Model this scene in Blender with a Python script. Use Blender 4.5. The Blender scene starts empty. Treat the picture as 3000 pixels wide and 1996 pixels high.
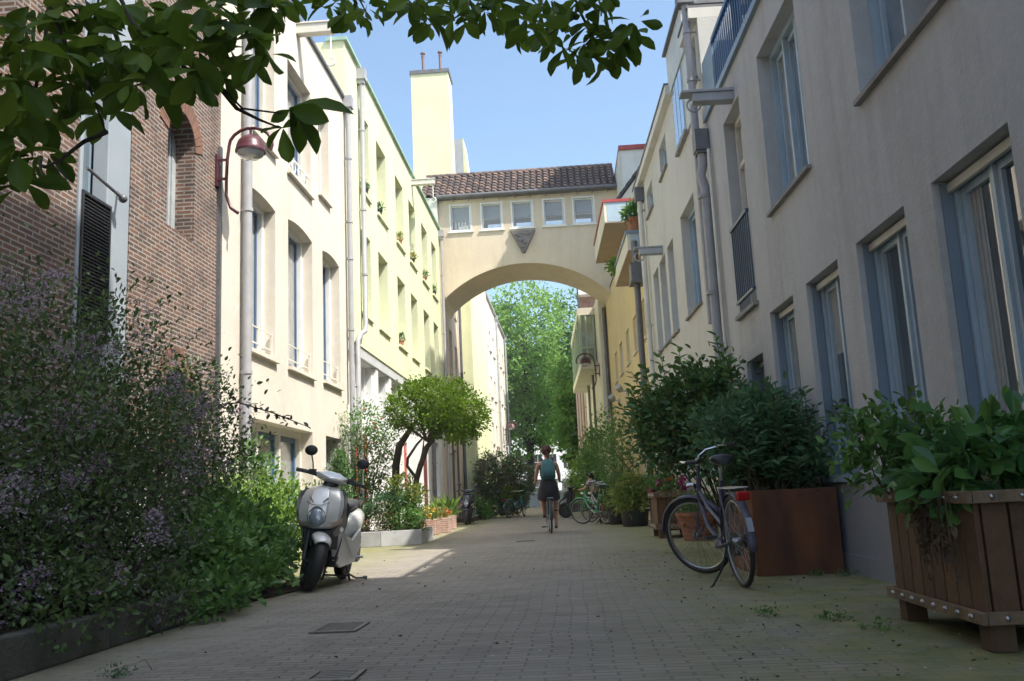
import bpy, bmesh, math, random
import numpy as np
from mathutils import Vector, Matrix, Quaternion
R = math.radians
SC = bpy.context.scene
COL = SC.collection
random.seed(7)

# ------------------------------------------------------------------ camera
FPX = 2631.5                                   # focal length in pixels of the 3000 px wide photograph
CR = Vector((0.99687595, 0.06459372, -0.04545327))
CU = Vector((0.0558582, -0.16970264, 0.98391101))
CF = Vector((-0.05584093, 0.98337616, 0.17278057))
EYE = Vector((0, 0, 0.75))
cd = bpy.data.cameras.new('camera')
cam = bpy.data.objects.new('camera', cd)
COL.objects.link(cam)
cd.sensor_width = 36.0
cd.lens = FPX * 36.0 / 3000.0
cd.clip_start = 0.05
cd.clip_end = 2000
cam.matrix_world = Matrix(((CR.x, CU.x, -CF.x, EYE.x), (CR.y, CU.y, -CF.y, EYE.y), (CR.z, CU.z, -CF.z, EYE.z), (0, 0, 0, 1)))
SC.camera = cam

# ------------------------------------------------------------------ light
SUN = Vector((1.0, -0.55, 1.62)).normalized()
w = bpy.data.worlds.new('World')
SC.world = w
w.use_nodes = True
nt = w.node_tree
bg = nt.nodes['Background']
sky = nt.nodes.new('ShaderNodeTexSky')
sky.sky_type = 'NISHITA'
sky.sun_disc = False
sky.sun_elevation = math.asin(SUN.z)
sky.sun_rotation = math.atan2(SUN.x, SUN.y)
sky.air_density = 0.95
sky.dust_density = 3.2
sky.ozone_density = 1.0
tn = nt.nodes.new('ShaderNodeMix'); tn.data_type = 'RGBA'; tn.blend_type = 'MULTIPLY'; tn.inputs[0].default_value = 1.0; tn.inputs[7].default_value = (0.925, 1.015, 1.0, 1)   # clear summer sky leaning to cyan
nt.links.new(sky.outputs[0], tn.inputs[6]); nt.links.new(tn.outputs[2], bg.inputs[0])
bg.inputs[1].default_value = 0.1
sd = bpy.data.lights.new('sun', 'SUN')
sd.energy = 2.4
sd.angle = R(0.53)
sd.color = (1.0, 0.94, 0.85)
so = bpy.data.objects.new('sun', sd)
COL.objects.link(so)
so.rotation_euler = SUN.to_track_quat('Z', 'Y').to_euler()
so.location = (10, -5, 30)
SC.view_settings.view_transform = 'Standard'
SC.view_settings.look = 'None'
SC.view_settings.exposure = 1.68
SC.view_settings.gamma = 1.0
SC.cycles.max_bounces = 8
SC.cycles.diffuse_bounces = 4
SC.cycles.transparent_max_bounces = 8
SC.cycles.use_denoising = True

# ------------------------------------------------------------------ object helpers
def tag(o, label=None, cat=None, group=None, kind=None):
    if label: o['label'] = label
    if cat: o['category'] = cat
    if group: o['group'] = group
    if kind: o['kind'] = kind
    return o

def thing(name, label, cat, loc=(0, 0, 0), group=None):
    o = bpy.data.objects.new(name, None)
    o.empty_display_size = 0.2
    COL.objects.link(o)
    o.location = loc
    return tag(o, label, cat, group)

def kids(o):
    return [c for c in bpy.data.objects if c.parent == o]

def copy_tree(o, parent=None):
    c = o.copy()
    COL.objects.link(c)
    if parent is not None:
        inv = o.matrix_parent_inverse.copy()
        c.parent = parent
        c.matrix_parent_inverse = inv
    for ch in kids(o):
        copy_tree(ch, c)
    return c

def adopt(o, parent):
    o.parent = parent
    if parent.type == 'EMPTY' and parent.parent is None:
        o.matrix_parent_inverse = Matrix.Translation(-Vector(parent.location))
    return o

class MB:
    """collects shapes, builds ONE mesh object"""
    def __init__(s):
        s.v = []; s.f = []; s.m = []; s.cur = 0
    def add(s, vs, fs):
        o = len(s.v)
        s.v.extend([tuple(v) for v in vs])
        s.f.extend([tuple(i + o for i in f) for f in fs])
        s.m.extend([s.cur] * len(fs))
        return s
    def quad(s, a, b, c, d):
        return s.add([a, b, c, d], [(0, 1, 2, 3)])
    def hexa(s, p):          # 8 points: bottom 4 ccw, top 4
        return s.add(p, [(3, 2, 1, 0), (4, 5, 6, 7), (0, 1, 5, 4), (1, 2, 6, 5), (2, 3, 7, 6), (3, 0, 4, 7)])
    def box(s, a, b):
        (x0, y0, z0), (x1, y1, z1) = a, b
        return s.hexa([(x0, y0, z0), (x1, y0, z0), (x1, y1, z0), (x0, y1, z0), (x0, y0, z1), (x1, y0, z1), (x1, y1, z1), (x0, y1, z1)])
    def obox(s, c, ax, ay, az):   # centre and half axes
        c = Vector(c); ax = Vector(ax); ay = Vector(ay); az = Vector(az)
        return s.hexa([c - ax - ay - az, c + ax - ay - az, c + ax + ay - az, c - ax + ay - az, c - ax - ay + az, c + ax - ay + az, c + ax + ay + az, c - ax + ay + az])
    def bar(s, p, q, w, h, up=(0, 0, 1)):
        p = Vector(p); q = Vector(q); d = q - p; L = d.length; d = d / L
        up = Vector(up)
        if abs(d.dot(up)) > 0.98: up = Vector((1, 0, 0))
        sx = d.cross(up).normalized(); u = sx.cross(d)
        return s.obox((p + q) / 2, sx * w / 2, d * L / 2, u * h / 2)
    def tube(s, pts, r, n=8, closed=False, caps=True):
        pts = [Vector(p) for p in pts]
        k = len(pts)
        rs = list(r) if hasattr(r, '__len__') else [r] * k
        vs = []; prev = None
        for i, p in enumerate(pts):
            if closed: d = pts[(i + 1) % k] - pts[i - 1]
            elif i == 0: d = pts[1] - p
            elif i == k - 1: d = p - pts[i - 1]
            else: d = (pts[i + 1] - p).normalized() + (p - pts[i - 1]).normalized()
            if d.length < 1e-9: d = Vector((0, 0, 1))
            d.normalize()
            if prev is None:
                a = d.orthogonal().normalized()
            else:
                a = prev - d * prev.dot(d)
                a = a.normalized() if a.length > 1e-6 else d.orthogonal().normalized()
            prev = a
            b = d.cross(a)
            for j in range(n):
                t = 2 * math.pi * j / n
                vs.append(p + (a * math.cos(t) + b * math.sin(t)) * rs[i])
        fs = []
        for i in range(k if closed else k - 1):
            i2 = (i + 1) % k
            for j in range(n):
                fs.append((i * n + j, i * n + (j + 1) % n, i2 * n + (j + 1) % n, i2 * n + j))
        if caps and not closed:
            fs.append(tuple(range(n - 1, -1, -1)))
            fs.append(tuple((k - 1) * n + j for j in range(n)))
        return s.add(vs, fs)
    def lathe(s, prof, n=24, c=(0, 0, 0), ax=(0, 0, 1), ellipse=1.0):
        ax = Vector(ax).normalized(); a = ax.orthogonal().normalized(); b = ax.cross(a); c = Vector(c)
        vs = []
        for (r, h) in prof:
            for j in range(n):
                t = 2 * math.pi * j / n
                vs.append(c + ax * h + (a * math.cos(t) + b * math.sin(t) * ellipse) * r)
        fs = []
        for i in range(len(prof) - 1):
            for j in range(n):
                fs.append((i * n + j, i * n + (j + 1) % n, (i + 1) * n + (j + 1) % n, (i + 1) * n + j))
        if prof[0][0] > 1e-5: fs.append(tuple(range(n - 1, -1, -1)))
        if prof[-1][0] > 1e-5: fs.append(tuple((len(prof) - 1) * n + j for j in range(n)))
        return s.add(vs, fs)
    def torus(s, c, ax, R1, r, n=36, m=8, flat=1.0):
        ax = Vector(ax).normalized(); a = ax.orthogonal().normalized(); b = ax.cross(a); c = Vector(c)
        vs = []
        for i in range(n):
            t = 2 * math.pi * i / n; d = a * math.cos(t) + b * math.sin(t)
            for j in range(m):
                q = 2 * math.pi * j / m
                vs.append(c + d * (R1 + r * math.cos(q)) + ax * r * math.sin(q) * flat)
        fs = [(i * m + j, ((i + 1) % n) * m + j, ((i + 1) % n) * m + (j + 1) % m, i * m + (j + 1) % m) for i in range(n) for j in range(m)]
        return s.add(vs, fs)
    def ball(s, c, r, n=12, m=8, M=None):
        rx, ry, rz = r if hasattr(r, '__len__') else (r, r, r)
        vs = []
        for i in range(m + 1):
            th = math.pi * i / m
            for j in range(n):
                t = 2 * math.pi * j / n
                v = Vector((rx * math.sin(th) * math.cos(t), ry * math.sin(th) * math.sin(t), rz * math.cos(th)))
                if M: v = M @ v
                vs.append(Vector(c) + v)
        fs = [(i * n + j, (i + 1) * n + j, (i + 1) * n + (j + 1) % n, i * n + (j + 1) % n) for i in range(m) for j in range(n)]
        return s.add(vs, fs)
    def loft(s, secs, closed=True, caps=True):
        n = len(secs[0]); vs = [p for q in secs for p in q]; fs = []
        for i in range(len(secs) - 1):
            for j in range(n if closed else n - 1):
                fs.append((i * n + j, i * n + (j + 1) % n, (i + 1) * n + (j + 1) % n, (i + 1) * n + j))
        if caps and closed:
            fs.append(tuple(range(n - 1, -1, -1))); fs.append(tuple((len(secs) - 1) * n + j for j in range(n)))
        return s.add(vs, fs)
    def build(s, name, mats, parent=None, smooth=None, bevel=0, origin=None, sub=0):
        me = bpy.data.meshes.new(name)
        vs = s.v
        if origin is not None:
            ox, oy, oz = origin
            vs = [(x - ox, y - oy, z - oz) for x, y, z in vs]
        me.from_pydata(vs, [], s.f)
        if not isinstance(mats, (list, tuple)): mats = [mats]
        for m in mats: me.materials.append(m)
        if len(mats) > 1: me.polygons.foreach_set('material_index', s.m)
        me.update()
        bm = bmesh.new(); bm.from_mesh(me)
        bmesh.ops.recalc_face_normals(bm, faces=bm.faces)
        bm.to_mesh(me); bm.free()
        if smooth is not None:
            me.shade_smooth()
            me.set_sharp_from_angle(angle=R(smooth))
        o = bpy.data.objects.new(name, me)
        COL.objects.link(o)
        if origin is not None: o.location = origin
        if bevel:
            b = o.modifiers.new('bevel', 'BEVEL'); b.width = bevel; b.segments = 2; b.limit_method = 'ANGLE'; b.angle_limit = R(40)
        if sub:
            b = o.modifiers.new('sub', 'SUBSURF'); b.levels = sub; b.render_levels = sub
        if parent is not None: adopt(o, parent)
        return o

def at(px, py, Y):                       # the point at distance Y along the street seen at a photograph pixel
    d = CF * FPX + CR * (px - 1500) - CU * (py - 998)
    return EYE + d * (Y / d.y)

# ------------------------------------------------------------------ materials
MATS = {}
def _new(name):
    m = bpy.data.materials.new(name); m.use_nodes = True
    nt = m.node_tree
    return m, nt, nt.nodes['Principled BSDF']
def _noise(nt, scale, detail=4, rough=0.55, stretch=None, coord='Object'):
    tc = nt.nodes.new('ShaderNodeTexCoord')
    n = nt.nodes.new('ShaderNodeTexNoise'); n.inputs['Scale'].default_value = scale; n.inputs['Detail'].default_value = detail; n.inputs['Roughness'].default_value = rough
    if stretch:
        mp = nt.nodes.new('ShaderNodeMapping'); mp.inputs['Scale'].default_value = stretch
        nt.links.new(tc.outputs[coord], mp.inputs[0]); nt.links.new(mp.outputs[0], n.inputs['Vector'])
    else:
        nt.links.new(tc.outputs[coord], n.inputs['Vector'])
    return n
def _ramp(nt, src, stops):
    r = nt.nodes.new('ShaderNodeValToRGB'); e = r.color_ramp.elements
    while len(e) < len(stops): e.new(0.5)
    for k, (p, c) in enumerate(stops):
        e[k].position = p
        e[k].color = (*c, 1) if hasattr(c, '__len__') else (c, c, c, 1)
    nt.links.new(src, r.inputs[0]); return r
def _mix(nt, a, b, fac, mode='MIX'):
    m = nt.nodes.new('ShaderNodeMix'); m.data_type = 'RGBA'; m.blend_type = mode
    for sock, val in ((m.inputs[0], fac), (m.inputs[6], a), (m.inputs[7], b)):
        if hasattr(val, 'is_output'): nt.links.new(val, sock)
        elif hasattr(val, '__len__'): sock.default_value = (*val, 1)
        else: sock.default_value = val
    return m.outputs[2]
def _bump(nt, bs, h, strength, dist=0.02):
    b = nt.nodes.new('ShaderNodeBump'); b.inputs['Strength'].default_value = strength; b.inputs['Distance'].default_value = dist
    nt.links.new(h, b.inputs['Height']); nt.links.new(b.outputs[0], bs.inputs['Normal']); return b

def mat(name, col, rough=0.6, col2=None, ns=6, bump=0, bs=60, metal=0, spec=0.5, stretch=None, coat=0, lo=0.35, hi=0.65):
    if name in MATS: return MATS[name]
    m, nt, b = _new(name)
    b.inputs['Roughness'].default_value = rough
    b.inputs['Metallic'].default_value = metal
    b.inputs['Specular IOR Level'].default_value = spec
    b.inputs['Coat Weight'].default_value = coat
    if col2 is None: col2 = tuple(c * 0.82 for c in col)
    n = _noise(nt, ns, stretch=stretch)
    r = _ramp(nt, n.outputs[0], [(lo, col), (hi, col2)])
    nt.links.new(r.outputs[0], b.inputs['Base Color'])
    if bump:
        n2 = _noise(nt, bs, 6); _bump(nt, b, n2.outputs[0], bump)
    MATS[name] = m
    return m

def plaster(name, col, stain=0.12, bump=0.25, bs=45, dirt=(0.25, 0.24, 0.2)):
    m, nt, b = _new(name)
    b.inputs['Roughness'].default_value = 0.9; b.inputs['Specular IOR Level'].default_value = 0.2
    n1 = _noise(nt, 0.7, 5); n2 = _noise(nt, 2.8, 7, 0.65, (1, 1, 0.1)); n3 = _noise(nt, 9, 5)
    c = _mix(nt, col, tuple(x * 0.9 for x in col), _ramp(nt, n1.outputs[0], [(0.38, 0), (0.66, 1)]).outputs[0])
    c = _mix(nt, c, dirt, _ramp(nt, n2.outputs[0], [(0.48, 0), (0.72, stain)]).outputs[0])
    c = _mix(nt, c, tuple(min(1, x * 1.06) for x in col), _ramp(nt, n3.outputs[0], [(0.5, 0), (0.7, 0.5)]).outputs[0])
    nt.links.new(c, b.inputs['Base Color'])
    n4 = _noise(nt, bs, 8, 0.65)
    _bump(nt, b, n4.outputs[0], bump, 0.02)
    MATS[name] = m
    return m

def brick(name, c1, c2, mortar, bw=0.195, rh=0.05, ms=0.0095, extra=None):
    m, nt, b = _new(name)
    b.inputs['Roughness'].default_value = 0.9; b.inputs['Specular IOR Level'].default_value = 0.2
    g = nt.nodes.new('ShaderNodeTexCoord'); sp = nt.nodes.new('ShaderNodeSeparateXYZ'); nt.links.new(g.outputs['Object'], sp.inputs[0])
    ad = nt.nodes.new('ShaderNodeMath'); nt.links.new(sp.outputs[0], ad.inputs[0]); nt.links.new(sp.outputs[1], ad.inputs[1])
    cb = nt.nodes.new('ShaderNodeCombineXYZ'); nt.links.new(ad.outputs[0], cb.inputs[0]); nt.links.new(sp.outputs[2], cb.inputs[1])
    t = nt.nodes.new('ShaderNodeTexBrick'); nt.links.new(cb.outputs[0], t.inputs['Vector'])
    t.inputs['Scale'].default_value = 1; t.inputs['Brick Width'].default_value = bw; t.inputs['Row Height'].default_value = rh
    t.inputs['Mortar Size'].default_value = ms; t.inputs['Mortar Smooth'].default_value = 0.2; t.inputs['Bias'].default_value = 0.0
    t.inputs['Color1'].default_value = (*c1, 1); t.inputs['Color2'].default_value = (*c2, 1); t.inputs['Mortar'].default_value = (*mortar, 1)
    # second brick lookup shifted by whole bricks gives a third tone
    n = _noise(nt, 3.0, 6); c = _mix(nt, t.outputs[0], extra or tuple(x * 0.5 for x in c1), _ramp(nt, n.outputs[0], [(0.45, 0), (0.7, 0.55)]).outputs[0])
    nt.links.new(c, b.inputs['Base Color'])
    n2 = _noise(nt, 60, 5)
    hh = _mix(nt, n2.outputs[0], (0, 0, 0), t.outputs['Fac'])
    _bump(nt, b, hh, 0.6, 0.012)
    MATS[name] = m
    return m

def leafmat(name, cols, trans=0.3, rough=0.45, spec=0.4, ns=1.7, deep=0.55, amt=0.5):
    m, nt, b = _new(name)
    g = nt.nodes.new('ShaderNodeNewGeometry')
    k = len(cols)
    r = _ramp(nt, g.outputs['Random Per Island'], [(i / max(1, k - 1), c) for i, c in enumerate(cols)])
    n = _noise(nt, ns, 3)
    c = _mix(nt, r.outputs[0], tuple(x * deep for x in cols[0]), _ramp(nt, n.outputs[0], [(0.42, 0), (0.66, amt)]).outputs[0])
    nt.links.new(c, b.inputs['Base Color'])
    b.inputs['Roughness'].default_value = rough; b.inputs['Specular IOR Level'].default_value = spec
    if trans:
        tr = nt.nodes.new('ShaderNodeBsdfTranslucent'); mx = nt.nodes.new('ShaderNodeMixShader'); mx.inputs[0].default_value = trans
        hs = nt.nodes.new('ShaderNodeHueSaturation'); hs.inputs['Value'].default_value = 1.5; hs.inputs['Hue'].default_value = 0.485; nt.links.new(c, hs.inputs['Color']); nt.links.new(hs.outputs[0], tr.inputs[0])
        nt.links.new(b.outputs[0], mx.inputs[1]); nt.links.new(tr.outputs[0], mx.inputs[2])
        nt.links.new(mx.outputs[0], nt.nodes['Material Output'].inputs[0])
    MATS[name] = m
    return m

def islandmat(name, cols, rough=0.7, bump=0.2, bs=40):
    m, nt, b = _new(name)
    g = nt.nodes.new('ShaderNodeNewGeometry')
    r = _ramp(nt, g.outputs['Random Per Island'], [(i / (len(cols) - 1), c) for i, c in enumerate(cols)])
    r.color_ramp.interpolation = 'LINEAR'
    n = _noise(nt, 14, 5)
    c = _mix(nt, r.outputs[0], tuple(x * 0.5 for x in cols[0]), _ramp(nt, n.outputs[0], [(0.45, 0), (0.75, 0.6)]).outputs[0])
    nt.links.new(c, b.inputs['Base Color']); b.inputs['Roughness'].default_value = rough
    _bump(nt, b, _noise(nt, bs, 5).outputs[0], bump)
    MATS[name] = m
    return m

CREAM = plaster('cream_plaster', (0.64, 0.585, 0.51), 0.2)
YELLOW = plaster('yellow_plaster', (0.67, 0.69, 0.46), 0.18)
WARMW = plaster('warm_white_plaster', (0.71, 0.67, 0.57), 0.2)
GREYP = plaster('grey_plaster', (0.49, 0.495, 0.50), 0.45, 0.45, 30)
GREYB = plaster('plinth_plaster', (0.30, 0.31, 0.33), 0.3, 0.35, 30)
PALER = plaster('pale_plaster', (0.60, 0.585, 0.54), 0.2, 0.3)
OCHRE = plaster('ochre_plaster', (0.70, 0.56, 0.32), 0.10)
BRIDGE = plaster('bridge_plaster', (0.68, 0.58, 0.44), 0.22)
GREENY = plaster('green_plaster', (0.62, 0.64, 0.40), 0.12)
BRICKW = brick('brown_brick', (0.105, 0.072, 0.06), (0.195, 0.103, 0.072), (0.30, 0.275, 0.25), extra=(0.065, 0.052, 0.052))
BRICKR = brick('red_brick', (0.30, 0.14, 0.09), (0.24, 0.11, 0.08), (0.35, 0.30, 0.26))
BRICKP = brick('pink_brick', (0.48, 0.26, 0.20), (0.40, 0.21, 0.16), (0.5, 0.45, 0.4))
WHITE = mat('white_paint', (0.78, 0.78, 0.75), 0.5, (0.70, 0.70, 0.68), 3)
OFFW = mat('offwhite_paint', (0.66, 0.64, 0.58), 0.55, (0.58, 0.56, 0.5), 3)
BLUEGREY = mat('bluegrey_paint', (0.20, 0.27, 0.34), 0.4, (0.17, 0.235, 0.30), 3)
PALEBLUE = mat('paleblue_paint', (0.40, 0.50, 0.58), 0.4, (0.34, 0.44, 0.52), 3)
BLUE = mat('blue_paint', (0.045, 0.10, 0.21), 0.35, (0.04, 0.09, 0.18), 3)
DKBLUE = mat('navy_paint', (0.02, 0.04, 0.10), 0.35)
RED = mat('red_paint', (0.55, 0.06, 0.05), 0.4, (0.45, 0.05, 0.04), 4)
MAROON = mat('maroon_paint', (0.16, 0.035, 0.04), 0.35, (0.13, 0.03, 0.035), 4)
LAMPRED = mat('lamp_maroon', (0.085, 0.022, 0.032), 0.32, (0.07, 0.02, 0.027), 8)
GREEN_TRIM = mat('verdigris', (0.30, 0.45, 0.36), 0.6, (0.24, 0.38, 0.30), 6)
ZINC = mat('zinc', (0.42, 0.43, 0.45), 0.45, (0.36, 0.37, 0.39), 5, metal=0.35)
DKZINC = mat('dark_zinc', (0.16, 0.16, 0.17), 0.5, (0.12, 0.12, 0.13), 5, metal=0.3)
PIPEG = mat('grey_pipe', (0.36, 0.36, 0.38), 0.45, (0.31, 0.31, 0.33), 5)
STEEL = mat('steel', (0.45, 0.46, 0.48), 0.3, (0.36, 0.37, 0.39), 9, metal=0.9)
CHROME = mat('chrome', (0.7, 0.7, 0.72), 0.12, (0.62, 0.62, 0.64), 9, metal=1.0)
BLACK = mat('black_rubber', (0.018, 0.018, 0.02), 0.6, (0.03, 0.03, 0.032), 20, bump=0.1)
BLACKP = mat('black_plastic', (0.025, 0.026, 0.03), 0.42, (0.035, 0.035, 0.04), 12)
SEATM = mat('black_vinyl', (0.02, 0.02, 0.024), 0.38, (0.03, 0.03, 0.034), 12)
SOIL = mat('soil_earth', (0.045, 0.032, 0.022), 0.95, (0.08, 0.058, 0.04), 8, bump=0.6, bs=30)
STONE = mat('grey_stone', (0.30, 0.29, 0.275), 0.85, (0.22, 0.215, 0.205), 5, bump=0.3, bs=50)
DKSTONE = mat('dark_stone', (0.12, 0.115, 0.10), 0.9, (0.07, 0.07, 0.06), 4, bump=0.4, bs=40)
BARK = mat('bark', (0.09, 0.068, 0.05), 0.95, (0.045, 0.035, 0.027), 14, bump=0.8, bs=30, stretch=(1, 1, 0.25))
DKBARK = mat('dark_bark', (0.035, 0.026, 0.02), 0.9, (0.02, 0.016, 0.013), 20, bump=0.5)
TWIG = mat('twig', (0.11, 0.085, 0.055), 0.9, (0.07, 0.055, 0.04), 14)
TERRA = mat('terracotta', (0.36, 0.15, 0.085), 0.85, (0.28, 0.12, 0.075), 6, bump=0.25)
CORTEN = mat('rusted_steel', (0.19, 0.07, 0.028), 0.85, (0.085, 0.036, 0.02), 4, bump=0.2, bs=60, stretch=(1, 1, 0.3))
WOOD = mat('weathered_wood', (0.14, 0.082, 0.043), 0.75, (0.085, 0.05, 0.028), 7, bump=0.35, bs=40, stretch=(1, 1, 0.08))
WOODR = mat('wood_rail', (0.23, 0.16, 0.10), 0.75, (0.14, 0.096, 0.06), 9, bump=0.3, bs=40)
ROOFT = islandmat('clay_tile', [(0.13, 0.082, 0.066), (0.05, 0.043, 0.043), (0.19, 0.12, 0.095), (0.035, 0.034, 0.038), (0.11, 0.07, 0.06)], 0.6)
ROOFD = islandmat('dark_tile', [(0.05, 0.045, 0.05), (0.08, 0.065, 0.065), (0.035, 0.035, 0.04)], 0.6)
SLATE = mat('slate_sheet', (0.40, 0.42, 0.46), 0.5, (0.34, 0.36, 0.40), 3)
SKIN = mat('skin', (0.50, 0.27, 0.19), 0.55, (0.46, 0.24, 0.17), 14)
SILVER = mat('silver_paint', (0.74, 0.74, 0.73), 0.28, (0.70, 0.70, 0.69), 3, metal=0.3, coat=0.6)
NAVYG = mat('navy_gloss', (0.015, 0.02, 0.035), 0.2, (0.012, 0.016, 0.03), 3, coat=0.5)

def glassmat(name, col, rough=0.04, spec=1.0):
    m, nt, b = _new(name)
    b.inputs['Roughness'].default_value = rough; b.inputs['Specular IOR Level'].default_value = spec; b.inputs['Coat Weight'].default_value = 1.0; b.inputs['Coat IOR'].default_value = 1.7; b.inputs['Coat Roughness'].default_value = 0.02
    n = _noise(nt, 1.3, 2); r = _ramp(nt, n.outputs[0], [(0.4, col), (0.62, tuple(c * 0.55 for c in col))])
    nt.links.new(r.outputs[0], b.inputs['Base Color'])
    _bump(nt, b, _noise(nt, 2.0, 1).outputs[0], 0.02, 0.05)
    MATS[name] = m; return m
GLASS = glassmat('window_glass', (0.055, 0.06, 0.06))
GLASSC = glassmat('curtained_glass', (0.28, 0.31, 0.33), 0.08)
GLASSB = glassmat('sky_glass', (0.16, 0.21, 0.27), 0.05)
LENS = glassmat('lamp_lens', (0.55, 0.57, 0.6), 0.06, 0.8)
HLENS = glassmat('headlamp_glass', (0.30, 0.36, 0.44), 0.04, 1.0)

# ------------------------------------------------------------------ wall frames: u along the wall, z up, d out of the wall
class Fr:
    def __init__(s, o, u, n):
        s.o = Vector(o); s.u = Vector(u).normalized(); s.n = Vector(n).normalized()
    def P(s, u, z, d=0.0):
        p = s.o + s.u * u + s.n * d
        return (p.x, p.y, p.z + z)
    def box(s, mb, u0, u1, z0, z1, d0, d1):
        mb.hexa([s.P(u0, z0, d0), s.P(u1, z0, d0), s.P(u1, z0, d1), s.P(u0, z0, d1), s.P(u0, z1, d0), s.P(u1, z1, d0), s.P(u1, z1, d1), s.P(u0, z1, d1)])
        return mb
    def off(s, d):
        return Fr(s.o + s.n * d, s.u, s.n)
XL = -4.4
YR = -0.0318333
FL = Fr((XL, 0, 0), (0, 1, 0), (1, 0, 0))
FR = Fr((2.6, 0, 0), (math.sin(YR), math.cos(YR), 0), (-math.cos(YR), math.sin(YR), 0))
FR3 = FR.off(-0.3)
FB = Fr((0, 32.4, 0), (1, 0, 0), (0, -1, 0))

def arcpts(ua, ub, zs, rise, n=10):
    w = (ub - ua) / 2; c = (ua + ub) / 2
    if rise >= w * 0.999:
        return [(c - w * math.cos(math.pi * i / n), zs + rise * math.sin(math.pi * i / n)) for i in range(n + 1)]
    Rr = (w * w + rise * rise) / (2 * rise); a = math.asin(min(1, w / Rr))
    return [(c + Rr * math.sin(-a + 2 * a * i / n), zs + rise - Rr + Rr * math.cos(-a + 2 * a * i / n)) for i in range(n + 1)]

def facade(mb, F, u0, u1, z0, z1, ops, rev=0.22, d=0.0):
    """one wall face with real openings and their reveals. op = (ua, ub, za, zb[, rise[, reveal]])"""
    us = sorted({u0, u1, *[o[0] for o in ops], *[o[1] for o in ops]})
    zs = sorted({z0, z1, *[o[2] for o in ops], *[o[3] for o in ops]})
    us = [u for u in us if u0 <= u <= u1]; zs = [z for z in zs if z0 <= z <= z1]
    for a, b in zip(us, us[1:]):
        for e, f in zip(zs, zs[1:]):
            m = ((a + b) / 2, (e + f) / 2)
            if any(o[0] < m[0] < o[1] and o[2] < m[1] < o[3] for o in ops): continue
            mb.quad(F.P(a, e, d), F.P(b, e, d), F.P(b, f, d), F.P(a, f, d))
    for o in ops:
        ua, ub, za, zb = o[:4]; rise = o[4] if len(o) > 4 else 0; rv = o[5] if len(o) > 5 else rev
        i = d - rv; zs_ = zb - rise
        mb.quad(F.P(ua, za, d), F.P(ub, za, d), F.P(ub, za, i), F.P(ua, za, i))
        mb.quad(F.P(ua, za, d), F.P(ua, za, i), F.P(ua, zs_, i), F.P(ua, zs_, d))
        mb.quad(F.P(ub, za, d), F.P(ub, za, i), F.P(ub, zs_, i), F.P(ub, zs_, d))
        if rise:
            ap = arcpts(ua, ub, zs_, rise)
            for (a1, b1), (a2, b2) in zip(ap, ap[1:]):
                mb.quad(F.P(a1, b1, d), F.P(a2, b2, d), F.P(a2, b2, i), F.P(a1, b1, i))
                if abs(b1 - zb) + abs(b2 - zb) > 1e-6:
                    mb.quad(F.P(a1, b1, d), F.P(a2, b2, d), F.P(a2, zb, d), F.P(a1, zb, d))
        else:
            mb.quad(F.P(ua, zb, d), F.P(ub, zb, d), F.P(ub, zb, i), F.P(ua, zb, i))
    return mb

def shell(mb, F, u0, u1, z0, z1, depth, d=0.0):
    """sides, back and top that close the building behind its face"""
    mb.quad(F.P(u0, z0, d), F.P(u0, z0, -depth), F.P(u0, z1, -depth), F.P(u0, z1, d))
    mb.quad(F.P(u1, z0, d), F.P(u1, z0, -depth), F.P(u1, z1, -depth), F.P(u1, z1, d))
    mb.quad(F.P(u0, z0, -depth), F.P(u1, z0, -depth), F.P(u1, z1, -depth), F.P(u0, z1, -depth))
    mb.quad(F.P(u0, z1, d), F.P(u1, z1, d), F.P(u1, z1, -depth), F.P(u0, z1, -depth))
    return mb

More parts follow.
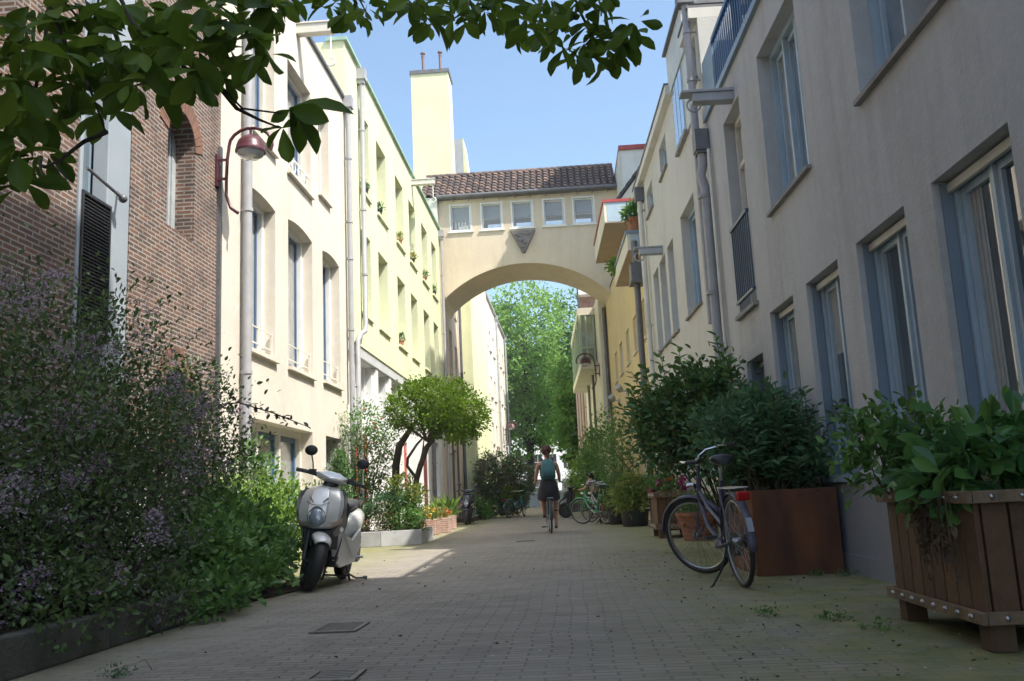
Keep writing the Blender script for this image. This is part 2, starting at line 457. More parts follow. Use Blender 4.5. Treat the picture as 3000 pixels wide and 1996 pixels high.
CURT = mat('linen_behind_glass', (0.40, 0.40, 0.37), 0.25, (0.33, 0.33, 0.31), 6, spec=0.7, coat=0.8)
def window(root, F, op, fm, gm, rev=0.22, fw=0.055, fd=0.06, cols=1, rows=(), sash=0.045, sill=None, sillmat=None, outer=None, d=0.0, name='window', blind=None, sill_over=0.05, sill_h=0.05, sill_out=0.05):
    """a window part: frame mesh, with pane and sill as sub-parts"""
    ua, ub, za, zb = op[:4]
    b0 = d - rev; b1 = b0 + fd
    m = MB()
    def ring(a, b, e, f, wd, d0, d1):
        F.box(m, a, a + wd, e, f, d0, d1); F.box(m, b - wd, b, e, f, d0, d1)
        F.box(m, a + wd, b - wd, e, e + wd, d0, d1); F.box(m, a + wd, b - wd, f - wd, f, d0, d1)
    ring(ua, ub, za, zb, fw, b0, b1)
    W = (ub - ua - 2 * fw) / cols
    cuts = [za + fw] + [za + (zb - za) * r for r in rows] + [zb - fw]
    for k in range(1, cols):
        u = ua + fw + W * k
        F.box(m, u - fw * 0.4, u + fw * 0.4, za + fw, zb - fw, b0, b1 - 0.008)
    for z in cuts[1:-1]:
        F.box(m, ua + fw, ub - fw, z - fw * 0.45, z + fw * 0.45, b0, b1 - 0.004)
    wo = m.build(name, fm, root)
    if sash:
        m = MB()
        for k in range(cols):
            a = ua + fw + W * k + 0.012; b = ua + fw + W * (k + 1) - 0.012
            for e, f in zip(cuts, cuts[1:]):
                ring(a, b, e + 0.012, f - 0.012, sash, b0 + 0.004, b0 + 0.045)
        m.build('sash', outer or fm, wo)
    g = MB(); g.quad(F.P(ua + 0.01, za + 0.01, b0 + 0.016), F.P(ub - 0.01, za + 0.01, b0 + 0.016), F.P(ub - 0.01, zb - 0.01, b0 + 0.016), F.P(ua + 0.01, zb - 0.01, b0 + 0.016))
    g.build('pane', gm, wo)
    if blind:
        c = MB(); u_a, u_b = ua + fw + 0.03, ub - fw - 0.03
        if blind == 'curtain':      # two gathered curtains hanging just behind the glass
            for (p, q) in ((u_a, u_a + (u_b - u_a) * 0.3), (u_b - (u_b - u_a) * 0.22, u_b)):
                n = 7
                for k in range(n): F.box(c, p + (q - p) * k / n, p + (q - p) * (k + 0.8) / n, za + fw + 0.02, zb - fw - 0.02, b0 + 0.0165, b0 + 0.019 + 0.004 * (k % 2))
        else:
            F.box(c, u_a, u_b, zb - fw - 0.03 - (zb - za) * blind, zb - fw - 0.02, b0 + 0.0165, b0 + 0.019)
        c.build('curtain' if blind == 'curtain' else 'blind', CURT, wo)
    if sill:
        s = MB(); F.box(s, ua - sill_over, ub + sill_over, za - sill_h, za - 0.002, b1 + 0.002 if sill == 'deep' else d - 0.02, d + sill_out)
        s.build('sill', sillmat or fm, wo)
    return wo

def pipe(root, F, u, z0, z1, r=0.05, d=0.08, mt=None, brackets=(), hopper=None, name='downpipe', pts=None):
    m = MB(); m.tube(pts or [F.P(u, z0, d), F.P(u, z1, d)], r, 12)
    for z in brackets:
        m.lathe([(r * 1.22, -0.025), (r * 1.22, 0.025)], 12, F.P(u, z, d))
        F.box(m, u - 0.012, u + 0.012, z - 0.012, z + 0.012, 0, d)
    if hopper:
        F.box(m, u - hopper, u + hopper, z1 - 0.02, z1 + 0.24, 0.0, d + hopper); F.box(m, u - hopper * 0.7, u + hopper * 0.7, z1 - 0.12, z1 - 0.02, 0.01, d + hopper * 0.7)
    return m.build(name, mt or PIPEG, root, smooth=40)

def hook_pts(c, r, up, side):
    c = Vector(c); pts = [c + Vector((0, 0, up)), c + Vector((0, 0, r))]
    for k in range(1, 11):
        t = math.pi / 2 - k * 2 * math.pi * 0.82 / 10 * side
        pts.append(c + Vector((r * math.cos(t), 0, r * math.sin(t))))
    return pts

# ------------------------------------------------------------------ street
def street_mat():
    m, nt, b = _new('street_clinker')
    g = nt.nodes.new('ShaderNodeTexCoord'); sp = nt.nodes.new('ShaderNodeSeparateXYZ'); nt.links.new(g.outputs['Object'], sp.inputs[0])
    t = nt.nodes.new('ShaderNodeTexBrick'); wb = _noise(nt, 0.9, 3); va = nt.nodes.new('ShaderNodeVectorMath'); va.operation = 'MULTIPLY_ADD'; va.inputs[1].default_value = (0.09, 0.09, 0); nt.links.new(wb.outputs['Color'], va.inputs[0]); nt.links.new(g.outputs['Object'], va.inputs[2]); nt.links.new(va.outputs[0], t.inputs['Vector'])
    t.inputs['Scale'].default_value = 1; t.inputs['Brick Width'].default_value = 0.205; t.inputs['Row Height'].default_value = 0.068
    t.inputs['Mortar Size'].default_value = 0.007; t.inputs['Mortar Smooth'].default_value = 0.3
    t.inputs['Color1'].default_value = (0.345, 0.30, 0.255, 1); t.inputs['Color2'].default_value = (0.25, 0.23, 0.20, 1); t.inputs['Mortar'].default_value = (0.15, 0.14, 0.12, 1)
    big = _noise(nt, 0.45, 5); med = _noise(nt, 2.6, 6, 0.65); fine = _noise(nt, 28, 6, 0.7)
    c = _mix(nt, t.outputs[0], (0.335, 0.31, 0.275), _ramp(nt, big.outputs[0], [(0.4, 0.0), (0.65, 0.55)]).outputs[0])
    c = _mix(nt, c, (0.15, 0.138, 0.118), _ramp(nt, med.outputs[0], [(0.5, 0), (0.75, 0.6)]).outputs[0])
    c = _mix(nt, c, (0.36, 0.33, 0.285), _ramp(nt, fine.outputs[0], [(0.55, 0), (0.75, 0.5)]).outputs[0])
    # moss where nobody walks: along both house fronts
    def edge(x0, x1):
        mr = nt.nodes.new('ShaderNodeMapRange'); mr.inputs[1].default_value = x0; mr.inputs[2].default_value = x1; nt.links.new(sp.outputs[0], mr.inputs[0]); return mr.outputs[0]
    mx = nt.nodes.new('ShaderNodeMath'); mx.operation = 'MAXIMUM'; nt.links.new(edge(0.0, 1.3), mx.inputs[0]); nt.links.new(edge(-2.1, -3.4), mx.inputs[1])
    mn = nt.nodes.new('ShaderNodeMath'); mn.operation = 'MULTIPLY'; nt.links.new(mx.outputs[0], mn.inputs[0])
    nz = _noise(nt, 1.5, 7, 0.7); nt.links.new(_ramp(nt, nz.outputs[0], [(0.27, 0), (0.55, 0.92)]).outputs[0], mn.inputs[1])
    nz2 = _noise(nt, 5, 5); moss = _ramp(nt, nz2.outputs[0], [(0.35, (0.27, 0.25, 0.11)), (0.65, (0.16, 0.185, 0.065))])
    c = _mix(nt, c, moss.outputs[0], mn.outputs[0])
    nt.links.new(c, b.inputs['Base Color']); b.inputs['Roughness'].default_value = 0.85; b.inputs['Specular IOR Level'].default_value = 0.25
    hh = _mix(nt, fine.outputs[0], (0, 0, 0), t.outputs['Fac'])
    _bump(nt, b, hh, 0.8, 0.014)
    return m
STREET = street_mat()
m = MB(); m.quad((-4.6, -14, 0), (4.2, -14, 0), (4.2, 78, 0), (-4.6, 78, 0))
tag(m.build('street', STREET), kind='structure')
m = MB(); m.quad((-900, -900, -0.03), (900, -900, -0.03), (900, 1200, -0.03), (-900, 1200, -0.03))
tag(m.build('ground', mat('far_ground', (0.16, 0.15, 0.13), 0.9, (0.11, 0.11, 0.09), 0.2)), kind='structure')

# ------------------------------------------------------------------ left: brown brick building
bb = thing('brick_building', 'brown brick building with arched window and tall glazed bay behind the lilac', 'building', (XL, 8, 0))
ops = [(9.53, 10.28, 3.99, 5.50, 0.375, 0.30), (9.57, 10.13, 1.2, 2.40, 0.28, 0.25), (7.68, 8.69, 2.0, 8.2, 0, 0.22), (5.2, 6.66, 4.66, 6.4, 0, 0.25), (6.75, 7.5, 0.3, 1.24, 0, 0.12), (8.5, 9.35, 0.3, 1.2, 0, 0.12)]
m = MB(); facade(m, FL, -4, 11.08, 0, 10.2, ops); shell(m, FL, -4, 11.08, 0, 10.2, 7)
wall = m.build('wall', BRICKW, bb)
# brick arch rings, proud of the wall
for (ua, ub, zs, rise, n) in ((9.53, 10.28, 5.125, 0.375, 15), (9.57, 10.13, 2.12, 0.28, 13)):
    m = MB(); ap = arcpts(ua, ub, zs, rise, n); cu = (ua + ub) / 2
    for (a1, b1), (a2, b2) in zip(ap, ap[1:]):
        s = 0.012
        v1 = Vector((a1 - cu, b1 - zs + 0.1)).normalized(); v2 = Vector((a2 - cu, b2 - zs + 0.1)).normalized()
        p = Vector((a1, b1)); q = Vector((a2, b2)); g = (q - p) * 0.07; p = p + g; q = q - g
        po = p + v1 * 0.23; qo = q + v2 * 0.23
        m.hexa([FL.P(p.x, p.y, -0.03), FL.P(q.x, q.y, -0.03), FL.P(qo.x, qo.y, -0.03), FL.P(po.x, po.y, -0.03), FL.P(p.x, p.y, s), FL.P(q.x, q.y, s), FL.P(qo.x, qo.y, s), FL.P(po.x, po.y, s)])
    m.build('brick_arch', islandmat('arch_brick', [(0.16, 0.085, 0.062), (0.22, 0.11, 0.075), (0.12, 0.072, 0.058)], 0.9) if 'arch_brick' not in MATS else MATS['arch_brick'], bb)
window(bb, FL, ops[0], mat('pale_grey_frame', (0.42, 0.45, 0.47), 0.5), GLASS, 0.30, fw=0.1)
window(bb, FL, ops[1], MAROON, GLASS, 0.25)
window(bb, FL, ops[3], BLUEGREY, GLASS, 0.25)
for k in (4, 5):
    m = MB(); FL.box(m, ops[k][0] + 0.01, ops[k][1] - 0.01, ops[k][2] + 0.01, ops[k][3] - 0.01, -0.118, -0.06); m.build('white_panel', WHITE, bb)
# the tall glazed bay: steel posts, glass, projecting dark grille
bay = window(bb, FL, (7.68, 8.69, 2.0, 8.2), BLUEGREY, GLASSC, 0.22, fw=0.05, cols=2, rows=(0.28, 0.62), sash=0, name='bay_window')
m = MB(); FL.box(m, 8.22, 8.67, 2.0, 8.19, -0.16, 0.0); FL.box(m, 7.69, 7.74, 2.0, 8.19, -0.16, 0.02); m.build('steel_column', mat('column_grey', (0.33, 0.37, 0.41), 0.35, (0.29, 0.33, 0.37), 2), bb, bevel=0.01)
g = MB()
for k in range(20): FL.box(g, 7.75 + k * 0.0245, 7.757 + k * 0.0245, 2.4, 3.74, 0.0, 0.02)
for k in range(40): FL.box(g, 7.745, 8.225, 2.4 + k * 0.034, 2.409 + k * 0.034, 0.02, 0.032)
FL.box(g, 7.74, 8.23, 2.38, 2.41, -0.01, 0.04); FL.box(g, 7.74, 8.23, 3.73, 3.76, -0.01, 0.04); FL.box(g, 7.72, 7.745, 2.38, 3.76, -0.01, 0.04); FL.box(g, 8.225, 8.245, 2.38, 3.76, -0.01, 0.04)
g.build('grille', BLACKP, bb)
g = MB(); FL.box(g, 7.76, 8.22, 2.4, 3.73, -0.08, -0.06); g.build('grille_backing', BLACK, bb)
m = MB(); m.tube([FL.P(7.75, 3.98, 0.05), FL.P(8.3, 3.86, 0.12)], 0.016, 8); m.ball(FL.P(8.3, 3.86, 0.12), 0.045, 10, 8); m.tube([FL.P(8.3, 3.86, 0.12), FL.P(8.42, 3.98, 0.0)], 0.014, 8); m.build('stay_bar', DKZINC, bb, smooth=40)
m = MB(); FL.box(m, 10.99, 11.05, 0.2, 5.5, 0.0, 0.05); m.build('downpipe', DKZINC, bb)

# ------------------------------------------------------------------ left: cream house
ch = thing('cream_house', 'cream plastered house with blue window frames and segmental arched first floor windows', 'house', (XL, 15, 0))
F1 = [(12.06, 13.35, 3.0, 5.42, 0.05, 0.30), (14.0, 15.4, 3.0, 5.52, 0.07, 0.30), (16.08, 17.32, 3.04, 5.56, 0.07, 0.30)]
F2 = [(12.1, 13.3, 6.3, 8.30, 0, 0.26), (13.98, 15.35, 6.3, 8.3, 0, 0.26), (15.86, 16.6, 6.56, 8.33, 0, 0.26)]
G0 = [(12.0, 15.35, 0.25, 2.03, 0, 0.32), (16.2, 17.3, 0.05, 2.03, 0, 0.34)]
m = MB(); facade(m, FL, 11.1, 17.98, 0, 9.33, F1 + F2 + G0); shell(m, FL, 11.1, 17.98, 0, 9.33, 8); m.build('wall', CREAM, ch)
for o in F1:
    wn = window(ch, FL, o, WHITE, GLASSC, 0.30, fw=0.10, fd=0.12, cols=1, outer=BLUE, sash=0.055, blind='curtain', sill='deep', sillmat=CREAM, sill_over=0.04, sill_out=0.07, sill_h=0.06)
    r = MB()
    for z in (o[2] + 0.14, o[2] + 0.38): FL.box(r, o[0] + 0.02, o[1] - 0.02, z - 0.008, z + 0.008, -0.055, -0.039)
    for k in range(3): u = o[0] + 0.04 + k * (o[1] - o[0] - 0.08) / 2; FL.box(r, u - 0.01, u + 0.01, o[2] + 0.02, o[2] + 0.41, -0.062, -0.033)
    r.build('guard_rail', OFFW, wn)
for i, o in enumerate(F2):
    wn = window(ch, FL, o, OFFW, GLASSC, 0.26, fw=0.08, fd=0.1, cols=1, outer=BLUE, sill='deep', sillmat=CREAM, sill_over=0.04, sill_out=0.07, sill_h=0.06)
    if i == 1:
        r = MB()
        for z in (6.42, 6.66): FL.box(r, o[0] + 0.02, o[1] - 0.02, z - 0.012, z + 0.012, -0.06, -0.035)
        for k in range(4):
            u = o[0] + 0.15 + k * 0.34; r.torus(FL.P(u, 6.54, -0.045), (1, 0, 0), 0.1, 0.01, 16, 6)
        r.build('guard_rail', WHITE, wn)
window(ch, FL, G0[0], OFFW, GLASSC, 0.32, fw=0.1, fd=0.12, cols=3, outer=BLUE, sash=0.08, sill='deep', sillmat=CREAM)
dr = MB(); FL.box(dr, 16.24, 17.26, 0.07, 2.0, -0.33, -0.27); 
for k in (0, 1): FL.box(dr, 16.34, 17.16, 0.2 + k * 0.9, 0.98 + k * 0.85, -0.27, -0.255)
do = dr.build('door', BLUE, ch)
k = MB(); k.tube([FL.P(16.36, 1.0, -0.26), FL.P(16.36, 1.0, -0.2), FL.P(16.46, 1.0, -0.2)], 0.012, 8); k.build('handle', CHROME, do, smooth=40)
m = MB(); FL.box(m, 11.1, 17.98, 9.332, 9.40, -0.3, 0.05); m.build('roof_trim', DKZINC, ch)
pipe(ch, FL, 11.85, 0.05, 9.2, 0.062, 0.1, PIPEG, (2.6, 4.9, 7.2), 0.0)
pipe(ch, FL, 17.86, 0.05, 9.15, 0.055, 0.1, PIPEG, (2.2, 4.3, 5.8, 6.6, 8.0), 0.1)
hb = MB(); FL.box(hb, 14.48, 14.64, 9.03, 9.2, -0.2, 0.66); FL.box(hb, 14.46, 14.66, 9.20, 9.235, -0.2, 0.68); hbo = hb.build('hoist_beam', OFFW, ch, bevel=0.008)
h = MB(); h.tube(hook_pts(FL.P(14.56, 8.48, 0.6), 0.075, 0.56, 1), 0.014, 8); h.build('hook', WHITE, hbo, smooth=60)
m = MB(); FL.box(m, 16.02, 16.1, 1.42, 1.5, 0, 0.012); m.build('number_plate', OFFW, ch)

# ------------------------------------------------------------------ left: pale yellow house
yh = thing('yellow_house', 'tall pale yellow house with deep window reveals and white shopfront', 'house', (XL, 25, 0))
cols_ = [(19.3, 20.3), (21.17, 22.35), (23.65, 24.82), (25.75, 26.9), (28.1, 29.3), (30.25, 31.35)]
Y3 = [(a, b, 7.88, 9.79, 0, 0.42) for a, b in cols_]
Y2 = [(a, b, 4.98, 6.89, 0, 0.42) for a, b in cols_]
YG = [(19.05, 20.7, 2.55, 3.92, 0, 0.3), (18.98, 20.2, 0.04, 2.3, 0, 0.07), (21.15, 22.35, 0.5, 3.92, 0, 0.25), (22.75, 23.9, 0.5, 3.92, 0, 0.25), (24.3, 25.2, 0.04, 2.4, 0, 0.07), (27.95, 28.85, 0.04, 2.5, 0, 0.1), (30.2, 31.4, 0.9, 2.75, 0, 0.25)]
m = MB(); facade(m, FL, 18.0, 32.35, 4.25, 10.78, Y3 + Y2); shell(m, FL, 18.0, 32.35, 4.25, 10.78, 9)
FL.box(m, 18.0, 32.35, 4.18, 4.249, -0.3, -0.001); m.build('wall', YELLOW, yh)
m = MB(); facade(m, FL, 18.0, 32.35, 0, 4.2, YG, d=-0.12); shell(m, FL, 18.0, 32.35, 0, 4.2, 8.9, d=-0.12); m.build('shopfront', mat('shopfront_white', (0.74, 0.74, 0.74), 0.6, (0.68, 0.68, 0.69), 2, bump=0.1), yh)
m = MB(); FL.box(m, 18.02, 25.6, 3.97, 4.178, -0.118, -0.03); FL.box(m, 18.02, 25.6, 3.93, 3.968, -0.118, -0.01); m.build('fascia', mat('fascia_grey', (0.50, 0.52, 0.53), 0.5, (0.45, 0.47, 0.48), 3), yh)
for o in Y3 + Y2:
    window(yh, FL, o, OFFW, GLASSC, 0.42, fw=0.06, cols=1, sill='deep', sillmat=YELLOW, sill_over=0.06, sill_out=0.06, sill_h=0.07)
window(yh, FL, YG[0], WHITE, GLASSC, 0.3, fw=0.07, fd=0.14, cols=2, d=-0.12, sash=0.06)
window(yh, FL, YG[2], WHITE, GLASSB, 0.25, fw=0.09, fd=0.1, rows=(0.55,), d=-0.12)
window(yh, FL, YG[3], WHITE, GLASSB, 0.25, fw=0.07, fd=0.1, rows=(0.55,), d=-0.12)
window(yh, FL, YG[6], BLUEGREY, GLASS, 0.25, cols=2, d=-0.12)
for o, mt in ((YG[1], RED), (YG[4], RED), (YG[5], MAROON)):
    dr = MB(); FL.box(dr, o[0] + 0.01, o[1] - 0.01, o[2] + 0.01, o[3] - 0.01, -0.20, -0.15)
    for q in (0, 1): FL.box(dr, o[0] + 0.14, o[1] - 0.14, 0.2 + q * 1.05, 1.1 + q * 1.0, -0.15, -0.132)
    do = dr.build('door', mt, yh)
    k = MB(); k.tube([FL.P(o[0] + 0.12, 1.02, -0.15), FL.P(o[0] + 0.12, 1.02, -0.09), FL.P(o[0] + 0.22, 1.02, -0.09)], 0.012, 8); k.build('handle', CHROME, do, smooth=40)
m = MB()
for u in (20.95, 22.55, 24.1, 25.45): FL.box(m, u - 0.12, u + 0.12, 0.0, 3.92, -0.118, -0.04)
m.build('pilaster', WHITE, yh)
m = MB(); FL.box(m, 26.9, 27.2, 0.92, 1.06, -0.118, -0.1); m.build('letter_plate', DKZINC, yh)
m = MB(); FL.box(m, 17.94, 32.4, 10.782, 10.86, -0.4, 0.07); m.build('roof_trim', GREEN_TRIM, yh)
pp = [FL.P(19.2, 10.45, 0.1), FL.P(19.2, 4.62, 0.1), FL.P(19.12, 4.5, 0.1), FL.P(18.72, 4.36, 0.09), FL.P(18.6, 4.2, 0.06), FL.P(18.6, 0.05, 0.06)]
pipe(yh, FL, 19.2, 4.4, 10.45, 0.055, 0.1, PIPEG, (5.8, 7.3, 9.2), 0.1, pts=pp)
pipe(yh, FL, 32.2, 0.05, 10.5, 0.055, 0.1, PIPEG, (3.5, 6.8, 9.0), 0.1)
pipe(yh, FL, 29.6, 0.05, 3.9, 0.06, -0.03, DKZINC, (2.0,))
hb = MB(); FL.box(hb, 26.36, 26.52, 10.45, 10.6, -0.2, 0.72); FL.box(hb, 26.34, 26.54, 10.6, 10.63, -0.2, 0.74); hbo = hb.build('hoist_beam', OFFW, yh, bevel=0.008)
h = MB(); h.tube(hook_pts(FL.P(26.44, 9.95, 0.66), 0.085, 0.5, 1), 0.016, 8); h.build('hook', WHITE, hbo, smooth=60)

# chimney tower and the roofs behind the yellow house
ct = thing('chimney_stack', 'tall pale yellow chimney stack with two flue pipes behind the bridge roof', 'chimney', (-5.1, 36.8, 0))
m = MB(); m.hexa([(-5.88, 36, 9), (-4.20, 36, 9), (-4.20, 37.2, 9), (-5.88, 37.2, 9), (-5.90, 36, 18.98), (-4.28, 36, 18.98), (-4.28, 37.2, 18.98), (-5.90, 37.2, 18.98)]); m.build('stack', YELLOW, ct)
m = MB(); m.box((-5.95, 35.95, 18.982), (-4.23, 37.25, 19.15)); m.build('cap', DKZINC, ct)
for x in (-5.42, -4.66):
    m = MB(); m.lathe([(0.06, 0), (0.06, 0.85), (0.075, 0.86), (0.075, 0.9), (0.06, 0.91), (0.06, 1.0), (0.11, 1.02), (0.11, 1.06)], 12, (x, 36.5, 19.15)); m.build('flue_pipe', mat('flue_rust', (0.20, 0.12, 0.11), 0.6), ct, smooth=40)
rb = thing('rear_building', 'tiled roof and grey dormer of the house behind the chimney stack', 'house', (-6, 40, 0))
m = MB(); m.box((-12, 38.2, 0), (-3.9, 46, 13.2)); m.build('wall', YELLOW, rb)
m = MB()
for r_ in range(9):
    for c_ in range(14):
        x = -12 + c_ * 0.5; y = 38.0 + r_ * 0.3; z = 13.0 + r_ * 0.36
        m.hexa([(x, y, z), (x + 0.47, y, z), (x + 0.47, y + 0.34, z + 0.37), (x, y + 0.34, z + 0.37), (x, y, z + 0.08), (x + 0.47, y, z + 0.08), (x + 0.47, y + 0.34, z + 0.41), (x, y + 0.34, z + 0.41)])
m.build('roof', ROOFD, rb)
m = MB(); p = [(-5.1, 38.4, 12.8), (-3.85, 38.4, 12.8), (-4.02, 38.4, 16.9), (-5.1, 38.4, 16.9)]
m.hexa([p[0], p[1], (p[1][0], 40, 12.8), (p[0][0], 40, 12.8), p[3], p[2], (p[2][0], 40, 16.9), (p[3][0], 40, 16.9)]); m.build('dormer', SLATE, rb)
m = MB(); m.hexa([(-4.0, 38.39, 12.8), (-3.6, 38.39, 12.8), (-3.6, 39.9, 12.8), (-4.0, 39.9, 12.8), (-4.02, 38.39, 16.92), (-3.98, 38.39, 16.92), (-3.98, 39.9, 16.92), (-4.02, 39.9, 16.92)]); m.build('dormer_cheek', YELLOW, rb)

# ------------------------------------------------------------------ the arched bridge house
br = thing('bridge_house', 'beige covered bridge with tiled roof spanning the alley on a wide arch', 'bridge', (-1.2, 32.4, 7.5))
BZ = 11.95; x0, x1 = -4.4, 2.35
acx, apex, R_ = -1.27, 9.33, 4.36
def arch_z(x):
    dx = x - acx; return apex - R_ + math.sqrt(max(0, R_ * R_ - dx * dx))
wins = [(c - 0.42, c + 0.42, 10.70, 11.78, 0, 0.12) for c in (-3.57, -2.39, -1.24, -0.05, 1.07)]
BD = 2.7
m = MB(); facade(m, FB, x0, x1, apex + 0.02, BZ, wins, 0.12)
xs = [x0 + (1.95 - x0) * i / 36 for i in range(37)]
za = [max(7.95 if x < -3 else 7.42, arch_z(x)) for x in xs]
za[0] = 7.9
for (xa, a), (xb, b) in zip(zip(xs, za), zip(xs[1:], za[1:])):
    m.quad(FB.P(xa, a), FB.P(xb, b), FB.P(xb, apex + 0.02), FB.P(xa, apex + 0.02))
    m.quad(FB.P(xa, a, 0), FB.P(xb, b, 0), FB.P(xb, b, -BD), FB.P(xa, a, -BD))
    m.quad(FB.P(xa, a, -BD), FB.P(xb, b, -BD), FB.P(xb, apex + 0.02, -BD), FB.P(xa, apex + 0.02, -BD))
m.quad(FB.P(1.95, 7.42), FB.P(x1, 7.3), FB.P(x1, apex + 0.02), FB.P(1.95, apex + 0.02))
bw_ = [(c - 0.42, c + 0.42, 10.70, 11.78, 0, 0.12) for c in (-3.57, -2.39, -1.24, -0.05, 1.07)]
FBb = Fr((0, 32.4 + BD, 0), (1, 0, 0), (0, 1, 0))
facade(m, FBb, x0, x1, apex + 0.02, BZ, bw_, 0.12)
m.build('wall', BRIDGE, br)
m = MB()   # raised rim around the arch
for (xa, a), (xb, b) in zip(zip(xs[1:], za[1:]), zip(xs[2:], za[2:])):
    m.hexa([FB.P(xa, a + 0.002, 0.001), FB.P(xb, b + 0.002, 0.001), FB.P(xb, b + 0.12, 0.001), FB.P(xa, a + 0.12, 0.001), FB.P(xa, a + 0.002, 0.03), FB.P(xb, b + 0.002, 0.03), FB.P(xb, b + 0.12, 0.03), FB.P(xa, a + 0.12, 0.03)])
m.build('arch_rim', BRIDGE, br)
clear, ntc, bsc = _new('clear_glass'); bsc.inputs['Base Color'].default_value = (0.9, 0.95, 1, 1); bsc.inputs['Roughness'].default_value = 0.02; bsc.inputs['Transmission Weight'].default_value = 0.0; bsc.inputs['Alpha'].default_value = 0.25
BLIND = mat('grey_blind', (0.20, 0.22, 0.25), 0.7, (0.17, 0.19, 0.22), 3)
for i, o in enumerate(wins):
    wn = window(br, FB, o, WHITE, clear, 0.12, fw=0.06, fd=0.13, sash=0.03, sill='flat', sillmat=WHITE, sill_over=0.06, sill_out=0.06)
    b = MB(); FB.box(b, o[0] + 0.05, o[1] - 0.05, o[2] + (0.47 if i != 4 else 0.5), o[3] - 0.05, -0.19, -0.16); b.build('blind', BLIND, wn)
    if i == 0:
        b = MB()
        for q in range(5): FB.box(b, o[0] + 0.17 + q * 0.125, o[0] + 0.24 + q * 0.125, o[2] + 0.05, o[2] + 0.5, -0.25, -0.22)
        b.build('curtain', WHITE, wn)
for i, o in enumerate(bw_):
    window(br, FBb, o, WHITE, clear, 0.12, fw=0.06, sash=0)
m = MB(); kx = -1.24
m.hexa([FB.P(kx - 0.06, 9.72, 0), FB.P(kx + 0.06, 9.72, 0), FB.P(kx + 0.47, 10.58, 0), FB.P(kx - 0.47, 10.58, 0), FB.P(kx - 0.04, 9.74, 0.14), FB.P(kx + 0.04, 9.74, 0.14), FB.P(kx + 0.45, 10.56, 0.14), FB.P(kx - 0.45, 10.56, 0.14)])
rr = random.Random(4)
for q in range(16):
    z = 9.9 + rr.random() * 0.6; hw = (z - 9.72) / 0.86 * 0.45; x = kx + (rr.random() * 2 - 1) * hw * 0.8
    m.ball(FB.P(x, z, 0.14), (0.05 + rr.random() * 0.07, 0.04, 0.03 + rr.random() * 0.03), 8, 6)
m.build('relief_stone', mat('relief_grey', (0.25, 0.225, 0.215), 0.9, (0.16, 0.145, 0.14), 9, bump=0.5), br, smooth=35)
# pantiles, every tile an S-shaped piece
m = MB(); rows_, tw = 7, 0.245; y0r, y1r, z0r, z1r = 32.12, 33.75, BZ + 0.12, 13.42
xa = x0 - 0.65; nt_ = int((x1 + 0.02 - xa) / tw)
for r_ in range(rows_):
    f0 = r_ / rows_; f1 = (r_ + 1.12) / rows_
    for c_ in range(nt_):
        vs = []; fs = []; N = 7
        for (f, lift) in ((f0, 0.05), ((f0 + f1) / 2, 0.03), (f1, 0.0)):
            for q in range(N + 1):
                t = q / N; x = xa + (c_ + t * 1.03) * tw
                pr = 0.045 * math.sin(2 * math.pi * t - 0.6) + 0.02 * math.sin(4 * math.pi * t)
                vs.append((x, y0r + (y1r - y0r) * f - (pr + lift) * 0.62, z0r + (z1r - z0r) * f + (pr + lift) * 0.78))
        for a in range(2):
            for q in range(N): fs.append((a * (N + 1) + q, a * (N + 1) + q + 1, (a + 1) * (N + 1) + q + 1, (a + 1) * (N + 1) + q))
        # front lip gives the tile its thickness
        k0 = len(vs)
        for q in range(N + 1): v = vs[q]; vs.append((v[0], v[1] + 0.02, v[2] - 0.035))
        for q in range(N): fs.append((k0 + q, k0 + q + 1, q + 1, q))
        m.add(vs, fs)
m.build('roof', ROOFT, br, smooth=50)
m = MB()
for c_ in range(nt_):
    x = xa + (c_ + 0.25) * tw
    m.lathe([(0.0, 0.0), (0.10, 0.0), (0.115, 0.1), (0.10, tw * 0.98), (0, tw * 0.98)], 10, (x - 0.03, y1r + 0.02, z1r), (1, 0, 0))
m.build('roof_ridge', ROOFT, br, smooth=50)
m = MB(); m.hexa([(xa, 32.2, BZ + 0.02), (x1, 32.2, BZ + 0.02), (x1, 35.2, BZ + 0.02), (xa, 35.2, BZ + 0.02), (xa, 33.74, 13.34), (x1, 33.74, 13.34), (x1, 33.76, 13.34), (xa, 33.76, 13.34)]); m.build('roof_deck', DKZINC, br)
m = MB(); m.tube([(x0 - 0.05, 32.1, BZ + 0.06), (x1, 32.1, BZ + 0.06)], 0.075, 10)
for q in range(12): m.box((x0 + q * 0.58, 32.17, BZ - 0.1), (x0 + 0.03 + q * 0.58, 32.3, BZ + 0.05))
m.build('gutter', DKZINC, br, smooth=40)
m = MB(); m.box((-5.4, 32.16, 9), (-4.41, 33.6, 12.02)); m.build('side_pier', PALER, br)

